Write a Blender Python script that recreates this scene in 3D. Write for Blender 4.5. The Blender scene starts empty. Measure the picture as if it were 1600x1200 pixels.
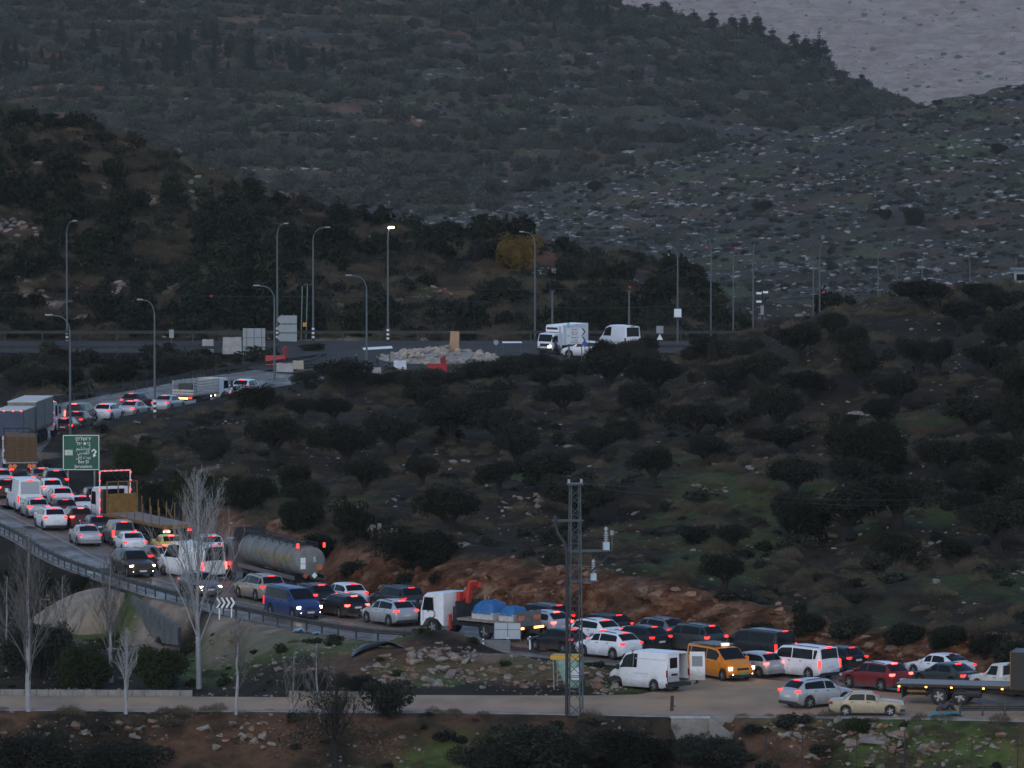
import bpy, bmesh, math, random
import numpy as np
from mathutils import Vector, Matrix
R = math.radians
random.seed(7); rng = np.random.default_rng(7)
sc = bpy.context.scene
COL = sc.collection

# ------------------------------------------------------------------ camera, sky, sun, exposure
F, CAMH, YH = 11000.0, 47.0, -160.0          # focal length in photo pixels, camera height, horizon row
PHI = math.atan((600 - YH) / F)
cam = bpy.data.cameras.new('camera'); camo = bpy.data.objects.new('camera', cam); COL.objects.link(camo)
cam.sensor_width = 36; cam.lens = 36 * F / 1600; cam.clip_start = 1; cam.clip_end = 20000
camo.location = (0, 0, CAMH); camo.rotation_euler = (R(90) - PHI, 0, 0)
sc.camera = camo
SUN_EL, SUN_AZ = 35, 195                       # dusk under thin cloud, soft last light from behind the camera
w = bpy.data.worlds.new('World'); sc.world = w; w.use_nodes = True
nt = w.node_tree; bg = nt.nodes['Background']
sky = nt.nodes.new('ShaderNodeTexSky'); sky.sky_type = 'NISHITA'; sky.sun_disc = False
sky.sun_elevation = R(SUN_EL); sky.sun_rotation = R(SUN_AZ); sky.air_density = 1.0; sky.dust_density = 1.0; sky.ozone_density = 3.5
nt.links.new(sky.outputs[0], bg.inputs[0]); bg.inputs[1].default_value = 0.13
sl = bpy.data.lights.new('sun', 'SUN'); sl.energy = 0.2; sl.angle = R(40); sl.color = (1, .90, .80)
so = bpy.data.objects.new('sun', sl); COL.objects.link(so); so.location = (-100, -100, 200)
sd = Vector((math.sin(R(SUN_AZ)) * math.cos(R(SUN_EL)), math.cos(R(SUN_AZ)) * math.cos(R(SUN_EL)), math.sin(R(SUN_EL))))
so.rotation_euler = sd.to_track_quat('Z', 'Y').to_euler()
sc.view_settings.view_transform = 'Standard'; sc.view_settings.look = 'None'
sc.view_settings.exposure = 0.42; sc.view_settings.gamma = 1; sc.view_settings.use_curve_mapping = False
sc.cycles.max_bounces = 5; sc.cycles.diffuse_bounces = 2; sc.cycles.glossy_bounces = 2; sc.cycles.transmission_bounces = 2
sc.cycles.volume_bounces = 0; sc.cycles.transparent_max_bounces = 8; sc.cycles.sample_clamp_indirect = 3
sc.cycles.use_denoising = True

# ------------------------------------------------------------------ pixel -> place on the ground
def ray(px, py):
    d = np.array([px - 800.0, F * math.cos(PHI) - (py - 600) * math.sin(PHI), -F * math.sin(PHI) - (py - 600) * math.cos(PHI)])
    return d / np.linalg.norm(d)
def G(px, py, z=0.0):
    d = ray(px, py); t = (z - CAMH) / d[2]
    return np.array([d[0] * t, d[1] * t])
def GP(pts): return np.array([G(*p) for p in pts])

# ------------------------------------------------------------------ noise and polylines
def _h(i, j, s):
    n = (i * 374761393 + j * 668265263 + s * 1442695041) & 0x7fffffff
    n = ((n ^ (n >> 13)) * 1274126177) & 0x7fffffff
    return ((n ^ (n >> 16)) & 0xffff) / 65535.0
def vn(x, y, s=0):
    x = np.asarray(x, float); y = np.asarray(y, float)
    xi = np.floor(x).astype(np.int64); yi = np.floor(y).astype(np.int64)
    u = x - xi; v = y - yi; u = u * u * (3 - 2 * u); v = v * v * (3 - 2 * v)
    a, b, c, d = _h(xi, yi, s), _h(xi + 1, yi, s), _h(xi, yi + 1, s), _h(xi + 1, yi + 1, s)
    return (a * (1 - u) + b * u) * (1 - v) + (c * (1 - u) + d * u) * v - .5
def fbm(x, y, s=0, o=4, g=.5):
    r = 0; a = 1.0
    for k in range(o):
        r = r + a * vn(x, y, s + k * 17); x = x * 2.03; y = y * 2.03; a *= g
    return r
def sst(a, b, x):
    t = np.clip((np.asarray(x, float) - a) / (b - a), 0, 1); return t * t * (3 - 2 * t)
def smooth_poly(p, n=3):
    p = np.asarray(p, float)
    for _ in range(n):
        q = np.empty((2 * len(p) - 2, 2)); q[0::2] = p[:-1] * .75 + p[1:] * .25; q[1::2] = p[:-1] * .25 + p[1:] * .75
        p = np.vstack([p[:1], q, p[-1:]])
    return p
def resample(p, n):
    s = np.r_[0, np.cumsum(np.linalg.norm(np.diff(p, axis=0), axis=1))]
    t = np.linspace(0, s[-1], n)
    return np.c_[np.interp(t, s, p[:, 0]), np.interp(t, s, p[:, 1])]
def pdist(X, Y, p, arc=False):
    best = np.full(np.shape(X), 1e9); ba = np.zeros(np.shape(X)); L = 0
    for a, b in zip(p[:-1], p[1:]):
        e = b - a; l2 = e @ e
        if l2 < 1e-9: continue
        t = np.clip(((X - a[0]) * e[0] + (Y - a[1]) * e[1]) / l2, 0, 1)
        d = np.hypot(X - a[0] - t * e[0], Y - a[1] - t * e[1])
        if arc:
            m = d < best; ba = np.where(m, L + t * math.sqrt(l2), ba)
        best = np.minimum(best, d); L += math.sqrt(l2)
    return (best, ba) if arc else best
def inside(X, Y, poly):
    r = np.zeros(np.shape(X), bool); n = len(poly)
    for i in range(n):
        x1, y1 = poly[i]; x2, y2 = poly[(i + 1) % n]
        if y1 == y2: continue
        c = ((y1 > Y) != (y2 > Y)) & (X < (x2 - x1) * (Y - y1) / (y2 - y1) + x1)
        r ^= c
    return r

# ------------------------------------------------------------------ roads in plan (edges read off the photograph at ground level)
IN = smooth_poly(GP([(1800, 1092), (1600, 1070), (1450, 1055), (1300, 1036), (1200, 1024), (1100, 1012), (1000, 1000), (900, 987), (800, 971), (700, 955),
    (600, 939), (520, 923), (450, 907), (380, 888), (320, 869), (270, 849), (220, 828), (180, 812), (145, 798), (118, 780), (95, 763), (75, 744), (62, 725),
    (60, 709), (75, 698), (100, 689), (140, 676), (200, 661), (260, 650), (320, 638), (380, 626), (450, 610), (520, 594), (560, 585)]), 2)
OUT = smooth_poly(GP([(1800, 1140), (1600, 1112), (1400, 1085), (1200, 1066), (1050, 1050), (900, 1034), (790, 1022), (665, 1007), (570, 1002), (515, 994), (466, 985),
    (420, 976), (360, 964), (300, 950), (231, 933), (203, 924), (149, 907), (100, 891), (59, 872), (27, 850), (-20, 826), (-70, 800), (-120, 768), (-150, 735),
    (-145, 700), (-90, 666), (0, 644), (88, 631), (150, 620), (250, 602), (330, 587), (400, 578), (470, 568), (520, 562)]), 2)
IN = resample(IN, 161); OUT = resample(OUT, 161)
LOWN = GP([(-300, 1110), (0, 1108), (400, 1110), (800, 1113), (1000, 1117), (1200, 1119), (1400, 1121), (1900, 1132)])
LOWF = GP([(-300, 1087), (0, 1087), (400, 1089), (620, 1090), (640, 1086), (900, 1087), (1000, 1085), (1060, 1072)])
APR = np.vstack([LOWN[::-1], LOWF, GP([(1050, 1046), (1200, 1060), (1400, 1079), (1600, 1106), (1900, 1130)])])
CEN = (IN + OUT) / 2
POLY_MAIN = np.vstack([IN, OUT[::-1]])
RBC = G(640, 566)                                # roundabout
FARN, FARF = 727.0, 747.0                        # far highway strip
ORCH = np.vstack([IN, np.array([(-14, 700), (-4, 706), (6, 718), (20, 724), (130, 724), (130, 405)])])
CREST_X = [-80, 8, 15, 23, 29, 38, 55, 90]; CREST_Z = [.6, .9, 2.6, 6.2, 8.0, 9.2, 10.5, 12]

def zt(X, Y):
    """height of the near ground"""
    X = np.asarray(X, float); Y = np.asarray(Y, float)
    n1 = fbm(X / 9, Y / 14, 3); n2 = fbm(X / 2.1, Y / 2.6, 9, 3)
    di, ai = pdist(X, Y, IN, True); do = pdist(X, Y, OUT)
    dl = np.minimum(pdist(X, Y, LOWN), pdist(X, Y, LOWF))
    rb = np.hypot((X - RBC[0]) / 1.0, (Y - RBC[1]) / 1.5)
    inm = inside(X, Y, POLY_MAIN); ina = inside(X, Y, APR); ino = inside(X, Y, ORCH)
    far = (Y > FARN - 2) & (Y < FARF + 2)
    on = inm | ina
    # the orchard inside the bend
    near = sst(0, 12, 140 - ai)                  # the cut bank follows the near arm
    hb = (2.5 + 1.0 * fbm(ai / 14, ai * 0, 5, 3)) * (0.35 + .65 * near)
    wdt = 3.4 + 16 * (1 - near)
    bank = hb * sst(.9, wdt + .6, di)
    rise = np.interp(X, CREST_X, CREST_Z) * sst(470, 640, Y) * (1 - sst(648, 716, Y))
    sag = 2.0 * sst(6, 60, di) * near * (1 - sst(560, 660, Y))
    fade = 1 - sst(650, 705, Y) * (1 - sst(14, 26, X))
    zo = (bank + sag) * (fade * .9 + .1 * (1 - sst(700, 722, Y))) * (1 - sst(690, 722, Y)) + rise + (n1 * 1.5 + n2 * .5) * sst(1, 6, di) * (1 - .8 * sst(690, 720, Y)) 
    # ground outside
    gw = 4.5 - 3.2 * sst(-34, -31, X) * sst(-19, -22, X) * sst(436, 440, Y)
    gul = -2.6 * sst(-13, -20, X) * np.clip(np.minimum((do - .6) / gw, (dl - .5) / 4.5), 0, 1) * (Y < 520) * (Y > 405)
    front = (Y < np.interp(X, LOWN[:, 0], LOWN[:, 1]))
    s = np.interp(X, LOWN[:, 0], LOWN[:, 1]) - Y
    wh = 7 - 5.6 * sst(9, 9.6, X) * sst(13.6, 11.8, X)
    zf = -(2.6 + 1.2 * n1) * sst(.4, wh, s) - np.clip(s - 6, 0, 200) * .035 + n2 * .5 * sst(.5, 3, s)
    zz = gul + (n1 * .55 + n2 * .3) * sst(.3, 4, np.minimum(do, dl))
    for (px, py, r, h) in MOUNDS:
        c = G(px, py); zz = zz + h * np.exp(-(((X - c[0]) / r) ** 2 + ((Y - c[1]) / (r * 1.3)) ** 2)) * sst(.2, 2.0, np.minimum(do, dl))
    zl = -.9 * sst(1, 9, do) + n1 * .8 * sst(1, 6, do) + n2 * .25
    z = np.where(ino, zo, np.where(front, zf, np.where(Y > 560, zl, zz)))
    z = np.where(on, -.07, np.where(far, -.07, z))
    z = np.where((rb < 17) & ~on, -.07, z)
    return z
MOUNDS = [(690, 1020, 3.6, 1.5), (640, 1045, 3.2, .9), (760, 1045, 3.0, .7), (845, 1050, 2.6, .4), (930, 1062, 2.5, .6), (560, 1035, 3.0, .3)]

def P(px, py, lo=385, hi=760):
    """where the line of sight through a photo pixel meets the ground"""
    d = ray(px, py); Ys = np.arange(lo, hi, .25); t = Ys / d[1]
    z = CAMH + d[2] * t; g = zt(d[0] * t, Ys); k = np.argmax(z <= g)
    if z[k] > g[k]: k = len(Ys) - 1
    return Vector((d[0] * t[k], Ys[k], g[k]))

# ------------------------------------------------------------------ materials
def mat(name, col, rough=.8, metal=0., var=0., scale=4., bump=0., emit=0., ecol=None, coat=0., spec=.5, rnd=0., col2=None):
    m = bpy.data.materials.get(name)
    if m: return m
    m = bpy.data.materials.new(name); m.use_nodes = True; n = m.node_tree; b = n.nodes['Principled BSDF']
    b.inputs['Base Color'].default_value = (*col, 1); b.inputs['Roughness'].default_value = rough; b.inputs['Metallic'].default_value = metal
    b.inputs['Coat Weight'].default_value = coat; b.inputs['Coat Roughness'].default_value = .08; b.inputs['Specular IOR Level'].default_value = spec
    if emit:
        b.inputs['Emission Color'].default_value = (*(ecol or col), 1); b.inputs['Emission Strength'].default_value = emit
    out = None
    if var or bump or col2:
        tc = n.nodes.new('ShaderNodeTexCoord'); nz = n.nodes.new('ShaderNodeTexNoise'); nz.inputs['Scale'].default_value = scale
        nz.inputs['Detail'].default_value = 5; nz.inputs['Roughness'].default_value = .65
        n.links.new(tc.outputs['Object'], nz.inputs['Vector'])
        if var or col2:
            rp = n.nodes.new('ShaderNodeValToRGB'); n.links.new(nz.outputs['Fac'], rp.inputs[0])
            rp.color_ramp.elements[0].position = .33; rp.color_ramp.elements[1].position = .67
            c2 = col2 or tuple(min(1, c * (1 + var)) for c in col); c1 = col if col2 else tuple(c * (1 - var) for c in col)
            rp.color_ramp.elements[0].color = (*c1, 1); rp.color_ramp.elements[1].color = (*c2, 1); out = rp.outputs[0]
            n.links.new(out, b.inputs['Base Color'])
        if bump:
            bp = n.nodes.new('ShaderNodeBump'); bp.inputs['Strength'].default_value = bump; bp.inputs['Distance'].default_value = .1
            n.links.new(nz.outputs['Fac'], bp.inputs['Height']); n.links.new(bp.outputs[0], b.inputs['Normal'])
    if rnd:
        oi = n.nodes.new('ShaderNodeObjectInfo'); hs = n.nodes.new('ShaderNodeHueSaturation'); mr = n.nodes.new('ShaderNodeMapRange')
        mr.inputs[3].default_value = 1 - rnd; mr.inputs[4].default_value = 1 + rnd
        n.links.new(oi.outputs['Random'], mr.inputs[0]); n.links.new(mr.outputs[0], hs.inputs['Value'])
        if out: n.links.new(out, hs.inputs['Color'])
        else: hs.inputs['Color'].default_value = (*col, 1)
        n.links.new(hs.outputs[0], b.inputs['Base Color'])
    return m

def ground_mat(name, base, alt, rock, rock_amt=.5, grass=(.055, .075, .02), sc_=1.0):
    """earth with patches, grit and scattered pale stone; colour attribute zone paints grass (r), dust (g), red earth (b)"""
    m = bpy.data.materials.new(name); m.use_nodes = True; n = m.node_tree; L = n.links; b = n.nodes['Principled BSDF']
    b.inputs['Roughness'].default_value = .95; b.inputs['Specular IOR Level'].default_value = .1
    ge = n.nodes.new('ShaderNodeNewGeometry')
    def noise(s, d=6, r=.65, st=(1, 1, 1)):
        mp = n.nodes.new('ShaderNodeMapping'); mp.inputs['Scale'].default_value = st; L.new(ge.outputs['Position'], mp.inputs[0])
        z = n.nodes.new('ShaderNodeTexNoise'); z.inputs['Scale'].default_value = s * sc_; z.inputs['Detail'].default_value = d; z.inputs['Roughness'].default_value = r
        L.new(mp.outputs[0], z.inputs['Vector']); return z.outputs['Fac']
    def ramp(f, a, c, p=(.4, .6)):
        r = n.nodes.new('ShaderNodeValToRGB'); L.new(f, r.inputs[0])
        r.color_ramp.elements[0].position, r.color_ramp.elements[1].position = p
        r.color_ramp.elements[0].color = (*a, 1); r.color_ramp.elements[1].color = (*c, 1); return r.outputs[0]
    def mix(f, a, c):
        x = n.nodes.new('ShaderNodeMix'); x.data_type = 'RGBA'; L.new(f, x.inputs[0]); L.new(a, x.inputs[6])
        if isinstance(c, tuple): x.inputs[7].default_value = (*c, 1)
        else: L.new(c, x.inputs[7])
        return x.outputs[2]
    c = ramp(noise(.22), base, alt)
    c = mix(ramp(noise(2.6, 6, .8), (0, 0, 0), (.75, .75, .75), (.42, .66)), c, tuple(v * .35 for v in base))
    at = n.nodes.new('ShaderNodeAttribute'); at.attribute_name = 'zone'; sp = n.nodes.new('ShaderNodeSeparateColor'); L.new(at.outputs['Color'], sp.inputs[0])
    gr = ramp(noise(1.2, 5), grass, tuple(v * 1.9 for v in grass), (.35, .7))
    c = mix(sp.outputs[0], c, gr)
    c = mix(sp.outputs[1], c, ramp(noise(.7, 5), (.22, .165, .12), (.31, .25, .19)))
    c = mix(sp.outputs[2], c, ramp(noise(.8, 6, .7), (.10, .045, .024), (.24, .13, .075), (.35, .65)))
    st = ramp(noise(1.1, 5, .75, (1, .6, 1)), (0, 0, 0), (rock_amt,) * 3, (.62, .70))
    c = mix(st, c, rock)
    L.new(c, b.inputs['Base Color'])
    bp = n.nodes.new('ShaderNodeBump'); bp.inputs['Strength'].default_value = .8; bp.inputs['Distance'].default_value = .25
    L.new(noise(1.6, 6, .7), bp.inputs['Height']); L.new(bp.outputs[0], b.inputs['Normal'])
    return m

# ------------------------------------------------------------------ mesh helpers
def link(o): COL.objects.link(o); return o
def mesh_obj(name, v, f, m=None, parent=None, smooth=False):
    me = bpy.data.meshes.new(name); me.from_pydata([tuple(p) for p in v], [], f); me.update()
    if smooth: me.shade_smooth()
    if m: me.materials.append(m)
    o = link(bpy.data.objects.new(name, me)); o.parent = parent; return o
def fast_mesh(name, v, f):
    """v (n,3) array, f (m,k) array"""
    me = bpy.data.meshes.new(name); v = np.ascontiguousarray(v, np.float32); f = np.ascontiguousarray(f, np.int32); k = f.shape[1]
    me.vertices.add(len(v)); me.vertices.foreach_set('co', v.ravel()); me.loops.add(f.size); me.loops.foreach_set('vertex_index', f.ravel())
    me.polygons.add(len(f)); me.polygons.foreach_set('loop_start', np.arange(0, f.size, k, dtype=np.int32))
    me.update(calc_edges=True); return me
def tag(o, label=None, cat=None, group=None, kind=None):
    if label: o['label'] = label
    if cat: o['category'] = cat
    if group: o['group'] = group
    if kind: o['kind'] = kind
    return o
def empty(name, loc=(0, 0, 0), rz=0, label=None, cat=None, group=None):
    o = link(bpy.data.objects.new(name, None)); o.location = loc; o.rotation_euler = (0, 0, rz); o.empty_display_size = .3
    return tag(o, label, cat, group)
def copy_tree(o, parent=None):
    c = link(o.copy()); c.parent = parent
    for ch in KIDS.get(o.name, []) if False else list(o.children): copy_tree(ch, c)
    return c
class MB:
    """collects simple solids into one mesh"""
    def __init__(s): s.v = []; s.f = []
    def add(s, v, f):
        k = len(s.v); s.v += [tuple(p) for p in v]; s.f += [tuple(i + k for i in q) for q in f]; return s
    def box(s, c, d, rz=0., ry=0., rx=0., taper=1.):
        hx, hy, hz = d[0] / 2, d[1] / 2, d[2] / 2
        v = [(-hx, -hy, -hz), (hx, -hy, -hz), (hx, hy, -hz), (-hx, hy, -hz), (-hx * taper, -hy * taper, hz), (hx * taper, -hy * taper, hz), (hx * taper, hy * taper, hz), (-hx * taper, hy * taper, hz)]
        M = Matrix.Translation(c) @ Matrix.Rotation(rz, 4, 'Z') @ Matrix.Rotation(ry, 4, 'Y') @ Matrix.Rotation(rx, 4, 'X')
        return s.add([M @ Vector(p) for p in v], [(0, 3, 2, 1), (4, 5, 6, 7), (0, 1, 5, 4), (1, 2, 6, 5), (2, 3, 7, 6), (3, 0, 4, 7)])
    def tube(s, pts, r, n=6, cap=True):
        pts = [Vector(p) for p in pts]; m = len(pts); r = [r] * m if not hasattr(r, '__len__') else list(r)
        v = []
        for i, p in enumerate(pts):
            t = (pts[min(i + 1, m - 1)] - pts[max(i - 1, 0)]).normalized()
            a = t.cross(Vector((0, 0, 1)) if abs(t.z) < .9 else Vector((1, 0, 0))).normalized(); b = t.cross(a)
            for k in range(n):
                q = 2 * math.pi * k / n; v.append(p + (a * math.cos(q) + b * math.sin(q)) * r[i])
        f = [(i * n + k, i * n + (k + 1) % n, (i + 1) * n + (k + 1) % n, (i + 1) * n + k) for i in range(m - 1) for k in range(n)]
        if cap: f += [tuple(range(n))[::-1], tuple(range((m - 1) * n, m * n))]
        return s.add(v, f)
    def prism(s, prof, y0, y1):
        """profile in x,z pushed along y"""
        n = len(prof); v = [(x, y0, z) for x, z in prof] + [(x, y1, z) for x, z in prof]
        return s.add(v, [tuple(range(n)), tuple(range(2 * n - 1, n - 1, -1))] + [(k, n + k, n + (k + 1) % n, (k + 1) % n) for k in range(n)])
    def me(s, name, m=None, smooth=0.):
        me = bpy.data.meshes.new(name); me.from_pydata(s.v, [], s.f); 
        bm = bmesh.new(); bm.from_mesh(me); bmesh.ops.recalc_face_normals(bm, faces=bm.faces); bm.to_mesh(me); bm.free()
        if smooth:
            me.shade_smooth(); me.set_sharp_from_angle(angle=R(smooth))
        if m: me.materials.append(m)
        return me
    def build(s, name, m=None, parent=None, smooth=0., loc=None):
        o = link(bpy.data.objects.new(name, s.me(name, m, smooth))); o.parent = parent
        if loc is not None: o.location = loc
        return o

# ------------------------------------------------------------------ near ground
def grid_mesh(name, xs_of_row, ys, zf):
    ny = len(ys); nx = len(xs_of_row(ys[0])); X = np.array([xs_of_row(y) for y in ys]); Y = np.repeat(np.asarray(ys)[:, None], nx, 1)
    Z = zf(X, Y); v = np.c_[X.ravel(), Y.ravel(), Z.ravel()]
    i = np.arange(ny * nx).reshape(ny, nx); f = np.stack([i[:-1, :-1], i[:-1, 1:], i[1:, 1:], i[1:, :-1]], -1).reshape(-1, 4)
    me = fast_mesh(name, v, f); me.shade_smooth(); return me, X, Y, Z
def set_zone(me, r, g, b):
    a = me.attributes.new('zone', 'FLOAT_COLOR', 'POINT')
    a.data.foreach_set('color', np.stack([r.ravel(), g.ravel(), b.ravel(), np.ones(r.size)], 1).astype(np.float32).ravel())
ys = np.r_[np.arange(300, 384, 3.), np.arange(384, 520, .62), np.arange(520, 600, 1.1), np.arange(600, 775, 1.8)]
me, X, Y, Z = grid_mesh('ground', lambda y: np.linspace(-85, 85, 300), ys, zt)
di, ai = pdist(X, Y, IN, True); do = pdist(X, Y, OUT); ino = inside(X, Y, ORCH)
n1 = fbm(X / 5, Y / 8, 31); n2 = fbm(X / 1.7, Y / 2.5, 37)
def blob(px, py, rx, ry, jit=.5):
    c = G(px, py); return sst(1.25, .65, np.hypot((X - c[0]) / rx, (Y - c[1]) / ry) + n1 * jit)
gz = np.zeros_like(X)
for a in [(470, 1005, 4.5, 9), (560, 1015, 4, 7), (300, 985, 3.5, 7), (150, 935, 3, 6), (710, 1140, 6, 6), (800, 1150, 5, 6), (1460, 1140, 5, 5), (1560, 1150, 5, 6), (1220, 1120, 3, 3.5),
          (400, 1000, 3, 8), (820, 1050, 4, 6), (700, 1060, 4, 5), (60, 1190, 5, 4), (400, 1180, 4, 4), (950, 1060, 4, 6)]:
    gz = np.maximum(gz, blob(*a))
band = sst(.0, .25, fbm(X / 7, Y / 12, 41) + .1) * ino * (Y < 560) * sst(4, 8, di)
gz = np.clip(gz * .9 + band * .45, 0, 1) * sst(-.35, .1, n2 + .2)
dz = np.maximum.reduce([blob(430, 985, 2.2, 10, .3), blob(370, 970, 2.5, 8, .3), blob(500, 1003, 2.5, 5, .3), blob(255, 948, 3, 6, .4), blob(780, 1040, 2.5, 4)]) 
dz = np.maximum(dz, .55 * sst(.22, .4, n1) * (Y > 560) * (X < -20))
bk = ino * sst(0, .6, di) * (1 - sst(3.4, 5.5, di + n1 * 2.5)) * sst(20, 40, 150 - ai)
fr = (Y < np.interp(X, LOWN[:, 0], LOWN[:, 1])) * sst(-.05, .2, n1 + .02)
rz_ = np.clip(np.maximum.reduce([bk, fr * .5, blob(620, 1045, 5, 8) * .5, blob(820, 1058, 5, 6) * .5, blob(740, 1015, 3, 5) * .8]), 0, 1)
set_zone(me, gz, np.clip(dz, 0, 1) * (1 - gz * .5), rz_)
me.materials.append(ground_mat('earth', (.022, .0175, .0105), (.041, .032, .0195), (.28, .25, .22), .4))
ground = link(bpy.data.objects.new('ground', me)); tag(ground, 'dark winter earth with grass and loose stone round the road', kind='structure')

# ------------------------------------------------------------------ hills
def hill(name, label, crest, dc, db, dback, zback, m, zone=None, terr=0., amp=1., nr=170, nc=240, xw=1.35, seed=0, s_pow=1.0, rd=1.0, ns=1.0, zbase=-1.4):
    """crest: photo points of the skyline, placed dc metres away; the slope starts db metres away"""
    cx = []; cz = []
    for px, py in crest:
        d = ray(px, py); t = dc / d[1]; cx.append(d[0] * t); cz.append(CAMH + d[2] * t)
    yy = np.r_[np.linspace(db, dc, nr), np.linspace(dc, dback, 24)[1:]]
    half = 800 / F * xw
    def zf(X, Y):
        zc = np.interp(X * dc / np.maximum(Y, 1), cx, cz)
        t = np.clip((Y - db) / (dc - db), 0, 1); u = np.clip((Y - dc) / (dback - dc), 0, 1)
        s = np.sin(t * math.pi / 2) ** 1.0 * (1 - s_pow) + t * s_pow
        z = zbase + (zc - zbase) * s + amp * (fbm(X / 22 / ns, Y / 30 / ns, seed + 60, 4) * 1.6 + fbm(X / 4 / ns, Y / 6 / ns, seed + 70, 3) * .35) * np.minimum(1, t * 4) * (1 - .55 * sst(.8, 1, t))
        if terr:
            k = z / terr + fbm(X / 40 / ns, Y / 40 / ns, seed + 5) * .8; fr_ = k - np.floor(k)
            z = z + terr * .55 * (sst(.0, .22, fr_) - fr_)
        return z * (1 - u) + zback * u
    me, X, Y, Z = grid_mesh(name, lambda y: np.linspace(-half * y, half * y, nc), yy, zf)
    r = np.clip(fbm(X / 9 / ns, Y / 20 / ns, seed + 81) * .8 + .02, 0, .4); b = np.clip(fbm(X / 20 / ns, Y / 7 / ns, seed + 91, 4) * 2.6 - .42, 0, .7) * rd
    g = np.zeros_like(r) if zone is None else zone(X, Y, Z)
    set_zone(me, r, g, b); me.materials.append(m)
    o = link(bpy.data.objects.new(name, me)); tag(o, label, kind='structure'); o['zf'] = 0
    del o['zf']; return o, zf
H1, z1 = hill('hill_left', 'dark scrubby hillside behind the far highway', [(-700, 60), (-200, 120), (0, 170), (150, 200), (300, 255), (430, 303), (600, 343), (800, 375), (950, 402), (1050, 430), (1150, 480), (2400, 520)], 890, 752, 1250, -54,
    ground_mat('hill_earth', (.028, .022, .016), (.05, .039, .028), (.24, .2, .17), .5), lambda X, Y, Z: .75 * sst(.38, .55, fbm(X / 10, Y / 9, 333)), terr=2.2, amp=1.3, seed=1, xw=1.5)
H2, z2 = hill('hill_right', 'rocky limestone slope dotted with boulders', [(-900, 345), (600, 330), (750, 318), (850, 300), (1000, 268), (1200, 215), (1400, 172), (1600, 132), (2400, 40)], 2100, 1450, 2400, -70,
    ground_mat('rocky_earth', (.042, .038, .029), (.075, .067, .053), (.30, .285, .26), .8, sc_=.42), terr=2.8, amp=1.6, seed=2, xw=1.5, rd=.35, ns=1.9, zbase=-52)
H3, z3 = hill('hill_back', 'terraced wooded hill rising out of the frame', [(-900, -140), (0, -100), (400, -75), (700, -45), (930, 4), (1040, 24), (1130, 50), (1200, 72), (1300, 118), (1400, 160), (1480, 190), (2400, 260)], 2900, 2000, 3400, -110,
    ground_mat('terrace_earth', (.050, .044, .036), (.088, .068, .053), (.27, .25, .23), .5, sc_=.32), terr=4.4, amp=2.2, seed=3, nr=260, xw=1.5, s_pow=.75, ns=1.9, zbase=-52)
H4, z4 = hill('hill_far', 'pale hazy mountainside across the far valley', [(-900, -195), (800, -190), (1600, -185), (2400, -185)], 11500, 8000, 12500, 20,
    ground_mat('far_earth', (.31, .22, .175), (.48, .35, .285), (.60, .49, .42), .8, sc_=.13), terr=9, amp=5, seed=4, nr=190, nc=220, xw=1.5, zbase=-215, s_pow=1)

# ------------------------------------------------------------------ roads
def asphalt(name, c1, c2, tint, r0, r1):
    m = bpy.data.materials.new(name); m.use_nodes = True; n = m.node_tree; L = n.links; b = n.nodes['Principled BSDF']; b.inputs['Specular IOR Level'].default_value = .22
    ge = n.nodes.new('ShaderNodeNewGeometry')
    def nz(s, st, d=5):
        mp = n.nodes.new('ShaderNodeMapping'); mp.inputs['Scale'].default_value = st; L.new(ge.outputs['Position'], mp.inputs[0])
        z = n.nodes.new('ShaderNodeTexNoise'); z.inputs['Scale'].default_value = s; z.inputs['Detail'].default_value = d; z.inputs['Roughness'].default_value = .6
        L.new(mp.outputs[0], z.inputs['Vector']); return z.outputs['Fac']
    def ramp(f, a, c, p):
        r = n.nodes.new('ShaderNodeValToRGB'); L.new(f, r.inputs[0]); r.color_ramp.elements[0].position, r.color_ramp.elements[1].position = p
        r.color_ramp.elements[0].color = (*a, 1); r.color_ramp.elements[1].color = (*c, 1); return r.outputs[0]
    a = ramp(nz(.35, (1, .5, 1)), c1, c2, (.35, .65)); x = n.nodes.new('ShaderNodeMix'); x.data_type = 'RGBA'
    L.new(ramp(nz(.16, (1, 1, 1), 4), (0, 0, 0), (.8, .8, .8), (.48, .66)), x.inputs[0]); L.new(a, x.inputs[6]); x.inputs[7].default_value = (*tint, 1)
    L.new(x.outputs[2], b.inputs['Base Color'])
    r = n.nodes.new('ShaderNodeMapRange'); L.new(nz(.5, (1, .4, 1), 4), r.inputs[0]); r.inputs[1].default_value = .35; r.inputs[2].default_value = .65
    r.inputs[3].default_value = r0; r.inputs[4].default_value = r1; L.new(r.outputs[0], b.inputs['Roughness'])
    bp = n.nodes.new('ShaderNodeBump'); bp.inputs['Strength'].default_value = .25; bp.inputs['Distance'].default_value = .02
    L.new(nz(9, (1, 1, 1), 3), bp.inputs['Height']); L.new(bp.outputs[0], b.inputs['Normal']); return m
M_ASPH = asphalt('asphalt', (.115, .093, .068), (.175, .143, .104), (.235, .188, .130), .36, .8)
M_FARASPH = asphalt('worn_asphalt', (.034, .030, .025), (.046, .040, .033), (.065, .053, .041), .8, .95)
M_DUST = asphalt('dusty_asphalt', (.26, .182, .112), (.38, .26, .152), (.45, .285, .16), .7, .9)
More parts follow.
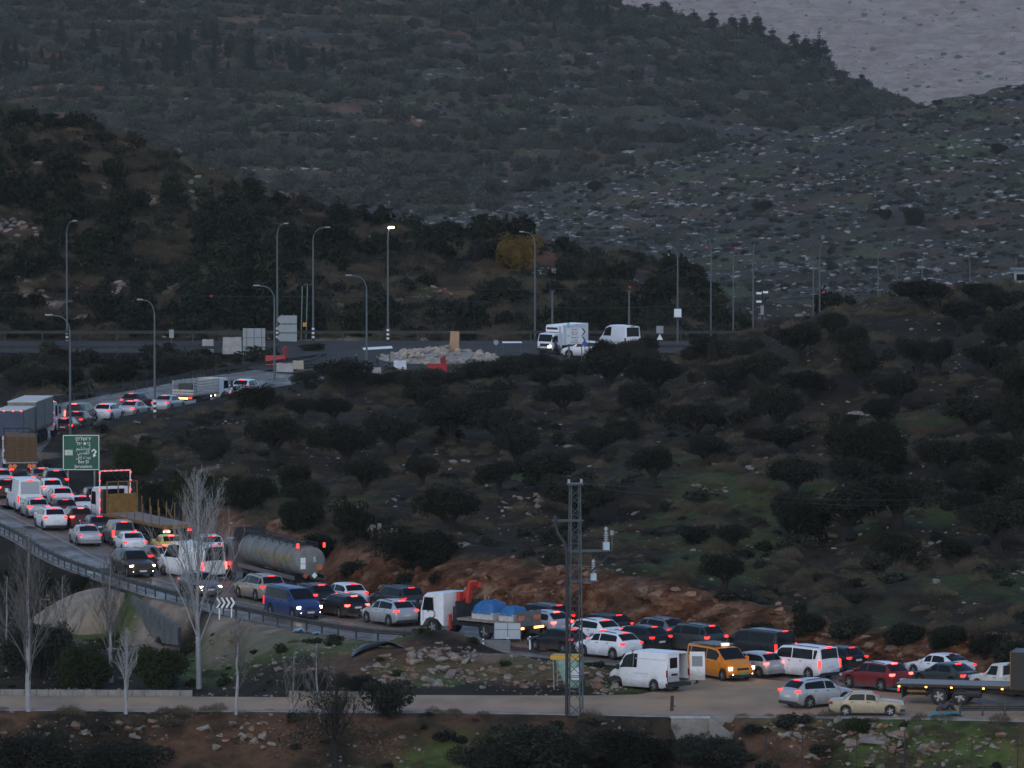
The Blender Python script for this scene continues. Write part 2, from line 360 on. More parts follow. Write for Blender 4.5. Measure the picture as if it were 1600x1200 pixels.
def strip(name, A, B, m, z=.0, nn=6, kind='structure', parent=None, label=None):
    n = len(A); v = []; f = []
    for i in range(n):
        for k in range(nn + 1):
            p = A[i] + (B[i] - A[i]) * k / nn; v.append((p[0], p[1], z))
    for i in range(n - 1):
        for k in range(nn): q = i * (nn + 1) + k; f.append((q, q + 1, q + nn + 2, q + nn + 1))
    o = mesh_obj(name, v, f, m, parent); 
    if not parent: tag(o, label, kind=kind)
    bm = bmesh.new(); bm.from_mesh(o.data); bmesh.ops.recalc_face_normals(bm, faces=bm.faces)
    if bm.faces[:][0].normal.z < 0: bmesh.ops.reverse_faces(bm, faces=bm.faces[:])
    bm.to_mesh(o.data); bm.free(); return o
road = strip('road', IN, OUT, M_ASPH, .0, 6, label='grey winding road full of queueing traffic')
lown = resample(LOWN, 60)
def lowfar(x):
    if x < LOWF[-1, 0]: return np.interp(x, LOWF[:, 0], LOWF[:, 1])
    return np.interp(x, GP([(1060, 1072), (1050, 1046), (1200, 1062), (1400, 1081), (1600, 1108), (1900, 1131)])[1:, 0], GP([(1060, 1072), (1050, 1046), (1200, 1062), (1400, 1081), (1600, 1108), (1900, 1131)])[1:, 1])
lf = np.array([(p[0], lowfar(p[0])) for p in lown])
xs = np.r_[np.linspace(lown[0, 0], lown[-1, 0], 120), LOWF[-1, 0] - .01, LOWF[-1, 0] + .01]; xs.sort()
srv = strip('service_road', np.c_[xs, np.interp(xs, LOWN[:, 0], LOWN[:, 1])], np.c_[xs, [lowfar(x) for x in xs]], M_DUST, .004, 4, label='dusty brown side road running along the bottom')
M_PINKD = asphalt('pink_dust', (.30, .185, .125), (.40, .26, .17), (.44, .27, .17), .8, .95)
yn_ = np.interp(xs, LOWN[:, 0], LOWN[:, 1]); yf_ = np.minimum(np.array([lowfar(x) for x in xs]), yn_ + 9.5)
for a_, b_ in ((.08, .26), (.36, .46)): strip('dust_track', np.c_[xs, yn_ + (yf_ - yn_) * a_ + fbm(xs / 6, xs * 0, 5) * .5], np.c_[xs, yn_ + (yf_ - yn_) * b_ + fbm(xs / 5, xs * 0, 9) * .6], M_PINKD, .010, 1, parent=srv)
fx = np.linspace(-95, 95, 40)
strip('highway', np.c_[fx, fx * 0 + FARN], np.c_[fx, fx * 0 + FARF], M_FARASPH, .0, 3, label='far highway behind the roundabout')
th = np.linspace(0, 2 * math.pi, 48, endpoint=False); v = [(RBC[0], RBC[1], .004)] + [(RBC[0] + 17 * math.cos(t), RBC[1] + 25 * math.sin(t), .004) for t in th]
tag(mesh_obj('roundabout_pavement', v, [(0, 1 + k, 1 + (k + 1) % 48) for k in range(48)], M_FARASPH), 'asphalt circle of the roundabout', kind='structure')
M_LINE = mat('road_paint', (.34, .32, .29), .8, var=.35, scale=3)
def edge_line(A, B, t, w_, i0, i1, dash=None):
    C = A + (B - A) * t; d = (B - A) / np.linalg.norm(B - A, axis=1)[:, None]
    idx = np.arange(i0, i1)
    if dash is None: strip('road_marking', (C - d * w_ / 2)[idx], (C + d * w_ / 2)[idx], M_LINE, .008, 1, parent=road)
    else:
        for a in range(i0, i1 - 1, dash): strip('road_marking', (C - d * w_ / 2)[a:a + 2], (C + d * w_ / 2)[a:a + 2], M_LINE, .008, 1, parent=road)
edge_line(IN, OUT, .05, .14, 0, 161); edge_line(IN, OUT, .95, .14, 14, 161); edge_line(IN, OUT, .66, .14, 24, 161); edge_line(IN, OUT, .36, .14, 10, 160, 4)
M_TYRE_TRACK = asphalt('tyre_polished_asphalt', (.082, .067, .050), (.135, .111, .082), (.18, .144, .102), .28, .6)
for t_ in (.13, .27, .42, .56, .73, .88): strip('tyre_track', (IN + (OUT - IN) * (t_ - .025))[2:159], (IN + (OUT - IN) * (t_ + .025))[2:159], M_TYRE_TRACK, .004, 1, parent=road)
rp_ = random.Random(4)
for _ in range(26):
    i = rp_.randrange(3, 150); t_ = rp_.uniform(.1, .8); k_ = rp_.randrange(1, 3); w_ = rp_.uniform(.06, .16); strip('asphalt_patch', (IN + (OUT - IN) * t_)[i:i + k_ + 1], (IN + (OUT - IN) * (t_ + w_))[i:i + k_ + 1], M_FARASPH, .006, 1, parent=road)
# kerb of the side road (pale concrete shoulder)
M_CONC = mat('concrete', (.22, .205, .185), .9, var=.25, scale=1.3, bump=.3)
kb = MB()
kx = np.linspace(LOWN[0, 0], LOWN[-1, 0], 90); ky = np.interp(kx, LOWN[:, 0], LOWN[:, 1])
for i in range(89):
    a = (kx[i], ky[i], .03); b_ = (kx[i + 1], ky[i + 1], .03)
    kb.add([(a[0], a[1] - .7, -.5), (b_[0], b_[1] - .7, -.5), (b_[0], b_[1] - .02, -.5), (a[0], a[1] - .02, -.5), (a[0], a[1] - .7, .05), (b_[0], b_[1] - .7, .05), (b_[0], b_[1] - .02, .06), (a[0], a[1] - .02, .06)],
           [(4, 5, 6, 7), (0, 1, 5, 4), (2, 3, 7, 6)])
tag(kb.build('kerb', M_CONC), 'concrete kerb along the side road', kind='structure')
kb = MB(); kx = np.linspace(LOWF[0, 0], G(620, 1090)[0], 50); ky = np.interp(kx, LOWF[:, 0], LOWF[:, 1])
for i in range(49):
    if vn(kx[i] / 3, 5, 8) < -.22: continue
    kb.box(((kx[i] + kx[i + 1]) / 2, ky[i] + .3, .12), (kx[i + 1] - kx[i] - .02, .35, .42))
tag(kb.build('kerb', M_CONC), 'broken low concrete kerb behind the side road', kind='structure')

# ------------------------------------------------------------------ haze: air between the camera and the far hills
hz = MB().box((0, 6200, -60), (6000, 12800, 330)); hzo = hz.build('haze'); tag(hzo, 'thin evening haze filling the valley', kind='stuff')
hm = bpy.data.materials.new('haze'); hm.use_nodes = True; hn = hm.node_tree; hn.nodes.remove(hn.nodes['Principled BSDF'])
pv = hn.nodes.new('ShaderNodeVolumePrincipled'); pv.inputs['Density'].default_value = 3.6e-5; pv.inputs['Color'].default_value = (.80, .81, .82, 1); pv.inputs['Anisotropy'].default_value = 0
hn.links.new(pv.outputs[0], hn.nodes['Material Output'].inputs['Volume']); hzo.data.materials.append(hm)
tag(mesh_obj('valley_floor', [(-260, 770, -.85), (260, 770, -.85), (260, 840, -9), (-260, 840, -9), (-420, 1250, -54), (420, 1250, -54), (-600, 2150, -54), (600, 2150, -54)], [(0, 1, 2, 3), (3, 2, 5, 4), (4, 5, 7, 6)], bpy.data.materials['hill_earth']), 'low ground between the hills', kind='structure')

# ------------------------------------------------------------------ vehicle materials
M_GLASS = mat('tinted_glass', (.010, .012, .014), .12, spec=.16)
M_TYRE = mat('tyre_rubber', (.016, .016, .016), .85, var=.3, scale=9)
M_RIM = mat('alloy_rim', (.38, .38, .39), .4, .7, var=.2, scale=14)
M_RIMD = mat('dark_rim', (.07, .07, .07), .5, .4, var=.2, scale=14)
M_TRIM = mat('black_trim', (.02, .02, .021), .6, var=.2, scale=6)
M_CHROME = mat('grille_metal', (.25, .25, .26), .3, .8, var=.15, scale=20)
M_PLATE = mat('number_plate', (.62, .52, .12), .5, var=.1, scale=20)
M_PLATEW = mat('pale_number_plate', (.65, .65, .62), .5, var=.1, scale=20)
M_PLATEG = mat('green_number_plate', (.03, .35, .16), .5, var=.1, scale=20)
M_TAIL = mat('lit_tail_lamp', (.5, .01, .01), .3, emit=3.4, ecol=(1, .03, .022))
M_TAILHOT = mat('hot_tail_lamp', (.5, .01, .01), .3, emit=9, ecol=(1, .045, .035)); M_TAILMID = mat('dull_tail_lamp', (.5, .01, .01), .3, emit=1.6, ecol=(1, .03, .025))
M_TAILDIM = mat('running_tail_lamp', (.4, .01, .01), .3, emit=1.1, ecol=(1, .04, .03))
M_TAILOFF = mat('unlit_tail_lamp', (.22, .01, .01), .25, var=.1, scale=20)
M_HEAD = mat('lit_headlamp', (.9, .85, .7), .2, emit=11, ecol=(1, .78, .50))
M_HEADOFF = mat('clear_headlamp', (.42, .43, .45), .15, var=.1, scale=20)
M_AMBER = mat('lit_amber_lamp', (.8, .3, .02), .3, emit=7, ecol=(1, .38, .05))
M_STEEL = mat('galvanised_steel', (.26, .28, .28), .55, .5, var=.2, scale=2.5)
M_DKSTEEL = mat('dark_chassis_steel', (.03, .03, .032), .7, .2, var=.3, scale=3)
M_INT = mat('cabin_upholstery', (.03, .03, .032), .9, var=.3, scale=5)
def paint(name, col, metal=.0, rough=.34):
    m = bpy.data.materials.get('paint_' + name)
    if m: return m
    m = mat('paint_' + name, col, rough, metal, var=.07, scale=1.6, coat=.12, spec=.3)
    # road dust gathers low on the body: thicker film below sill height
    n = m.node_tree; b = n.nodes['Principled BSDF']; src = b.inputs['Base Color'].links[0].from_socket
    tc = n.nodes.new('ShaderNodeTexCoord'); sp = n.nodes.new('ShaderNodeSeparateXYZ'); n.links.new(tc.outputs['Object'], sp.inputs[0])
    nz = n.nodes.new('ShaderNodeTexNoise'); nz.inputs['Scale'].default_value = 5; n.links.new(tc.outputs['Object'], nz.inputs[0])
    a = n.nodes.new('ShaderNodeMath'); a.operation = 'MULTIPLY_ADD'; n.links.new(nz.outputs['Fac'], a.inputs[0]); a.inputs[1].default_value = .5; n.links.new(sp.outputs['Z'], a.inputs[2])
    r = n.nodes.new('ShaderNodeMapRange'); n.links.new(a.outputs[0], r.inputs[0]); r.inputs[1].default_value = .5; r.inputs[2].default_value = .95; r.inputs[3].default_value = .6; r.inputs[4].default_value = 0
    x = n.nodes.new('ShaderNodeMix'); x.data_type = 'RGBA'; n.links.new(r.outputs[0], x.inputs[0]); n.links.new(src, x.inputs[6]); x.inputs[7].default_value = (.115, .095, .078, 1)
    n.links.new(x.outputs[2], b.inputs['Base Color']); return m
C_ = {'white': (.74, .75, .77), 'silver': (.46, .47, .49), 'grey': (.16, .16, .165), 'black': (.014, .015, .017), 'dark': (.03, .034, .038), 'green': (.035, .05, .05), 'red': (.16, .014, .018),
      'maroon': (.075, .014, .016), 'brown': (.06, .042, .032), 'blue': (.02, .045, .15), 'navy': (.016, .022, .045), 'orange': (.72, .23, .015), 'yellow': (.70, .52, .03), 'beige': (.36, .31, .27), 'tan': (.44, .37, .25), 'cream': (.62, .60, .54)}
PAINT = lambda c: paint(c, C_[c], .35 if c in ('silver', 'beige', 'grey', 'brown') else 0.)

# ------------------------------------------------------------------ lofted car bodies
SPECS = {
 # L, W, wheelbase, front overhang, wheel r, belt pts, top pts (x measured from the nose, as metres), cowl x, roof start x, roof end x, tail-glass foot x
 'sedan': dict(L=4.55, W=1.78, wb=2.65, fo=.88, r=.32, belt=[(0, .58), (.15, .70), (1.25, .88), (3.6, .93), (4.4, .92), (4.55, .72)], hood=[(0, .60), (.15, .74), (.5, .82), (1.30, .98)], roof=[(2.05, 1.42), (2.7, 1.46), (3.25, 1.42)], tail=[(4.0, 1.05), (4.42, 1.0), (4.55, .80)]),
 'old_sedan': dict(L=4.35, W=1.68, wb=2.57, fo=.82, r=.30, belt=[(0, .60), (.08, .76), (1.25, .86), (3.4, .90), (4.3, .88), (4.35, .66)], hood=[(0, .62), (.08, .80), (.5, .86), (1.28, .93)], roof=[(1.85, 1.34), (2.4, 1.38), (3.0, 1.36)], tail=[(3.55, .98), (4.28, .93), (4.35, .80)]),
 'hatch': dict(L=4.1, W=1.76, wb=2.58, fo=.82, r=.32, belt=[(0, .58), (.15, .70), (1.1, .90), (3.4, .98), (3.95, .98), (4.1, .72)], hood=[(0, .60), (.15, .76), (.45, .85), (1.12, 1.0)], roof=[(1.85, 1.46), (2.5, 1.50), (3.45, 1.45)], tail=[(3.96, 1.02), (4.04, .95), (4.1, .75)]),
 'suv': dict(L=4.5, W=1.86, wb=2.67, fo=.88, r=.36, belt=[(0, .66), (.15, .80), (1.15, 1.02), (3.6, 1.10), (4.35, 1.12), (4.5, .82)], hood=[(0, .70), (.15, .88), (.5, 1.0), (1.18, 1.12)], roof=[(1.9, 1.62), (2.6, 1.68), (3.75, 1.62)], tail=[(4.34, 1.18), (4.44, 1.08), (4.5, .85)]),
 'bigsuv': dict(L=4.95, W=1.95, wb=2.9, fo=.93, r=.38, belt=[(0, .70), (.12, .88), (1.25, 1.08), (4.0, 1.14), (4.85, 1.14), (4.95, .85)], hood=[(0, .74), (.12, .98), (.5, 1.08), (1.3, 1.18)], roof=[(2.05, 1.72), (2.8, 1.78), (4.4, 1.72)], tail=[(4.80, 1.22), (4.90, 1.1), (4.95, .88)]),
 'estate': dict(L=4.65, W=1.8, wb=2.68, fo=.88, r=.32, belt=[(0, .58), (.15, .70), (1.2, .90), (3.8, .97), (4.5, .97), (4.65, .72)], hood=[(0, .60), (.15, .76), (.5, .84), (1.25, 1.0)], roof=[(2.0, 1.44), (2.7, 1.48), (4.05, 1.44)], tail=[(4.52, 1.02), (4.6, .92), (4.65, .75)]),
 'mpv': dict(L=4.4, W=1.85, wb=2.73, fo=.85, r=.33, belt=[(0, .66), (.12, .82), (.95, 1.06), (3.6, 1.10), (4.32, 1.10), (4.4, .80)], hood=[(0, .68), (.12, .90), (.4, 1.0), (.95, 1.18)], roof=[(1.65, 1.76), (2.4, 1.82), (4.2, 1.80)], tail=[(4.34, 1.14), (4.38, 1.0), (4.4, .82)]),
 'van': dict(L=5.0, W=1.93, wb=3.1, fo=.90, r=.35, belt=[(0, .66), (.10, .85), (.85, 1.14), (3.6, 1.16), (4.94, 1.16), (5.0, .8)], hood=[(0, .70), (.10, .95), (.35, 1.08), (.80, 1.24)], roof=[(1.65, 1.90), (2.4, 1.97), (4.82, 1.95)], tail=[(4.94, 1.22), (4.97, 1.05), (5.0, .82)]),
 'highvan': dict(L=5.9, W=2.05, wb=3.5, fo=.92, r=.35, belt=[(0, .60), (.08, .88), (.8, 1.24), (3.6, 1.26), (5.85, 1.26), (5.9, .8)], hood=[(0, .66), (.08, 1.0), (.35, 1.14), (.70, 1.28)], roof=[(1.62, 2.30), (2.3, 2.50), (5.76, 2.50)], tail=[(5.86, 1.32), (5.88, 1.05), (5.9, .82)]),
}
SPECS['shortvan'] = dict(SPECS['highvan'], L=5.05, wb=3.0, fo=.84, belt=[(0, .60), (.08, .88), (.8, 1.24), (3.0, 1.26), (5.0, 1.26), (5.05, .8)], roof=[(1.5, 2.22), (2.1, 2.36), (4.92, 2.36)], tail=[(5.01, 1.32), (5.03, 1.05), (5.05, .82)])
SPECS['longvan'] = dict(SPECS['highvan'], L=6.6, wb=4.0, fo=1.0, belt=[(0, .60), (.08, .88), (.8, 1.24), (3.6, 1.26), (6.55, 1.26), (6.6, .8)], roof=[(1.62, 2.30), (2.3, 2.46), (6.46, 2.46)], tail=[(6.56, 1.32), (6.58, 1.05), (6.6, .82)])
def section(sp, x):
    """half section of the body at x metres behind the nose -> 7 points (y,z)"""
    L, W = sp['L'], sp['W']; h = W / 2
    allp = sp['hood'] + sp['roof'] + sp['tail']
    top = np.interp(x, [p[0] for p in allp], [p[1] for p in allp]); belt = np.interp(x, [p[0] for p in sp['belt']], [p[1] for p in sp['belt']])
    wn = np.interp(x, [0, .10, .45, 1.1, L - .9, L - .25, L - .06, L], [.70, .84, .955, 1, 1, .965, .92, .84]) * h
    zb = np.interp(x, [0, .12, .5, L - .5, L - .1, L], [.42, .26, .2, .22, .34, .46])
    xa, xb = sp['fo'], sp['fo'] + sp['wb']; ra = sp['r'] + .06
    for c in (xa, xb):
        u = abs(x - c)
        if u < ra: zb = max(zb, sp['r'] + math.sqrt(ra * ra - u * u))
    zm = min(max(zb + .07, belt * .70), belt - .03)
    top = max(top, belt + .01); cab = min(1, max(0, (top - belt - .06) / .5))
    wr = wn * (.86 * (1 - cab) + (.74 if sp['L'] < 4.99 and 'van' not in sp.get('k', '') else .83) * cab)
    return [(0, zb), (wn * .93, zb), (wn, zm), (wn * .975, belt), (wr, top - .05 - .01 * cab), (wr * .8, top - .012), (0, top)]
def stations(sp):
    L = sp['L']; s = {0, .06, .15, .3, .5, L - .5, L - .28, L - .12, L - .05, L}
    for k in ('hood', 'roof', 'tail', 'belt'): s |= {p[0] for p in sp[k]}
    for c in (sp['fo'], sp['fo'] + sp['wb']):
        ra = sp['r'] + .06; s |= {c + ra * t for t in (-1.001, -.999, -.92, -.72, -.4, 0, .4, .72, .92, .999, 1.001)}
    r0 = sp['roof'][0][0]; h1 = sp['hood'][-1][0]; s |= {(r0 + h1) / 2, r0 + .12}
    return sorted(x for x in s if 0 <= x <= L)
def surf(sp, x, band, t, side):
    S = section(sp, x); a, b = S[band], S[band + 1]
    return ((sp['L'] / 2 - x), side * (a[0] + (b[0] - a[0]) * t), a[1] + (b[1] - a[1]) * t)
def panel(mb, sp, band, xa, xb, ta, tb, side, off=.012, nx=6, xs=None, nt=1, skew=(0, 0)):
    """a strip lying on the body surface, lifted off it"""
    xs = xs if xs is not None else np.linspace(xa, xb, nx + 1); v = []
    for x in xs:
        for k in range(nt + 1):
            t = ta + (tb - ta) * k / nt; xx = x + (skew[0] if x == xs[0] else skew[1] if x == xs[-1] else 0) * k / nt
            v.append(Vector(surf(sp, xx, band, t, side)))
    cen = sum(v, Vector()) / len(v); nrm = Vector((0, side, .25)) if band < 4 else None
    a, b, c = v[0], v[nt], v[-1]; n_ = (b - a).cross(c - a).normalized(); ref = Vector((0, side, .3)) if band < 4 else Vector((0, 0, 1))
    if n_.dot(ref) < 0: n_ = -n_
    v = [p + n_ * off for p in v]; m = nt + 1
    return mb.add(v, [(i * m + k, i * m + k + 1, (i + 1) * m + k + 1, (i + 1) * m + k) for i in range(len(xs) - 1) for k in range(nt)])
def top_panel(mb, sp, xa, xb, inset=.06, off=.014, nx=5):
    """windscreen or rear window: across the top of the section"""
    v = []; xs = np.linspace(xa, xb, nx + 1)
    for x in xs:
        S = section(sp, x); y4 = S[4][0] - inset
        row = [(-y4, S[4][1] + (S[5][1] - S[4][1]) * .35), (-S[5][0] * .9, S[5][1]), (0, S[6][1]), (S[5][0] * .9, S[5][1]), (y4, S[4][1] + (S[5][1] - S[4][1]) * .35)]
        v += [Vector((sp['L'] / 2 - x, y, z)) for y, z in row]
    a, b = v[2], v[-3]; d = (b - a).normalized(); n_ = Vector((-d.z, 0, d.x));
    if n_.z < 0: n_ = -n_
    v = [p + n_ * off for p in v]
    return mb.add(v, [(i * 5 + k, i * 5 + k + 1, i * 5 + k + 6, i * 5 + k + 5) for i in range(nx) for k in range(4)])
MESH = {}
def car_meshes(kind):
    if kind in MESH: return MESH[kind]
    sp = SPECS[kind]; sp['k'] = kind; L, W = sp['L'], sp['W']; hx = L / 2; vanlike = 'van' in kind
    xs = stations(sp); nS = 7; v = []; rings = []
    for x in xs:
        S = section(sp, x); ring = [(y, z) for y, z in S] + [(-y, z) for y, z in S[-2:0:-1]]
        rings.append(len(v)); v += [(hx - x, y, z) for y, z in ring]
    m = 2 * nS - 2
    f = [(rings[i] + k, rings[i] + (k + 1) % m, rings[i + 1] + (k + 1) % m, rings[i + 1] + k) for i in range(len(xs) - 1) for k in range(m)]
    f += [tuple(range(m)), tuple(rings[-1] + k for k in range(m))[::-1]]
    P_ = {}; b = MB(); b.add(v, f); P_['body'] = b.me('body', None, 38)
    x0, x1 = sp['hood'][-1][0], sp['roof'][0][0]; x2, x3 = sp['roof'][-1][0], sp['tail'][0][0]
    P_['windscreen'] = top_panel(MB(), sp, x0 + .05, x1 - .02, .05).me('windscreen', M_GLASS, 40)
    rw = top_panel(MB(), sp, x2 + (x3 - x2) * .1, x2 + (x3 - x2) * .9, .07).me('rear_window', M_GLASS, 40); P_['rear_window'] = rw
    # side windows: front quarter starts on the screen pillar
    mid = sp['fo'] + sp['wb'] * .56; fs = (x0 + x1) / 2 + (.05 if not vanlike else -.02)
    for s in (-1, 1):
        w1 = MB(); panel(w1, sp, 3, fs, mid - .04, .1, .88, s, nx=8, skew=(x1 - fs + .02 if True else 0, 0)); P_['front_side_window', s] = w1.me('side_window', M_GLASS)
        if kind in ('highvan', 'shortvan', 'longvan'): continue
        w2 = MB(); e2 = sp['fo'] + sp['wb'] + (.35 if kind not in ('sedan', 'old_sedan') else -.05)
        e2 = min(e2, x2 + (x3 - x2) * .45) if kind in ('sedan', 'old_sedan') else min(e2, L - .3)
        panel(w2, sp, 3, mid + .04, e2, .1, .88, s, nx=6, skew=(0, -.22 if 'sedan' in kind else -.05)); P_['rear_side_window', s] = w2.me('side_window', M_GLASS)
        if kind in ('van', 'bigsuv', 'estate', 'mpv', 'suv'):
            w3 = MB(); q = L - (.42 if kind != 'suv' else .55); 
            if q > e2 + .15: panel(w3, sp, 3, e2 + .06, q, .14, .86, s, nx=4, skew=(0, .12)); P_['quarter_window', s] = w3.me('side_window', M_GLASS)
    # lamps
    zt_ = sp['belt'][-2][1] - (.06 if not vanlike else .12); zl = .24 if not vanlike else .42
    for s in (-1, 1):
        t = MB()
        if vanlike or kind == 'mpv': t.box((-hx + .07, s * (W / 2 * .90), zt_ - .1), (.12, .13, .5))
        else:
            t.box((-hx + .13, s * (W / 2 * .80), zt_ - .03), (.22, .30, .13), rz=s * .22); 
        P_['tail_light', s] = t.me('tail_light', M_TAIL)
        zh = sp['belt'][1][1] - .06
        P_['headlight', s] = MB().box((hx - .17, s * W / 2 * .76, zh), (.2, .30, .12 if not vanlike else .17), rz=-s * .30, ry=-.15).me('headlight', M_HEADOFF)
        P_['fog_light', s] = MB().tube([(hx - .10, s * W * .34, .42), (hx - .02, s * W * .34, .42)], .07, 8).me('fog_light', M_HEADOFF)
        mi = MB().box((hx - x0 - .30, s * (W / 2 * .98 + .07), sp['belt'][2][1] + .10), (.14, .2, .15 if not vanlike else .28), rz=s * .1); P_['mirror', s] = mi.me('mirror', M_TRIM)
        hd = MB()
        for hxp in (mid - .18, min(mid + .75, L - .9)):
            p = surf(sp, hxp, 2, .78, s); P_['door_handle', s, hxp] = MB().box((p[0], p[1] + s * .012, p[2]), (.2, .03, .03)).me('door_handle', M_TRIM)
        pass
    zr = section(sp, x2)[6][1]
    P_['brake_light'] = MB().box((hx - x2 - .05, 0, zr + .0), (.10, .42, .055)).me('brake_light', M_TAIL)
    P_['number_plate'] = MB().box((-hx - .012, 0, .74 if not vanlike else .80), (.02, .5, .12)).me('number_plate', M_PLATE)
    P_['front_plate'] = MB().box((hx + .012, 0, .47), (.02, .5, .12)).me('number_plate', M_PLATE)
    P_['grille'] = MB().box((hx - .02, 0, sp['belt'][1][1] - .10), (.06, W * .42, .13)).me('grille', M_TRIM)
    for e, se in ((hx, 1), (-hx, -1)): P_['bumper', se] = MB().box((e - se * .13, 0, .34), (.3, W * .86, .17)).me('bumper', M_TRIM)
    if kind in ('suv', 'bigsuv', 'estate', 'van'):
        for s in (-1, 1):
            rr = MB(); pts = []
            for x in np.linspace(x1 + .25, x2 - .1, 5): S = section(sp, x); pts.append((hx - x, s * S[4][0] * .93, S[4][1] + .085))
            rr.tube(pts, .022, 4); P_['roof_rail', s] = rr.me('roof_rail', M_TRIM)
    P_['wheel'] = None
    MESH[kind] = P_; return P_
def wheel_meshes(r, w_=.21):
    k = ('wheel', r, w_)
    if k in MESH: return MESH[k]
    n = 20; prof = [(-w_ / 2, r * .62), (-w_ / 2, r * .93), (-w_ / 2 + .03, r), (w_ / 2 - .03, r), (w_ / 2, r * .93), (w_ / 2, r * .62)]
    v = [(q[1] * math.cos(2 * math.pi * i / n), q[0], q[1] * math.sin(2 * math.pi * i / n)) for i in range(n) for q in prof]
    f = [(i * 6 + k_, i * 6 + k_ + 1, ((i + 1) % n) * 6 + k_ + 1, ((i + 1) % n) * 6 + k_) for i in range(n) for k_ in range(5)]
    ty = MB(); ty.add(v, f); tm = ty.me('wheel', M_TYRE, 40)
    rm = MB(); s = w_ / 2 - .02
    rm.tube([(0, -s + .05, 0), (0, s - .03, 0)], r * .6, 16)
    rim = rm.me('rim', M_RIMD)
    sp = MB()
    for sd in (1,):
        for a in range(5):
            q = 2 * math.pi * a / 5; sp.box((math.cos(q) * r * .33, sd * (s - .01), math.sin(q) * r * .33), (r * .56, .025, r * .17), ry=-q)
        sp.tube([(0, sd * (s - .03), 0), (0, sd * (s + .005), 0)], r * .16, 8)
    MESH[k] = (tm, rim, sp.me('spokes', M_RIM)); return MESH[k]
def put(me, name, parent, m=None, loc=None):
    o = link(bpy.data.objects.new(name, me)); o.parent = parent
    if m is not None:
        if not me.materials: me.materials.append(m)
        o.material_slots[0].link = 'OBJECT'; o.material_slots[0].material = m
    if loc is not None: o.location = loc
    return o
def add_wheels(root, r, pts, w_=.21, detail=True):
    tm, rim, spk = wheel_meshes(r, w_)
    for (x, y) in pts:
        t = put(tm, 'wheel', root, None, (x, y, r)); t.rotation_euler = (0, 0, math.pi if y < 0 else 0)
        if detail: put(rim, 'rim', t); put(spk, 'spokes', t)
def heading(c, d=1):
    """direction of travel of the queue at a point of the road"""
    i = int(np.argmin(np.hypot(CEN[:, 0] - c[0], CEN[:, 1] - c[1]))); a, b = CEN[max(i - 3, 0)], CEN[min(i + 3, 160)]
    t = (b - a) * d; return math.atan2(t[1], t[0])
FOOT = []
def car(kind, px, py, colour, label, cat='car', d=1, lit='brake', rz=None, turn=0., roof=None, dz=0., far=False, name='parked_car', group=None, trim=None, plate=None, skip=()):
    c = G(px, py); rz = heading(c, d) + R(turn) if rz is None else R(rz)
    sp = SPECS[kind]; P_ = car_meshes(kind); L, W = sp['L'], sp['W']
    root = empty(name, (c[0], c[1], .006 + dz), rz, label, cat, group); m = PAINT(colour)
    FOOT.append((label, c, rz, L, W)); hot = (M_TAIL, M_TAILHOT, M_TAIL, M_TAILMID, M_TAILMID)[len(FOOT) * 7 % 5]
    body = put(P_['body'], 'body', root, m)
    for k, me in P_.items():
        if k in ('body', 'wheel') or me is None: continue
        nm = k if isinstance(k, str) else k[0]
        if nm in skip: continue
        if far and nm in ('door_handle', 'fog_light', 'front_plate', 'grille', 'roof_rail', 'mirror'): continue
        par = root; mm = None
        if nm in ('front_side_window', 'rear_side_window', 'quarter_window'): nm = 'side_window'
        if nm == 'tail_light': mm = {'brake': hot, 'run': M_TAILDIM, 'on': M_TAILDIM, 'off': M_TAILOFF}[lit]
        if nm == 'brake_light': mm = (hot if len(FOOT) % 4 else M_TAILMID) if lit == 'brake' else M_TAILOFF
        if nm == 'headlight': mm = M_HEAD if lit == 'on' else M_HEADOFF
        if nm == 'fog_light': mm = M_HEAD if lit == 'on' else M_HEADOFF
        if nm == 'number_plate' or nm == 'front_plate': nm = 'number_plate'; mm = plate or M_PLATEW
        if nm == 'bumper': mm = trim or (M_TRIM if kind in ('suv', 'bigsuv', 'van', 'highvan', 'longvan', 'mpv', 'old_sedan') else m)
        if nm == 'mirror': mm = m
        if nm == 'door_handle': par = body
        put(me, nm, par, mm)
    xa = L / 2 - sp['fo']; xb = xa - sp['wb']; y = W / 2 - .115
    add_wheels(root, sp['r'], [(xa, -y), (xa, y), (xb, -y), (xb, y)])
    if roof:   # roof skin of another colour, or rails
        mb = MB(); x1, x2 = sp['roof'][0][0], sp['roof'][-1][0]; top_panel(mb, sp, x1 + .06, x2 - .02, .03, .01, 4); mb.build('roof_panel', roof, root, 40)
    return root

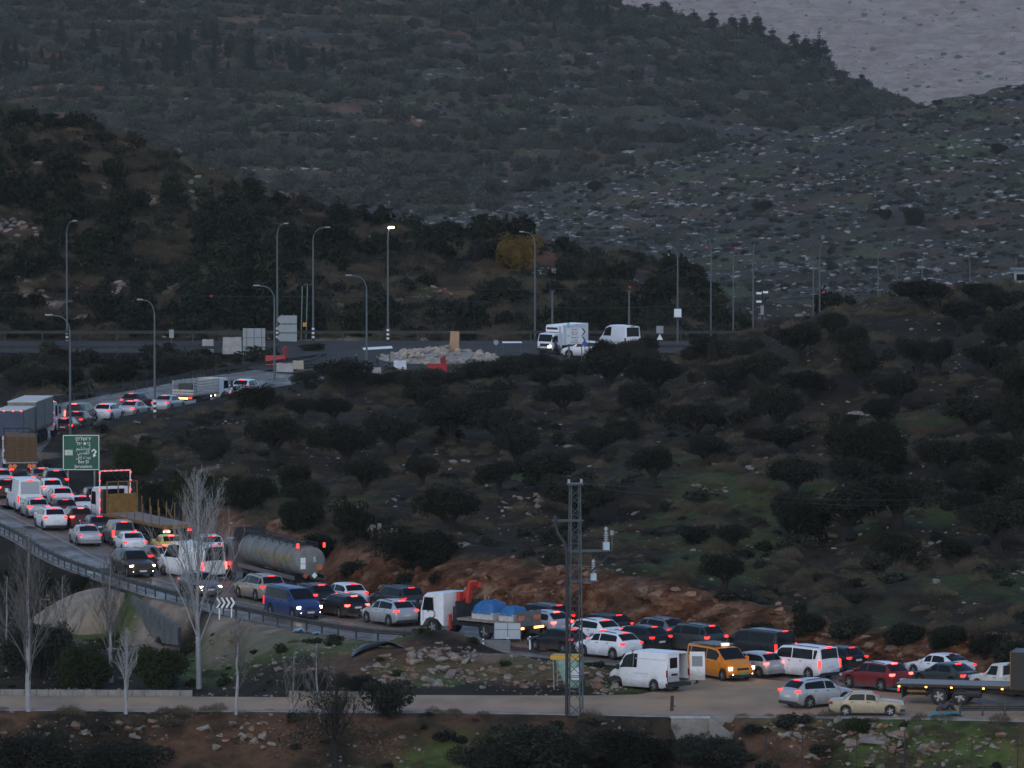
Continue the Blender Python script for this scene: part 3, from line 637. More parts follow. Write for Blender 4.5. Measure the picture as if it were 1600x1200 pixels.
# ------------------------------------------------------------------ the queue, from the junction back to the roundabout
Q = 'vehicles queueing on the road'
CARS = [
 # kind, px, py, colour, label, options
 ('sedan', 1478, 1072, 'green', 'dark green sedan behind the empty tow truck bed', {}),
 ('sedan', 1468, 1057, 'white', 'white sedan half hidden behind the dark green sedan', dict(lit='run')),
 ('suv', 1368, 1076, 'red', 'dark red crossover with a white roof, brake lights on', dict(roof=PAINT('white'))),
 ('old_sedan', 1354, 1117, 'tan', 'old tan saloon parked at the rubble edge, facing right', dict(lit='off', rz=-2, trim=M_TRIM, plate=M_PLATE)),
 ('suv', 1277, 1103, 'silver', 'silver crossover turning out beside the old tan saloon', dict(rz=38)),
 ('van', 1251, 1057, 'white', 'white passenger van with dark windows behind the silver crossover', dict(cat='van')),
 ('hatch', 1304, 1046, 'black', 'black hatchback peeping out beside the white passenger van', {}),
 ('hatch', 1175, 1055, 'silver', 'silver hatchback between the orange taxi van and white van', {}),
 ('van', 1184, 1031, 'black', 'black van on the far lane behind the orange taxi', dict(cat='van')),
 ('van', 1125, 1059, 'orange', 'orange minibus taxi with lit headlights facing the camera', dict(cat='taxi', rz=-58, lit='on', plate=M_PLATEG, trim=None)),
 ('bigsuv', 1078, 1017, 'green', 'dark grey-green off-roader on the far lane above the white panel van', {}),
 ('suv', 996, 1017, 'black', 'black crossover right behind the small white crossover', {}),
 ('suv', 1024, 1004, 'grey', 'grey crossover half hidden behind the black crossover', dict(lit='run')),
 ('suv', 950, 1027, 'white', 'small white crossover left of the white panel van', {}),
 ('suv', 921, 1006, 'white', 'white crossover behind the lattice pylon', {}),
 ('estate', 938, 993, 'dark', 'dark estate car behind the white crossover near the pylon', {}),
 ('hatch', 872, 1017, 'black', 'black hatchback in front of the pylon, near lane', {}),
 ('suv', 844, 993, 'silver', 'silver crossover at the tail of the crane truck', {}),
 ('bigsuv', 842, 984, 'dark', 'dark off-roader above the silver crossover near the crane truck', {}),
 ('hatch', 653, 973, 'black', 'black hatchback just beyond the crane truck cab', dict(lit='run')),
 ('suv', 608, 975, 'silver', 'silver crossover with glowing brake lights ahead of the crane truck', {}),
 ('bigsuv', 620, 955, 'dark', 'dark off-roader hidden behind the silver crossover mid queue', {}),
 ('estate', 533, 962, 'black', 'black estate car behind the blue minibus', {}),
 ('hatch', 537, 944, 'white', 'white hatchback beyond the black estate car', {}),
 ('suv', 486, 949, 'black', 'black crossover right behind the roof of the blue minibus', {}),
 ('van', 458, 963, 'blue', 'dark blue minibus with lit headlights driving towards the camera', dict(cat='van', d=-1, lit='on')),
 ('bigsuv', 406, 936, 'beige', 'silver-beige off-roader in front of the tanker', {}),
 ('longvan', 299, 902, 'white', 'long white panel van behind the tall bare tree', dict(cat='van', rz=122)),
 ('hatch', 313, 928, 'grey', 'dark grey hatchback with headlights on behind the bare tree', dict(d=-1, lit='on')),
 ('bigsuv', 208, 898, 'brown', 'brown off-roader with bright headlights coming down the near lane', dict(d=-1, lit='on')),
 ('suv', 323, 870, 'white', 'white crossover beyond the long white panel van', {}),
 ('hatch', 240, 884, 'maroon', 'dark red hatchback squeezed behind the brown off-roader', {}),
 ('sedan', 263, 866, 'yellow', 'yellow taxi saloon beside the orange flatbed', dict(cat='taxi')),
 ('sedan', 203, 861, 'white', 'white saloon ahead of the dark red hatchback', {}),
 ('mpv', 186, 850, 'grey', 'grey people carrier behind the silver saloon', {}),
 ('sedan', 133, 850, 'silver', 'silver saloon alone on the near lane below the maroon cars', dict(lit='run')),
 ('hatch', 150, 835, 'dark', 'dark hatchback ahead of the grey people carrier', {}),
 ('suv', 120, 825, 'maroon', 'maroon crossover behind the white crossover near the bend', {}),
 ('suv', 79, 826, 'white', 'white crossover nearest the guard rail at the bend', {}),
 ('hatch', 97, 808, 'maroon', 'small dark red car left of the white saloon at the bend', {}),
 ('hatch', 54, 807, 'silver', 'silver hatchback beside the white minibus at the bend', {}),
 ('sedan', 124, 803, 'white', 'white saloon in front of the orange flatbed cab', {}),
 ('hatch', 146, 790, 'dark', 'dark hatchback hiding beside the flatbed cab', {}),
 ('hatch', 93, 789, 'white', 'white hatchback below the black off-roader at the bend', {}),
 ('hatch', 78, 776, 'white', 'white car half hidden beside the white minibus', {}),
 ('bigsuv', 84, 766, 'black', 'black off-roader at the inner rail of the bend', {}),
 ('highvan', 38, 796, 'white', 'white high-roof minibus with red lettering seen from behind', dict(cat='van')),
 ('hatch', 8, 776, 'maroon', 'maroon car cut by the photo edge left of the white minibus', {}),
 ('hatch', 0, 760, 'silver', 'pale car cut by the photo edge below the pallet truck', {}),
 ('sedan', 63, 758, 'grey', 'grey saloon right under the pallet truck bed', {}),
 ('hatch', 105, 678, 'maroon', 'dark red car ahead of the curtain-sided lorry', {}),
 ('sedan', 124, 667, 'dark', 'dark saloon beside the lamp post above the green sign', {}),
 ('mpv', 127, 660, 'navy', 'navy blue people carrier ahead of the curtain-sided lorry', {}),
 ('hatch', 170, 655, 'white', 'white hatchback on the upper arm, brake lights on', {}),
 ('sedan', 210, 650, 'silver', 'silver saloon with a dark car behind it on the upper arm', {}),
 ('hatch', 214, 638, 'dark', 'dark hatchback beyond the silver saloon on the upper arm', {}),
 ('sedan', 264, 641, 'silver', 'silver saloon following the stake-sided lorry', {}),
 ('sedan', 358, 625, 'white', 'white saloon ahead of the stake-sided lorry', {}),
 ('suv', 386, 619, 'white', 'white car mostly hidden behind the dark round tree', {}),
 ('suv', 912, 558, 'white', 'white crossover beside the refrigerated lorry at the roundabout', dict(rz=168)),
 ('highvan', 968, 545, 'white', 'white panel van on the far highway', dict(cat='van', rz=118, lit='off')),
]
for k, px, py, colr, lab, o in CARS:
    o = dict(o); cat = o.pop('cat', 'car'); nm = {'van': 'van', 'taxi': 'taxi'}.get(cat, 'car')
    if lab.startswith('old tan'): nm = 'old_car'
    r = car(k, px, py, colr, lab, cat, name=nm, group=Q if not lab.startswith('old tan') else None, far=py < 700, **o)
    if 'minibus taxi' in lab: TAXI = r
    if 'red lettering' in lab:
        MINIBUS = r
        for q in r.children:
            if q.name.startswith('rear_window'): q.material_slots[0].link = 'OBJECT'; q.material_slots[0].material = mat('frosted_rear_glass', (.33, .37, .39), .3, var=.05)
    if 'taxi saloon' in lab: YTAXI = r

def text(name, body, size, m, parent, loc, rot, ext=.004, align='CENTER'):
    cu = bpy.data.curves.new(name, 'FONT'); cu.body = body; cu.size = size; cu.extrude = ext; cu.align_x = align; cu.align_y = 'CENTER'; cu.resolution_u = 2
    ob = bpy.data.objects.new(name + '_tmp', cu); COL.objects.link(ob); dg = bpy.context.evaluated_depsgraph_get()
    me = bpy.data.meshes.new_from_object(ob.evaluated_get(dg)); me.name = name; me.materials.clear(); me.materials.append(m)
    bpy.data.objects.remove(ob); o = link(bpy.data.objects.new(name, me)); o.parent = parent; o.location = loc; o.rotation_euler = rot; return o
M_REDTXT = mat('red_lettering', (.45, .02, .02), .5, var=.1, scale=9); M_BLKTXT = mat('black_lettering', (.02, .02, .022), .5, var=.1, scale=9)
M_YELTXT = mat('yellow_lettering', (.34, .25, .05), .5, var=.1, scale=9); M_WHTTXT = mat('white_lettering', (.78, .80, .78), .5, var=.05, scale=9)
text('lettering', 'Transit', .36, M_BLKTXT, MINIBUS, (-2.975, .35, 1.0), (R(90), 0, R(-90))); text('lettering', 'VIP', .30, M_REDTXT, MINIBUS, (-2.975, -.62, 1.0), (R(90), 0, R(-90)))
# taxi signs and the rack on the orange minibus
for t_, z in ((TAXI, 1.985), (YTAXI, 1.49)):
    MB().box((.55, 0, z + .08), (.18, .5, .16)).build('roof_sign', mat('taxi_sign_plastic', (.85, .8, .6), .4, emit=.8), t_)
rk = MB()
for x in np.linspace(-1.9, .2, 6): rk.tube([(x, -.75, 2.04), (x, .75, 2.04)], .02, 4)
for y in (-.75, .75): rk.tube([(-2.0, y, 2.04), (.3, y, 2.04)], .025, 4)
rk.build('roof_rack', M_STEEL, TAXI)
MB().box((-.4, 0, 2.06), (1.9, 1.3, .05)).build('rack_load', mat('grey_sheet', (.2, .2, .21), .7, var=.2), TAXI)

# ------------------------------------------------------------------ wrecked white panel van with its rear doors open
def wreck():
    c = G(1014, 1076); rz = R(135); sp = SPECS['shortvan']; P_ = car_meshes('shortvan'); L, W = sp['L'], sp['W']
    m = PAINT('white'); r = empty('panel_van', (c[0], c[1], -.02), rz, 'wrecked white panel van on the verge with its rear doors open', 'van'); hx = L / 2
    r.rotation_euler = (0, R(1.2), rz)
    # shell without the rear wall: same loft, open at the back
    xs = [x for x in stations(sp) if x <= L - .06]; v = []; f = []; rings = []
    for x in xs:
        S = section(sp, x); ring = [(y, z) for y, z in S] + [(-y, z) for y, z in S[-2:0:-1]]; rings.append(len(v)); v += [(hx - x, y, z) for y, z in ring]
    k_ = 12; f = [(rings[i] + k, rings[i] + (k + 1) % k_, rings[i + 1] + (k + 1) % k_, rings[i + 1] + k) for i in range(len(xs) - 1) for k in range(k_)] + [tuple(range(k_))]
    b = MB(); b.add(v, f); o = put(b.me('body', None, 38), 'body', r, m)
    put(P_['windscreen'], 'windscreen', r)
    for s in (-1, 1):
        put(P_['front_side_window', s], 'side_window', r); put(P_['mirror', s], 'mirror', r, M_TRIM)
        MB().box((-hx + .1, s * .93, 1.1), (.1, .12, .42)).build('tail_light', M_TAILOFF, r)
        rb = MB()
        panel(rb, sp, 3, 2.3, 4.8, .60, .635, s, .014, 4); panel(rb, sp, 2, 2.3, 3.4, .35, .46, s, .014, 4); panel(rb, sp, 3, 2.16, 2.185, .03, .95, s, .012, 1)
        rb.build('side_moulding', mat('moulding_grey', (.5, .5, .51), .5, var=.1), r)
    MB().box((-hx + .1, 0, .42), (.3, 1.9, .2)).build('bumper', M_TRIM, r)
    fl = MB().box((-.9, 0, .68), (3.1, 1.75, .06)); fl.box((.5, 0, 1.5), (.06, 1.75, 1.7)); fl.build('load_floor', M_INT, r)
    def door(sy, ang, glassy):
        # hinge on the body corner; door lies along -y*sy when shut
        d = empty('rear_door'); d.parent = r; d.location = (-hx + .03, sy * .94, .62); d.rotation_euler = (0, 0, ang)
        w_ = .93; fr_ = MB()
        for (y0, y1, z0, z1) in ((0, w_, 0, .80), (0, w_, 1.42, 1.68), (0, .14, .80, 1.42), (w_ - .14, w_, .80, 1.42)):
            fr_.box((0, -sy * (y0 + y1) / 2, (z0 + z1) / 2), (.05, y1 - y0, z1 - z0))
        put(fr_.me('door_panel', None), 'door_panel', d, m)
        MB().box((0, -sy * w_ / 2, 1.11), (.02, w_ - .26, .62)).build('window', M_GLASS if glassy else mat('door_glass', (.25, .27, .29), .1, spec=.6), d)
        g = MB().box((-.04, -sy * w_ * .55, .42), (.03, .5, .12)); g.build('handle_recess', M_TRIM, d)
        return d
    door(1, 0, True)
    door(-1, R(118), False)
    xa = hx - sp['fo']; xb = xa - sp['wb']
    add_wheels(r, .35, [(xb, -.9), (xb, .9), (xa, -.9)])
    # crumpled front: loose wing, bare hub, hanging bumper
    cr = MB(); cr.box((hx - .55, .98, .62), (.8, .06, .28), rz=.35, ry=.4); cr.box((hx - .1, .5, .45), (.14, 1.1, .24), rz=.5, rx=.3); cr.box((hx + .25, .1, .3), (.5, .9, .05), ry=.3, rx=.2)
    cr.build('torn_bumper', M_TRIM, r); MB().tube([(xa, .7, .3), (xa, .93, .3)], .16, 12).build('bare_hub', M_DKSTEEL, r)
    # window front arch black hole
    return r
WRECK = wreck()

# ------------------------------------------------------------------ lorries
M_WCAB = PAINT('white'); M_OCHRE = mat('ochre_paint', (.20, .105, .02), .6, var=.3, scale=3); M_DECK = mat('deck_planks', (.22, .19, .16), .85, var=.3, scale=4)
SPECS['cab'] = dict(L=2.2, W=2.4, wb=9, fo=1.0, r=.5, k='van', belt=[(0, 1.35), (.05, 1.62), (2.2, 1.66)], hood=[(0, 1.40), (.05, 1.68), (.08, 1.72)], roof=[(.42, 2.72), (.8, 2.85), (2.2, 2.85)], tail=[(2.2, 2.84)])
def truck_cab(root, x, h=1.0, m=None, wr=.5, w=2.4, stripe=None):
    """cab-over cab whose nose is at local x; h scales its height"""
    m = m or M_WCAB; b = MB(); hw = w / 2
    prof = [(x - 2.05, .62), (x - 1.95, .62), (x - 1.58, 1.0), (x - 1.05, 1.12), (x - .52, 1.0), (x - .18, .55), (x - .02, .48), (x, 1.15 * h + .3), (x - .05, 1.55 * h + .2), (x - .34, 2.62 * h), (x - .60, 2.80 * h), (x - 2.05, 2.86 * h)]
    n = len(prof); v = []; rows = [(-hw, .93), (-hw + .10, 1), (hw - .10, 1), (hw, .93)]
    xm, zm = x - 1.05, 1.6
    for y, s in rows: v += [(xm + (px - xm) * (s if px > x - 1.9 else 1), y, zm + (pz - zm) * (1 - (1 - s) * .6)) for px, pz in prof]
    f = [(i * n + k, i * n + (k + 1) % n, (i + 1) * n + (k + 1) % n, (i + 1) * n + k) for i in range(3) for k in range(n)] + [tuple(range(n))[::-1], tuple(3 * n + k for k in range(n))]
    b.add(v, f); put(b.me('cab', None, 30), 'cab', root, m)
    ws = MB(); ws.box((x - .185, 0, (1.6 * h + .2 + 2.58 * h) / 2), (.03, w - .3, 1.0 * h), ry=math.atan2(-.29, 1.02 * h)); ws.build('windscreen', M_GLASS, root)
    for s in (-1, 1):
        MB().prism([(x - .22, 1.62 * h), (x - .42, 2.5 * h), (x - 1.15, 2.5 * h), (x - 1.2, 1.62 * h)], s * (hw - .01) - .02, s * (hw - .01) + .02).build('side_window', M_GLASS, root)
        MB().box((x + .02, s * (hw + .17), 2.05 * h), (.12, .2, .65)).build('mirror', M_TRIM, root)
        MB().box((x + .005, s * (hw - .3), .85), (.06, .36, .2)).build('headlight', M_HEADOFF, root)
        dl = MB(); dl.box((x - 1.22, s * (hw + .004), 1.8 * h), (.02, .012, 1.5)); dl.box((x - .3, s * (hw + .004), 1.25 * h), (.02, .012, .7)); dl.build('door_seam', M_TRIM, root)
    MB().box((x + .01, 0, 1.15 * h + .1), (.05, w * .6, .35)).build('grille', M_TRIM, root)
    MB().box((x - .02, 0, .58), (.12, w - .06, .28)).build('bumper', M_TRIM, root)
def chassis(root, x0, x1, z=.85, w=.9, m=None):
    c = MB()
    for y in (-w / 2, w / 2): c.box(((x0 + x1) / 2, y, z), (abs(x1 - x0), .1, .24))
    for x in np.linspace(x0, x1, 6)[1:-1]: c.box((x, 0, z), (.1, w, .12))
    c.tube([(x1 * .25 + x0 * .75, -.95, z - .1), (x1 * .45 + x0 * .55, -.95, z - .1)], .26, 10); c.box((x1 * .3 + x0 * .7, .95, z - .1), (.8, .45, .45))
    return c.build('chassis', m or M_DKSTEEL, root)
def tail_lamps(root, x, w, z=.85, m=M_TAIL, sz=(.06, .35, .14)):
    for s in (-1, 1): MB().box((x, s * (w / 2 - .25), z), sz).build('tail_light', m, root)
def mudguards(root, xs_, y, r, w_=.3):
    for x in xs_:
        for s in (-1, 1):
            g = MB(); pts = [(x + (r + .09) * math.cos(a), r + (r + .09) * math.sin(a)) for a in np.linspace(.35, math.pi - .35, 7)]
            for a, b in zip(pts[:-1], pts[1:]): g.box(((a[0] + b[0]) / 2, s * y, (a[1] + b[1]) / 2), (math.hypot(b[0] - a[0], b[1] - a[1]), w_, .03), ry=-math.atan2(b[1] - a[1], b[0] - a[0]))
            g.build('mudguard', M_TRIM, root)
def lorry(name, px, py, label, cat='lorry', d=1, rz=None, turn=0, group=Q):
    c = G(px, py); rz = heading(c, d) + R(turn) if rz is None else R(rz); return empty(name, (c[0], c[1], .006), rz, label, cat, group)

# crane truck with two loads under blue sheets
t = lorry('crane_truck', 750, 995, 'white flatbed truck with folded red crane and blue-sheeted loads', turn=7)
truck_cab(t, 4.1, .96, stripe=True); chassis(t, -4.0, 3.2, .8)
st_ = MB(); st_.tube([(3.1 + .35 * math.cos(a), -1.215, 1.35 + .25 * math.sin(a)) for a in np.linspace(.4, 5.2, 14)], .03, 4); st_.tube([(3.1 + .35 * math.cos(a), 1.215, 1.35 + .25 * math.sin(a)) for a in np.linspace(.4, 5.2, 14)], .03, 4); st_.build('door_emblem', M_BLKTXT, t)
add_wheels(t, .5, [(3.05, -1.0), (3.05, 1.0), (-1.4, -1.0), (-1.4, 1.0), (-2.7, -1.0), (-2.7, 1.0)], .36)
mudguards(t, (-1.4, -2.7), 1.0, .5)
MB().box((-1.6, 0, 1.18), (5.0, 2.4, .14)).build('bed', M_DECK, t); MB().box((1.0, 0, 1.75), (.08, 2.4, 1.1)).build('headboard', M_DKSTEEL, t)
MB().box((-4.13, 0, 1.45), (.06, 2.35, .95)).build('tailboard', mat('grey_tailboard', (.14, .13, .125), .7, var=.25), t)
hs = MB()
for s in (-1, 1):
    for k in range(3): hs.box((-4.17, s * .75 + (k - 1) * .2, 1.5), (.015, .09, .34), rx=.5)
hs.build('hazard_stripes', mat('hazard_orange', (.75, .22, .08), .5, var=.1), t)
tail_lamps(t, -4.15, 2.4, .85, M_AMBER, (.06, .9, .12)); MB().box((-4.12, 0, .86), (.06, 2.3, .2)).build('rear_beam', M_DKSTEEL, t)
cr = empty('crane'); cr.parent = t; M_CRANE = mat('crane_red', (.46, .035, .02), .5, var=.15, scale=3)
MB().box((1.55, 0, 1.35), (.55, 1.1, 1.0)).build('crane_base', M_DKSTEEL, cr)
MB().box((1.55, .2, 2.15), (.30, .30, 1.3)).build('crane_column', M_CRANE, cr)
k = MB(); k.prism([(2.0, 2.1), (1.65, 2.0), (.55, 3.15), (.45, 3.5), (.75, 3.55)], -.32, .02); k.prism([(.5, 3.5), (.72, 3.55), (.95, 2.2), (.75, 2.1)], .04, .34); k.prism([(.3, 3.1), (.55, 3.05), (.75, 3.3), (.4, 3.45)], -.5, -.34); k.prism([(1.2, 1.5), (1.45, 1.5), (1.32, 2.5), (1.1, 2.45)], -.42, -.2); k.build('crane_boom', M_CRANE, cr)
k = MB(); k.tube([(1.72, .3, 2.0), (1.72, -.6, 3.0)], .07, 8); k.tube([(1.3, -.9, 1.1), (1.3, -1.25, 1.9), (1.3, -1.2, 2.5)], .05, 6); k.build('crane_ram', M_STEEL, cr)
for s in (-1, 1): MB().box((1.55, s * 1.12, .95), (.16, .16, .95)).build('stabiliser_leg', M_CRANE, t)
for x in (.55, .2): MB().tube([(x, -1.1, 1.2), (x, -1.1, 2.5)], .035, 5).build('stake', M_STEEL, t)
sheet = mat('blue_tarpaulin', (.02, .12, .30), .5, var=.25, scale=4, bump=.6)
def tarp(px_, L, W, H, label, x, rootz=1.25):
    n = 14; mth = 10; v = []
    for i in range(n + 1):
        for j in range(mth + 1):
            u, w_ = i / n * 2 - 1, j / mth * 2 - 1; e = (1 - abs(u) ** 5) * (1 - abs(w_) ** 5); e = e ** .35 if e > 0 else 0
            v.append((u * L / 2 * (1 + .04 * vn(i, j, 3)), w_ * W / 2 * (1 + .05 * vn(i, j, 4)), H * e * (.88 + .25 * vn(i / 2.5, j / 2, 5) + .22 * vn(i / 1.1, j / 1.1, 6) - .10 * u)))
    f = [(i * (mth + 1) + j, i * (mth + 1) + j + 1, (i + 1) * (mth + 1) + j + 1, (i + 1) * (mth + 1) + j) for i in range(n) for j in range(mth)]
    M = t.matrix_basis; e = empty('sheeted_load', M @ Vector((x, .1, rootz)), t.rotation_euler[2], label, 'load')
    MB().box((0, 0, .22), (L * 1.02, W * .96, .44)).build('pallet_crate', mat('load_pallet', (.45, .44, .42), .8, var=.2), e)
    o = mesh_obj('tarpaulin', v, f, sheet, e); o.location = (0, 0, .35); o.data.shade_smooth()
tarp(0, 1.75, 1.7, .85, 'large bundle under a blue tarpaulin on the crane truck', -1.0); tarp(0, 1.2, 1.5, .6, 'small blue-covered bundle at the tail of the crane truck', -2.95)

# fuel tanker
t = lorry('tanker_truck', 434, 919, 'dark grey fuel tanker with yellow lettering on its barrel', 'tanker', rz=113)
truck_cab(t, 7.6, 1.05, PAINT('grey')); chassis(t, -6.2, 7.0, .95); M_TANK = mat('tank_skin', (.165, .17, .16), .75, .1, var=.22, scale=1.5)
b = MB(); n = 28; st = [(-6.35, .0), (-6.32, .55), (-6.2, .9), (-6.0, 1.0), (2.5, 1.0), (4.55, 1.0), (4.75, .9), (4.87, .5), (4.9, 0.)]
v = []; 
for x, s in st: v += [(x, 1.13 * s * math.cos(2 * math.pi * k / n), 2.35 + 1.02 * s * math.sin(2 * math.pi * k / n)) for k in range(n)]
b.add(v, [(i * n + k, i * n + (k + 1) % n, (i + 1) * n + (k + 1) % n, (i + 1) * n + k) for i in range(len(st) - 1) for k in range(n)]); tank = put(b.me('tank', None, 40), 'tank', t, M_TANK)
k = MB()
for x in (-4.4, -2.2, 0, 2.2, 4.0): k.tube([(x, 1.145 * math.cos(a), 2.35 + 1.035 * math.sin(a)) for a in np.linspace(0, 2 * math.pi, 29)], .022, 4)
k.build('tank_bands', mat('tank_band', (.12, .125, .125), .5, .3, var=.2), tank)
k = MB()
for s in (-1, 1):
    k.tube([(-6.0, s * .62, 3.55), (4.6, s * .62, 3.55)], .04, 4); k.tube([(-6.0, s * .34, 3.62), (4.6, s * .34, 3.62)], .03, 4)
    for x in np.linspace(-5.9, 4.5, 9): k.tube([(x, s * .62, 3.15), (x, s * .62, 3.55)], .03, 4)
for x in np.linspace(-5.9, 4.5, 13): k.box((x, 0, 3.42), (.10, 1.2, .04))
k.build('walkway', M_DKSTEEL, tank)
k = MB()
for x in (-4.6, -2.4, -.2, 2.0, 3.9): k.tube([(x, 0, 3.3), (x, 0, 3.56)], .28, 10)
k.build('manhole_covers', M_DKSTEEL, tank)
for s in (-1, 1): MB().box((-6.25, s * .95, 3.45), (.12, .12, .3)).build('marker_light', M_TAIL, t)
k = MB(); k.box((-6.34, .62, 2.45), (.02, .36, .38)); k.box((-6.34, .62, 2.05), (.02, .36, .36)); k.build('warning_placard', M_WHTTXT, t)
MB().box((-6.38, -.55, 1.95), (.02, .42, .36)).build('warning_placard', mat('orange_placard', (.5, .14, .03), .5, var=.1), t); text('tank_numeral', '5', .45, M_WHTTXT, t, (-6.4, -.2, 2.5), (R(90), 0, R(-90)))
for y, mm in ((.45, mat('red_placard', (.4, .08, .06), .5, var=.1)), (-.2, M_WHTTXT)): MB().box((-6.36, y, 1.42), (.02, .3, .3), rx=R(45)).build('hazard_diamond', mm, t)
text('tank_lettering', 'محطة الريان للمحروقات', .62, M_YELTXT, t, (-2.6, 1.19, 2.62), (R(90), 0, R(180))); text('tank_lettering', 'شفا عمرو', .3, mat('red_tank_lettering', (.42, .08, .02), .5, var=.1), t, (-2.7, 1.19, 2.05), (R(90), 0, R(180)))
k = MB()
for s in (-1, 1): k.box((-.7, s * 1.13, 1.25), (10.6, .06, .28))
k.build('side_rail', mat('tank_rail', (.10, .10, .10), .6, var=.2), t); MB().box((-6.3, 0, .75), (.1, 2.3, .22)).build('rear_beam', M_DKSTEEL, t); tail_lamps(t, -6.37, 2.2, .78, M_TAILDIM)
add_wheels(t, .5, [(x, y) for x in (6.3, 3.2, 2.0, -3.0, -4.2, -5.4) for y in (-1.0, 1.0)], .36, False)
fr_ = MB(); fr_.box((5.35, 0, 3.75), (.06, 2.35, .08)); fr_.box((5.35, 0, 2.9), (.06, 2.35, .08)); [fr_.box((5.35, s * 1.15, 3.3), (.07, .07, .95)) for s in (-1, 1)]; fr_.box((5.38, 0, 3.3), (.03, 2.3, .8)); fr_.build('wind_deflector', M_TRIM, t)

# orange flatbed trailer behind a white tractor outlined in red lamps
t = lorry('flatbed_truck', 227, 837, 'empty orange flatbed trailer behind a white cab outlined in red lamps', turn=10)
truck_cab(t, 8.3, 1.1); chassis(t, -6.4, 7.6, .9)
bd = MB().box((-.9, 0, 1.28), (11.2, 2.5, .1)); bd.build('deck', M_DECK, t)
pl = MB()
for j in range(8):
    MB().box((-.9, -1.09 + j * .312, 1.345), (11.2, .29, .035)).build('plank', M_DECK, t)
ed = MB(); ed.box((-6.55, 0, 1.2), (.12, 2.56, .28))
for s in (-1, 1): ed.box((-.9, s * 1.28, 1.22), (11.3, .06, .22))
ed.build('deck_edge', M_OCHRE, t)
for s in (-1, 1):
    for x in np.linspace(-6.1, 3.9, 7): MB().box((x, s * 1.25, 1.95), (.07, .06, 1.3)).build('stake', M_OCHRE, t)
MB().box((4.75, 0, 2.05), (.08, 2.5, 1.4)).build('headboard', M_OCHRE, t)
hb_ = MB(); [hb_.box((4.75, y, 3.2), (.06, .08, .95)) for y in (-1.2, -.5, .3, 1.2)]; hb_.box((4.75, 0, 3.65), (.06, 2.5, .07)); hb_.build('headboard_frame', M_OCHRE, t)
lf_ = MB(); lf_.tube([(6.2, -1.22, 1.0), (6.2, -1.22, 4.35)], .05, 4); lf_.tube([(6.2, 1.22, 1.0), (6.2, 1.22, 4.35)], .05, 4); lf_.tube([(6.2, -1.25, 4.35), (6.2, 1.25, 4.35)], .05, 4); lf_.build('lamp_frame', M_WCAB, t)
for y, z in [(y, 4.37) for y in (-.95, -.5, -.1, .35, .8)] + [(s * 1.24, z) for s in (-1, 1) for z in (1.5, 2.2, 2.9, 3.6, 4.2)]: MB().box((6.13, y, z), (.06, .11, .08)).build('marker_light', M_TAIL, t)
MB().box((5.9, .95, 2.1), (.5, .4, 1.8)).build('air_deflector', M_TRIM, t); MB().box((6.15, 0, 2.75), (.05, 1.4, .5)).build('rear_cab_window', M_GLASS, t)
add_wheels(t, .5, [(x, y) for x in (7.1, 4.0, 2.8, -3.4, -4.6, -5.8) for y in (-1.0, 1.0)], .36, False); tail_lamps(t, -6.63, 2.3, .95)

# lorry loaded with stacked wooden pallets
t = lorry('pallet_lorry', 30, 740, 'flatbed lorry stacked high with wooden pallets at the bend', turn=0)
truck_cab(t, 4.3, 1.0); chassis(t, -4.2, 3.6, .85); MB().box((-1.4, 0, 1.2), (6.0, 2.45, .14)).build('deck', mat('pale_deck_edge', (.35, .33, .31), .7, var=.2), t)
rb = MB().box((-4.42, 0, .95), (.05, 2.4, .5)); rb.build('rear_beam', M_DKSTEEL, t)
k = MB(); [k.box((-4.46, y, .97), (.02, .3, .3), rx=.4) for y in (-.95, -.6, .6, .95)]; k.build('hazard_stripes', mat('hazard_orange', (.75, .22, .08), .5), t); tail_lamps(t, -4.46, 2.2, .72)
add_wheels(t, .5, [(x, y) for x in (3.2, -1.8, -3.0) for y in (-1.0, 1.0)], .36, False)
k = MB(); [k.tube([(2.05, y, 2.0), (2.05, y, 3.55)], .04, 4) for y in (-1.1, 0, 1.1)]; [k.tube([(2.05, -1.1, z), (2.05, 1.1, z)], .04, 4) for z in (2.8, 3.55)]; k.build('headboard', M_TRIM, t)
M_PAL = mat('pallet_wood', (.13, .078, .04), .85, var=.35, scale=5)
pm = MB()
for j in range(7): pm.box((0, -.52 + j * .173, .13), (1.2, .10, .022))
for j in range(3): pm.box((0, -.5 + j * .5, .07), (1.2, .1, .09)); pm.box((-.55 + j * .55, 0, .012), (.1, 1.1, .022))
pme = pm.me('wooden_pallet', M_PAL)
for ix in range(4):
    for iy in range(2):
        for iz in range(14 if (ix, iy) != (3, 0) else 10):
            o = link(bpy.data.objects.new('wooden_pallet', pme)); o.matrix_world = t.matrix_basis @ Matrix.Translation((-3.75 + ix * 1.27 + random.uniform(-.05, .05), -.61 + iy * 1.22 + random.uniform(-.04, .04), 1.28 + iz * .148)) @ Matrix.Rotation(math.pi / 2 + random.uniform(-.04, .04), 4, 'Z')
            tag(o, 'wooden pallet in the %s %s stack on the flatbed lorry' % (('rearmost', 'second', 'third', 'foremost')[ix], ('right-hand', 'left-hand')[iy]), 'pallet', 'pallets stacked on the flatbed lorry')

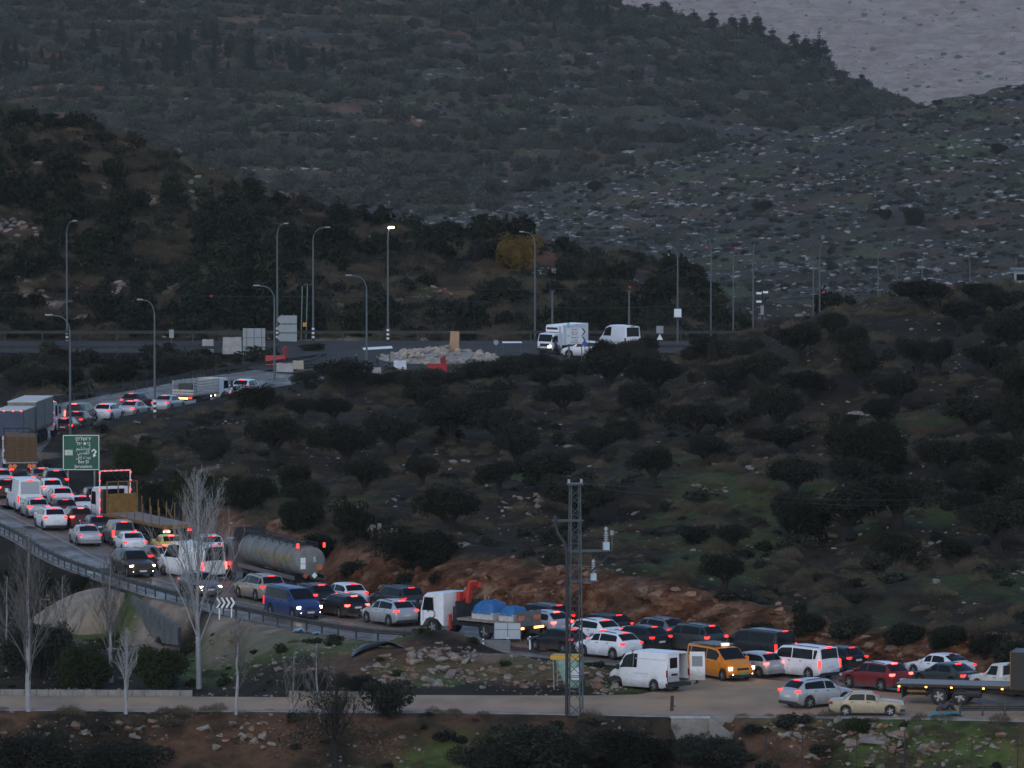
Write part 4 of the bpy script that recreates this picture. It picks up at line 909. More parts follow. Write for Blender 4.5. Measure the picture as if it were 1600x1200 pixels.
# curtain-sided lorry and its drawbar trailer
M_CURT = mat('grey_curtain', (.17, .165, .16), .7, var=.2, scale=1.2, bump=.3); M_BLUEC = mat('blue_tail_curtain', (.035, .05, .09), .6, var=.2, scale=1.5); M_ROOFT = mat('pale_trailer_roof', (.60, .57, .50), .7, var=.12, scale=.8)
t = lorry('curtain_lorry', 41, 692, 'curtain-sided grey lorry with a pale roof and dark blue tail', turn=-4)
truck_cab(t, 8.2, 1.1); chassis(t, -7.2, 7.4, .9)
MB().box((2.0, 0, 2.42), (7.6, 2.5, 2.45)).build('curtain_side', M_CURT, t); MB().box((2.0, 0, 3.67), (7.66, 2.54, .06)).build('roof', M_ROOFT, t)
MB().box((-4.9, 0, 2.2), (5.4, 2.5, 2.2)).build('trailer_body', M_CURT, t); MB().box((-4.9, 0, 3.33), (5.46, 2.54, .06)).build('trailer_roof', M_ROOFT, t)
MB().box((-7.62, 0, 2.2), (.04, 2.46, 2.16)).build('tail_curtain', M_BLUEC, t)
k = MB(); [k.box((x, s * 1.27, 1.25), (.06, .04, .3)) for x in np.linspace(-7.3, 5.6, 22) for s in (-1, 1)]; k.build('curtain_buckles', M_TRIM, t)
k = MB(); [k.box((x, s * 1.26, 2.3), (.07, .03, 2.3)) for x in (-7.5, -2.3, -1.7, 5.7, 2.0) for s in (-1, 1)]; k.build('corner_posts', M_DKSTEEL, t)
for y in (-1.1, -.4, .4, 1.1): MB().box((-7.66, y, 3.28), (.05, .14, .07)).build('marker_light', M_TAIL, t)
for z in (1.2, 2.2, 3.2): MB().box((5.9, -1.24, z), (.06, .08, .12)).build('marker_light', M_TAIL, t)
tail_lamps(t, -7.66, 2.4, .95); add_wheels(t, .5, [(x, y) for x in (7.0, 3.2, 1.8, .6, -4.5, -5.7) for y in (-1.0, 1.0)], .36, False)

# white dropside lorry with stake sides
t = lorry('stake_lorry', 315, 632, 'white stake-sided lorry on the upper arm of the road', turn=-8)
truck_cab(t, 3.6, .84, w=2.1); chassis(t, -3.6, 3.0, .75); MB().box((-1.1, 0, 1.05), (5.0, 2.2, .12)).build('deck', M_DECK, t); M_STK = mat('pale_stake_side', (.42, .41, .39), .7, var=.2)
for s in (-1, 1):
    for j in range(5): MB().box((-1.1, s * 1.1, 1.25 + j * .26), (5.0, .03, .19)).build('slat', M_STK, t)
    k = MB(); [k.box((x, s * 1.08, 1.75), (.06, .05, 1.4)) for x in np.linspace(-3.5, 1.3, 6)]; k.build('side_posts', M_STK, t)
for j in range(2): MB().box((-3.6, 0, 1.25 + j * .26), (.03, 2.2, .19)).build('slat', M_STK, t)
MB().box((1.4, 0, 1.75), (.06, 2.2, 1.3)).build('headboard', M_STK, t)
MB().box((-2.3, .2, 1.6), (1.0, 1.4, 1.0)).build('load_box', mat('dark_load', (.06, .06, .06), .8, var=.2), t); tail_lamps(t, -3.65, 2.1, .85); MB().box((-3.66, 0, .8), (.04, 1.1, .14)).build('rear_lamp_bar', M_AMBER, t)
for x in (.6, -.2): MB().box((x, -1.12, .85), (.1, .04, .1)).build('marker_light', M_HEAD, t)
add_wheels(t, .4, [(x, y) for x in (2.7, -2.1) for y in (-.9, .9)], .3, False); MB().box((-3.62, 0, .82), (.05, 2.1, .18)).build('rear_beam', M_DKSTEEL, t)

# refrigerated lorry at the roundabout, facing the camera
t = lorry('refrigerated_lorry', 878, 551, 'white refrigerated box lorry at the roundabout, one headlamp lit', rz=236, group=None); t.scale = (.9, .88, .88)
truck_cab(t, 3.6, .86, w=2.1); chassis(t, -3.4, 3.0, .75); MB().box((-1.15, 0, 2.15), (5.2, 2.35, 2.35)).build('box_body', M_WCAB, t)
MB().box((1.72, 0, 2.9), (.55, 1.8, .65)).build('cooling_unit', M_WCAB, t); MB().box((2.01, 0, 2.95), (.03, 1.5, .26)).build('cooling_grille', M_TRIM, t)
MB().box((3.64, .72, .92), (.06, .36, .22)).build('lit_headlight', M_HEAD, t); add_wheels(t, .42, [(x, y) for x in (2.6, -2.2) for y in (-.95, .95)], .3, False)

# tow truck with an empty bed, cab beyond the photo edge
t = lorry('tow_truck', 1540, 1100, 'long flat tow truck bed with amber side lamps, black cab', rz=-14)
M_BLKCAB = mat('black_cab_paint', (.012, .012, .013), .5, var=.2)
truck_cab(t, 4.9, 1.0, M_BLKCAB); chassis(t, -3.6, 4.2, .8); MB().box((-1.75, 0, 1.15), (6.7, 2.45, .12)).build('bed', mat('steel_bed', (.17, .165, .165), .5, .3, var=.25), t)
for s in (-1, 1):
    MB().box((-1.75, s * 1.24, 1.12), (6.7, .05, .16)).build('bed_rail', M_DKSTEEL, t); MB().box((-1.75, s * 1.255, 1.21), (6.7, .03, .035)).build('yellow_strip', M_OCHRE, t)
    for x in (-4.9, -3.3, -1.8, .1, 1.2): MB().box((x, s * 1.28, 1.04), (.11, .04, .08)).build('side_lamp', M_AMBER, t)
MB().box((-3.9, -.1, .78), (1.1, 2.1, .10)).build('underrun_frame', M_OCHRE, t); MB().box((-3.9, -.1, .5), (1.1, 2.1, .08)).build('underrun_frame', M_OCHRE, t); tail_lamps(t, -5.0, 2.3, .8, M_TAILDIM)
MB().box((2.2, 0, 2.1), (1.0, 2.4, 2.2)).build('tool_locker', M_BLKCAB, t); k = MB(); [k.box((1.67, s * 1.2, 2.1), (.05, .06, 2.2)) for s in (-1, 1)]; k.box((1.67, 0, 3.2), (.05, 2.46, .06)); k.build('locker_edge', M_OCHRE, t)
add_wheels(t, .5, [(x, y) for x in (3.7, -1.3, -2.55) for y in (-1.0, 1.0)], .38); mudguards(t, (-1.3, -2.55), 1.0, .5)
MB().box((-4.75, 0, .72), (.05, 2.2, .75)).build('mudflap', M_TRIM, t)

# white pickup behind the tow truck bed
c = G(1572, 1084); SPECS['pickup'] = dict(L=4.9, W=1.75, wb=2.95, fo=.85, r=.38, belt=[(0, .72), (.1, .95), (1.3, 1.08), (4.8, 1.08), (4.9, .9)], hood=[(0, .76), (.1, 1.0), (.5, 1.06), (1.35, 1.14)], roof=[(1.85, 1.78), (2.1, 1.82), (2.75, 1.80)], tail=[(2.86, 1.12), (4.82, 1.10), (4.9, .95)])
car('pickup', 1572, 1084, 'cream', 'boxy white pickup behind the tow truck bed', 'pickup', name='pickup', group=Q, lit='run', skip=('quarter_window', 'rear_side_window'))

# ------------------------------------------------------------------ fast look-up of the near ground
_gx = np.linspace(-85, 85, 300); _gy = ys; _gz = np.array([v.co[2] for v in []]) if False else None
_buf = np.empty(len(ground.data.vertices) * 3, np.float32); ground.data.vertices.foreach_get('co', _buf); _gz = _buf.reshape(-1, 3)[:, 2].reshape(len(_gy), 300)
def zi(x, y):
    x = np.asarray(x, float); y = np.asarray(y, float)
    i = np.clip(np.searchsorted(_gy, y) - 1, 0, len(_gy) - 2); u = np.clip((y - _gy[i]) / (_gy[i + 1] - _gy[i]), 0, 1)
    fx_ = np.clip((x + 85) / 170 * 299, 0, 298.99); j = fx_.astype(int); w_ = fx_ - j
    return (_gz[i, j] * (1 - w_) + _gz[i, j + 1] * w_) * (1 - u) + (_gz[i + 1, j] * (1 - w_) + _gz[i + 1, j + 1] * w_) * u
def P(px, py, lo=330, hi=772, zf=None, st=.2):
    """where the line of sight through a photo pixel meets the ground"""
    d = ray(px, py); Ys = np.arange(lo, hi, st); t = Ys / d[1]
    z = CAMH + d[2] * t; g = (zf or zi)(d[0] * t, Ys); k = int(np.argmax(z <= g))
    if z[k] > g[k]: k = len(Ys) - 1
    return Vector((d[0] * t[k], Ys[k], float(g[k])))
def at(px, py, Y):
    d = ray(px, py); t = Y / d[1]; return Vector((d[0] * t, Y, CAMH + d[2] * t))
ORD = ['first', 'second', 'third', 'fourth', 'fifth', 'sixth', 'seventh', 'eighth', 'ninth', 'tenth', 'eleventh', 'twelfth', 'thirteenth', 'fourteenth', 'fifteenth', 'sixteenth', 'seventeenth', 'eighteenth', 'nineteenth', 'twentieth'] + ['twenty-' + k for k in 'first second third fourth fifth sixth seventh eighth ninth'.split()] + ['thirtieth'] + ['thirty-' + k for k in 'first second third fourth fifth sixth seventh eighth ninth'.split()]

# ------------------------------------------------------------------ guard rails
M_RAIL = mat('weathered_guard_rail', (.055, .058, .056), .8, .1, var=.25, scale=1.5)
POSTM = MB().box((0, 0, .35), (.12, .07, .9)).me('post', M_RAIL)
def guard_rail(pts, label, step=2.0, off=0., zf=lambda x, y: 0, hgt=.62, prof=.31, lowpost=0):
    pts = np.asarray(pts, float); n = max(4, int(np.sum(np.linalg.norm(np.diff(pts, axis=0), axis=1)) / step)); p = resample(pts, n + 1)
    tn = np.gradient(p, axis=0); tn /= np.linalg.norm(tn, axis=1)[:, None]; nr = np.c_[tn[:, 1], -tn[:, 0]]; p = p + nr * off
    r = empty('guard_rail', (p[0][0], p[0][1], 0), 0, label, 'guard rail'); o3 = Vector((p[0][0], p[0][1], 0))
    W_ = [(.0, .15), (.07, .10), (.07, .04), (.0, 0), (.07, -.04), (.07, -.10), (0, -.15)]; v = []; f = []
    for i in range(n + 1):
        z = hgt + float(zf(*p[i]))
        for a, b in W_: v.append(Vector((p[i][0] - nr[i][0] * a, p[i][1] - nr[i][1] * a, z + b * prof / .31)) - o3)
    m = len(W_); f = [(i * m + k, i * m + k + 1, (i + 1) * m + k + 1, (i + 1) * m + k) for i in range(n) for k in range(m - 1)]
    o = mesh_obj('rail', v, f, M_RAIL, r); md = o.modifiers.new('thick', 'SOLIDIFY'); md.thickness = .012
    for i in range(0, n + 1):
        q = link(bpy.data.objects.new('post', POSTM)); q.parent = r; q.location = Vector((p[i][0] + nr[i][0] * .06, p[i][1] + nr[i][1] * .06, float(zf(*p[i])) - lowpost)) - o3; q.rotation_euler = (0, 0, math.atan2(tn[i][1], tn[i][0]))
    return r
def seg(poly, a, b):
    i = int(np.argmin(np.hypot(*(poly - G(*a)).T))); j = int(np.argmin(np.hypot(*(poly - G(*b)).T))); return poly[min(i, j):max(i, j) + 1]
guard_rail(seg(OUT, (662, 1004), (-60, 800)), 'long steel guard rail along the near edge of the road', 2.0, .35)
guard_rail(seg(IN, (190, 818), (62, 725)), 'short guard rail on the inner side of the bend', 2.0, -.4)
guard_rail(seg(OUT, (60, 634), (505, 563)), 'guard rail along the outer edge of the upper arm', 3.0, .4)
guard_rail([(-70, FARF + 1.2), (34, FARF + 1.2)], 'upper guard rail behind the far highway', 4.0, 0, hgt=.85)
guard_rail([(-70, FARN - 1.0), (-24, FARN - 1.0)], 'guard rail on the near side of the far highway', 4.0, 0)
guard_rail([(6, FARN - .6), (24, FARN - .6)], 'pale guard rail right of the white van on the highway', 3.0, 0, hgt=.7)
c0 = G(455, 583); guard_rail([(G(508, 561)[0], G(508, 561)[1]), (G(490, 571)[0], G(490, 571)[1]), (G(468, 577)[0], G(468, 577)[1])], 'short curved guard rail by the concrete blocks', 2.0, 0)
guard_rail([tuple(G(1500, 1119)), tuple(G(1640, 1119))], 'low crash rail at the verge near the tow truck', 2.0, 0, hgt=.45)

# ------------------------------------------------------------------ lamp posts
M_LPOLE = mat('lamp_pole_grey', (.10, .12, .125), .6, .2, var=.15, scale=2)
M_BW = (mat('pole_band_black', (.02, .02, .02), .6, var=.1), mat('pole_band_white', (.75, .75, .75), .6, var=.1))
M_LLIT = mat('sodium_lamp_glow', (1, .7, .35), .4, emit=60, ecol=(1, .66, .30)); M_LHEAD = mat('lamp_head_aluminium', (.24, .26, .27), .4, .4, var=.1)
def lamp(px, top_py, tip_px, label, base_py=None, Y=None, bands=True, lit=False, r=.11, group='street lamps'):
    b = P(px, base_py) if Y is None else at(px, top_py, Y); Y = b.y; tp = at(px, top_py, Y); z0 = float(zi(b.x, b.y)) if Y < 770 else b.z - 13
    if Y >= 770: z0 = 0
    H = tp.z - z0; dx = (tip_px - px) / F * Y
    r_ = empty('street_lamp', (b.x, b.y, z0), 0, label, 'street lamp', group)
    pts = [(0, 0, -.3), (0, 0, H * .5), (0, 0, H - 1.5)] + [(dx * (1 - math.cos(a)) * .62, 0, H - 1.5 + 1.42 * math.sin(a)) for a in np.linspace(.25, math.pi / 2, 6)] + [(dx * .85, 0, H - .03)]
    MB().tube(pts, [r, r * .85, r * .65] + [r * .5] * 7, 8).build('pole', M_LPOLE, r_)
    MB().box((dx * 1.0, 0, H), (max(.5, abs(dx) * .35), .26, .12)).build('lamp_head', M_LHEAD, r_)
    if lit: MB().box((dx, 0, H - .10), (.55, .32, .16)).build('glowing_bulb', M_LLIT, r_)
    if bands:
        for k in range(6): MB().tube([(0, 0, .3 + k * .22), (0, 0, .52 + k * .22)], r * 1.35, 8).build('painted_band', M_BW[k % 2], r_)
    return r_
lamp(104, 345, 117, 'tall lamp post at the far left of the highway', Y=749.5); lamp(433, 349, 447, 'tall lamp post just right of the large sign back', Y=748)
lamp(489, 355, 512, 'tall lamp post with a long arm left of the lit one', Y=748.2); lamp(606, 354, 611, 'lamp post with the only glowing lamp, by the roundabout', Y=742, lit=True)
lamp(836, 362, 815, 'tall lamp post left of the refrigerated lorry', Y=750, bands=False); lamp(1059, 385, 1045, 'lamp post carrying a white box, right of the far van', Y=738, bands=False)
lamp(110, 492, 77, 'lamp post rising behind the green direction sign', base_py=686, bands=False); lamp(242, 468, 219, 'lamp post beside the silver saloon on the upper arm', base_py=653)
lamp(429, 446, 401, 'short lamp post beside the dark round tree', base_py=594, bands=False); lamp(573, 430, 545, 'short lamp post among the concrete blocks', base_py=588, bands=False)
for i, (px, py, tx, Y) in enumerate([(1111, 365, 1086, 752), (1146, 388, 1155, 756), (1177, 372, 1190, 752), (1271, 400, 1256, 756), (1281, 378, 1290, 758), (1372, 388, 1382, 758), (1402, 408, 1394, 764), (1441, 396, 1446, 766), (1516, 400, 1510, 766)]):
    lamp(px, py, tx, 'slim lamp post above the orchard crest, %s from the left' % ORD[i], Y=Y, bands=(px == 1372), r=.09, group='lamp posts behind the orchard crest')

# poles with cameras and boxes
b = at(1059, 489, 737.4); r_ = empty('control_box', (b.x, b.y, b.z - .6), 0, 'white control box clamped to the lamp post right of the far van', 'box'); MB().box((0, 0, .6), (.75, .4, .85)).build('cabinet', mat('white_enamel', (.72, .75, .78), .5, var=.05), r_); MB().box((0, 0, .1), (1.0, .5, .12)).build('bracket', M_TRIM, r_)
def camera_pole(px, top, Y, label):
    t_ = at(px, top, Y); r_ = empty('camera_pole', (t_.x, t_.y, 0), 0, label, 'camera pole'); H = t_.z
    MB().tube([(0, 0, -.2), (0, 0, H)], .13, 8).build('pole', M_DKSTEEL, r_); MB().box((0, 0, H * .62), (.35, .3, 1.0)).build('cabinet', M_LHEAD, r_)
    for s, z in ((-1, 0), (1, .1), (-1, -.9)): MB().box((s * .35, 0, H + z), (.55, .2, .22)).build('camera_housing', mat('white_enamel', (.72, .75, .78), .5), r_)
    MB().box((0, 0, H - .1), (.9, .08, .08)).build('cross_bar', M_DKSTEEL, r_)
camera_pole(1191, 458, 752, 'camera mast with white housings above the orchard')
for px, top, lab in ((863, 455, 'thin bare pole behind the refrigerated lorry'), (983, 455, 'grey pole right of the far white van')):
    t_ = at(px, top, 750); r_ = empty('utility_pole', (t_.x, 750, 0), 0, lab, 'pole'); MB().tube([(0, 0, -.2), (0, 0, t_.z)], [.13, .09], 8).build('shaft', M_LPOLE, r_); MB().box((0, 0, t_.z), (.5, .2, .08)).build('cap', M_LPOLE, r_)
r_ = empty('signal_pole', (at(474, 540, 751).x, 751, 0), 0, 'pair of slim signal poles with an orange box', 'pole')
for dx, top in ((-.25, 447), (.3, 445)): MB().tube([(dx, 0, -.2), (dx + .15, 0, at(474, top, 751).z)], .06, 6).build('pole', mat('green_grey_pole', (.16, .22, .20), .5, .3, var=.1), r_)
MB().box((.15, -.1, at(474, 507, 751).z), (.4, .3, .42)).build('orange_box', mat('orange_enamel', (.55, .27, .03), .5, var=.1), r_)
for s in (-.1, .5): MB().tube([(s + .15, 0, at(474, 446, 751).z), (s + .6, 0, at(474, 443, 751).z)], .05, 5).build('arm', M_LPOLE, r_)

# overhead cable with red warning balls
def cable(Y, pts, label, balls=()):
    r_ = empty('overhead_cable', tuple(at(pts[0][0], pts[0][1], Y)), 0, label, 'cable'); o3 = at(pts[0][0], pts[0][1], Y)
    MB().tube([at(x, y, Y) - o3 for x, y in pts], .035, 4).build('wire', M_TRIM, r_)
    for x, y in balls:
        bm = bmesh.new(); bmesh.ops.create_icosphere(bm, subdivisions=2, radius=.15); me = bpy.data.meshes.new('warning_ball'); bm.to_mesh(me); bm.free(); me.materials.append(mat('red_ball', (.55, .03, .02), .5, var=.05)); put(me, 'warning_ball', r_, None, at(x, y, Y) - o3)
cable(757, [(-100, 455), (180, 461), (330, 463), (520, 464), (700, 468), (900, 482), (1100, 478), (1300, 462)], 'dark cable strung across the hillside with red balls', [(330, 463)])
cable(768, [(500, 430), (695, 452), (860, 452), (984, 449), (1104, 390), (1150, 388)], 'second overhead cable with red warning balls', [(695, 452), (984, 449), (1104, 387), (1149, 388), (1287, 457), (1492, 452)])

# ------------------------------------------------------------------ Arabic shaping and road signs
_AR = {'ا': (0xFE8D, 2), 'أ': (0xFE83, 2), 'إ': (0xFE87, 2), 'ب': (0xFE8F, 4), 'ة': (0xFE93, 2), 'ت': (0xFE95, 4), 'ح': (0xFEA1, 4), 'د': (0xFEA9, 2), 'ر': (0xFEAD, 2), 'س': (0xFEB1, 4), 'ش': (0xFEB5, 4), 'ط': (0xFEC1, 4), 'ق': (0xFED5, 4), 'ل': (0xFEDD, 4), 'م': (0xFEE1, 4), 'ن': (0xFEE5, 4), 'و': (0xFEED, 2), 'ي': (0xFEF1, 4)}
def ar(s):
    out = []
    for i, ch in enumerate(s):
        if ch not in _AR: out.append(ch); continue
        c, n_ = _AR[ch]; prev = i > 0 and s[i - 1] in _AR and _AR[s[i - 1]][1] == 4; nxt = i + 1 < len(s) and s[i + 1] in _AR and n_ == 4
        out.append(chr(c + (3 if prev and nxt else 2 if nxt else 1 if prev else 0)))
    return ''.join(out)[::-1]
he = lambda s: s[::-1]
M_SGREEN = mat('sign_green', (.004, .085, .05), .45, var=.04, scale=2); M_SBACK = mat('sign_back_grey', (.27, .30, .32), .5, .4, var=.1, scale=2)
p = P(127, 762); W_, H_ = 2.95, 2.85; z0 = at(127, 735, p.y).z - p.z
s_ = empty('direction_sign', p, 0, 'green direction sign to Jerusalem and Bet El on two posts', 'road sign')
for x in (-1.05, 1.05): MB().tube([(x, .06, -.5), (x, .06, z0 + H_ - .2)], .07, 8).build('post', M_STEEL, s_)
MB().box((0, 0, z0 + H_ / 2), (W_, .05, H_)).build('panel', M_SGREEN, s_)
k = MB(); k.box((0, -.03, z0 + .07), (W_ - .1, .012, .05)); k.box((0, -.03, z0 + H_ - .07), (W_ - .1, .012, .05)); [k.box((s * (W_ / 2 - .07), -.03, z0 + H_ / 2), (.05, .012, H_ - .18)) for s in (-1, 1)]; k.build('white_border', M_WHTTXT, s_)
for tx, yy, sz in ((he('ירושלים'), 2.50, .40), (he('בית אל'), 2.12, .40), (ar('أورشليم'), 1.74, .36), (ar('القدس'), 1.40, .36), (ar('بيت إيل'), 1.06, .36), ('Bet El', .68, .36), ('Jerusalem', .32, .36)):
    text('lettering', tx, sz, M_WHTTXT, s_, (.18, -.035, z0 + yy), (R(90), 0, 0))
k = MB(); k.box((-.98, -.03, z0 + 1.42), (.62, .012, .42)); k.build('route_shield', M_WHTTXT, s_); MB().box((-.98, -.038, z0 + 1.42), (.54, .012, .34)).build('shield_field', M_SGREEN, s_); MB().box((-.98, -.046, z0 + 1.42), (.48, .012, .28)).build('shield_plate', M_WHTTXT, s_)
text('route_number', '465', .26, M_BLKTXT, s_, (-.98, -.06, z0 + 1.42), (R(90), 0, 0))
k = MB(); k.box((1.10, -.035, z0 + 1.58), (.34, .012, .1), ry=R(45)); k.box((.92, -.035, z0 + 1.58), (.26, .012, .1), ry=R(-45)); k.box((1.08, -.036, z0 + 1.35), (.42, .012, .11), ry=R(-55)); k.box((1.06, -.037, z0 + 1.16), (.24, .012, .11), ry=R(-35)); k.build('bend_arrow', M_WHTTXT, s_)

p = P(352, 966); s_ = empty('chevron_sign', p, R(8), 'black and white chevron board behind the guard rail', 'road sign')
for x in (-.38, .42): MB().tube([(x, .04, -.3), (x, .04, .65)], .05, 6).build('post', M_WHTTXT, s_)
MB().box((0, 0, 1.0), (1.3, .03, .72)).build('panel', mat('sign_black', (.02, .02, .02), .5, var=.1), s_)
for j in range(4):
    x = -.48 + j * .31; MB().box((x + .03, -.02, 1.16), (.13, .01, .42), ry=R(-32)).build('chevron', M_WHTTXT, s_); MB().box((x + .03, -.02, .84), (.13, .01, .42), ry=R(32)).build('chevron', M_WHTTXT, s_)

def sign_back(px, py0, py1, wpx, Y, label, legs=True, grid=True, name='large_sign'):
    a = at(px, py1, Y); t_ = at(px, py0, Y); w_ = wpx / F * Y; h = t_.z - a.z; g = float(zi(a.x, Y))
    s_ = empty(name, (a.x, Y, g), 0, label, 'road sign')
    MB().box((0, 0, a.z - g + h / 2), (w_, .05, h)).build('panel', M_SBACK, s_)
    if grid:
        for x in (-.33, 0, .33) if w_ > 1.5 else (0,): MB().box((x * w_, -.05, a.z - g + h / 2), (.06, .05, h * .98)).build('stiffener', M_LPOLE, s_)
        for z in (.33, .66): MB().box((0, -.05, a.z - g + h * z), (w_ * .98, .045, .06)).build('stiffener', M_LPOLE, s_)
    if legs:
        for x in ((-.4, .4) if w_ > 1 else (0,)): MB().tube([(x * w_, .05, -.3), (x * w_, .05, a.z - g + h * .9)], .07, 6).build('post', M_LPOLE, s_)
    return s_
sign_back(397, 513, 556, 35, 718, 'large grey sign seen from behind left of the roundabout')
p = G(793, 1012); s_ = empty('sign_board', (p[0], p[1], 0), R(-4), 'blank pale board on posts in front of the crane truck', 'road sign')
for x, w_ in ((-.42, .84), (.42, .82)): MB().box((x, 0, 1.05), (w_ - .03, .04, 1.0)).build('panel', mat('pale_board', (.40, .43, .46), .5, var=.06, scale=2), s_)
for x in (-.82, 0, .82): MB().tube([(x, .05, -.3), (x, .05, 1.55)], .03, 5).build('post', M_LPOLE, s_)
MB().box((0, -.03, 1.15), (1.66, .02, .03)).build('rail', M_LPOLE, s_)
p = G(774, 1018); s_ = empty('concrete_barrier', (p[0], p[1], 0), R(-6), 'grey concrete barrier below the blank board', 'barrier'); MB().prism([(-.3, 0), (.3, 0), (.2, .3), (.13, .72), (-.13, .72), (-.2, .3)], -.95, .95).build('block', mat('dark_concrete', (.16, .16, .16), .9, var=.2), s_).rotation_euler = (0, 0, R(90)); MB().box((0, 0, .02), (2.0, .66, .04)).build('foot', M_CONC, s_)
for i, (px, py) in enumerate(((755, 1019), (793, 1017), (828, 1015), (307, 948))):
    p = G(px, py); s_ = empty('marker_post', (p[0], p[1], 0), 0, ['white marker post left of the concrete barrier', 'white marker post right of the concrete barrier', 'white marker post near the black hatchback', 'white marker post left of the chevron board'][i], 'marker post'); MB().box((0, 0, .4), (.1, .06, .9)).build('stake', M_WHTTXT, s_); MB().box((0, -.035, .7), (.08, .012, .14)).build('reflector', M_TRIM, s_)

# arrow signs at the roundabout
def arrow_sign(px, py0, py1, w_, Y, rows, label):
    a = at(px, py1, Y); t_ = at(px, py0, Y); g = float(zi(a.x, Y)); s_ = empty('arrow_sign', (a.x, Y, g), 0, label, 'road sign'); h = (t_.z - a.z) / len(rows); pm_ = mat('sign_white', (.55, .58, .61), .5, var=.05)
    for i, tx in enumerate(rows):
        zc = a.z - g + h * (len(rows) - i - .5); d = h * .46
        MB().prism([(-w_ / 2, zc - d), (w_ / 2 - d * .7, zc - d), (w_ / 2, zc), (w_ / 2 - d * .7, zc + d), (-w_ / 2, zc + d)], -.03, .03).build('arrow_panel', pm_, s_)
        k = MB(); [k.box((w_ / 2 - d * .45 - .02, -.04, zc + s * d * .45), (.12, .012, d * 1.15), ry=R(-s * 36)) for s in (-1, 1)]; k.build('chevron', M_BLKTXT, s_)
        for q, l in enumerate(tx): text('lettering', l, h * .27, M_BLKTXT, s_, (-d * .35, -.045, zc + (1 - q) * h * .28), (R(90), 0, 0))
    for x in (-w_ * .35, w_ * .3): MB().tube([(x, .06, -.3), (x, .06, t_.z - g)], .06, 6).build('post', M_LPOLE, s_)
arrow_sign(900, 512, 538, 1.95, 714, [(he('בית אל'), ar('بيت إيل'), 'Bet El'), (he('ירושלים'), ar('القدس'), 'Jerusalem')], 'pair of white arrow signs in front of the refrigerated lorry')
a = at(450, 529, 745); s_ = empty('arrow_sign', (a.x, 745, 0), 0, 'stack of grey arrow signs seen from behind left of the signal poles', 'road sign')
for i in range(3): MB().prism([(-1.2, a.z + .1 + i * .95), (-.85, a.z - .3 + i * .95), (.95, a.z - .3 + i * .95), (.95, a.z + .55 + i * .95), (-.85, a.z + .55 + i * .95)], -.03, .03).build('arrow_panel', M_SBACK, s_)
for x in (-.6, .6): MB().tube([(x, .06, -.2), (x, .06, a.z + 2.6)], .06, 6).build('post', M_LPOLE, s_)
def pole_sign(px, py0, py1, Y, label, shape='square', col=None):
    a = at(px, py1, Y); t_ = at(px, py0, Y); g = float(zi(a.x, Y)); s_ = empty('road_sign', (a.x, Y, g), 0, label, 'road sign'); h = t_.z - a.z; zc = a.z - g + h / 2
    MB().tube([(0, .04, -.3), (0, .04, zc + h / 2)], .045, 6).build('post', M_LPOLE, s_); m = col or M_SBACK
    if shape == 'square': MB().box((0, 0, zc), (h * .55, .03, h)).build('panel', m, s_)
    elif shape == 'disc': MB().tube([(0, -.02, zc), (0, .02, zc)], h / 2, 16).build('panel', m, s_)
    else:
        MB().box((0, 0, zc + h * .22), (h * .5, .03, h * .52)).build('panel', m, s_); MB().prism([(-h * .22, zc - h * .5), (h * .22, zc - h * .5), (0, zc - h * .08)], -.04, -.01).build('warning_triangle', M_WHTTXT, s_)
pole_sign(1031, 509, 531, 728, 'grey plate with a warning triangle on the far verge', 'tri'); pole_sign(268, 515, 528, 728, 'small upright sign on the left part of the far highway'); pole_sign(775, 531, 539, 724, 'round sign left of the white canopy by the bushes', 'disc'); pole_sign(914, 533, 541, 712.5, 'blue round sign above the far white crossover', 'disc', mat('sign_blue', (.02, .08, .35), .5, var=.05)); pole_sign(888, 504, 511, 716, 'small blue plate above the arrow signs', 'square', mat('sign_pale_blue', (.22, .42, .5), .5, var=.05))

# ------------------------------------------------------------------ checkpoint clutter round the roundabout
M_BLOCK = mat('concrete_block', (.36, .35, .33), .9, var=.2, scale=1.5, bump=.2); M_RPLAS = mat('red_plastic', (.42, .025, .03), .5, var=.15, scale=3)
def block(px, py, sz, label, m=None, rz=0, Y=None):
    p = G(px, py); s_ = empty('concrete_block', (p[0], p[1], 0), R(rz), label, 'concrete block'); MB().box((0, 0, sz[2] / 2 + .01), sz, taper=.94).build('block', m or M_BLOCK, s_); MB().box((0, 0, sz[2] + .03), (sz[0] * .3, .1, .06)).build('lifting_loop', M_DKSTEEL, s_); return s_
for px, py, sz, lab in [(325, 551, (1.2, 1.2, 1.35), 'small pale concrete cube on the far verge'), (363, 553, (2.0, 1.2, 1.7), 'wide pale concrete block left of the large sign back'), (445, 581, (1.7, .8, .85), 'grey concrete block below the red barrier on the left'), (466, 577, (1.1, .8, .85), 'tan concrete block at the end of the curved rail'),
                        (560, 588, (1.6, .8, .8), 'painted pale block left of the short lamp post'), (587, 587, (1.1, .8, .8), 'pale block right of the short lamp post'), (625, 578, (1.3, .9, .95), 'white block in front of the stone island'), (690, 560, (1.1, .6, 1.0), 'tan upright block before the stone island')]:
    block(px, py, sz, lab, mat('white_block', (.6, .62, .66), .8, var=.15, scale=2) if 'white' in lab or 'painted' in lab else mat('tan_block', (.42, .36, .27), .9, var=.15) if 'tan' in lab else None)
def barrier(px, py, n, label, rz=0):
    p = G(px, py); s_ = empty('plastic_barrier', (p[0], p[1], 0), R(rz), label, 'barrier')
    for i in range(n): MB().prism([(-.28, 0), (.28, 0), (.22, .22), (.10, .4), (.08, .95), (-.08, .95), (-.10, .4), (-.22, .22)], -.48 + i - n / 2 + .5, .48 + i - n / 2 + .5).build('section', M_RPLAS, s_).rotation_euler = (0, 0, R(90))
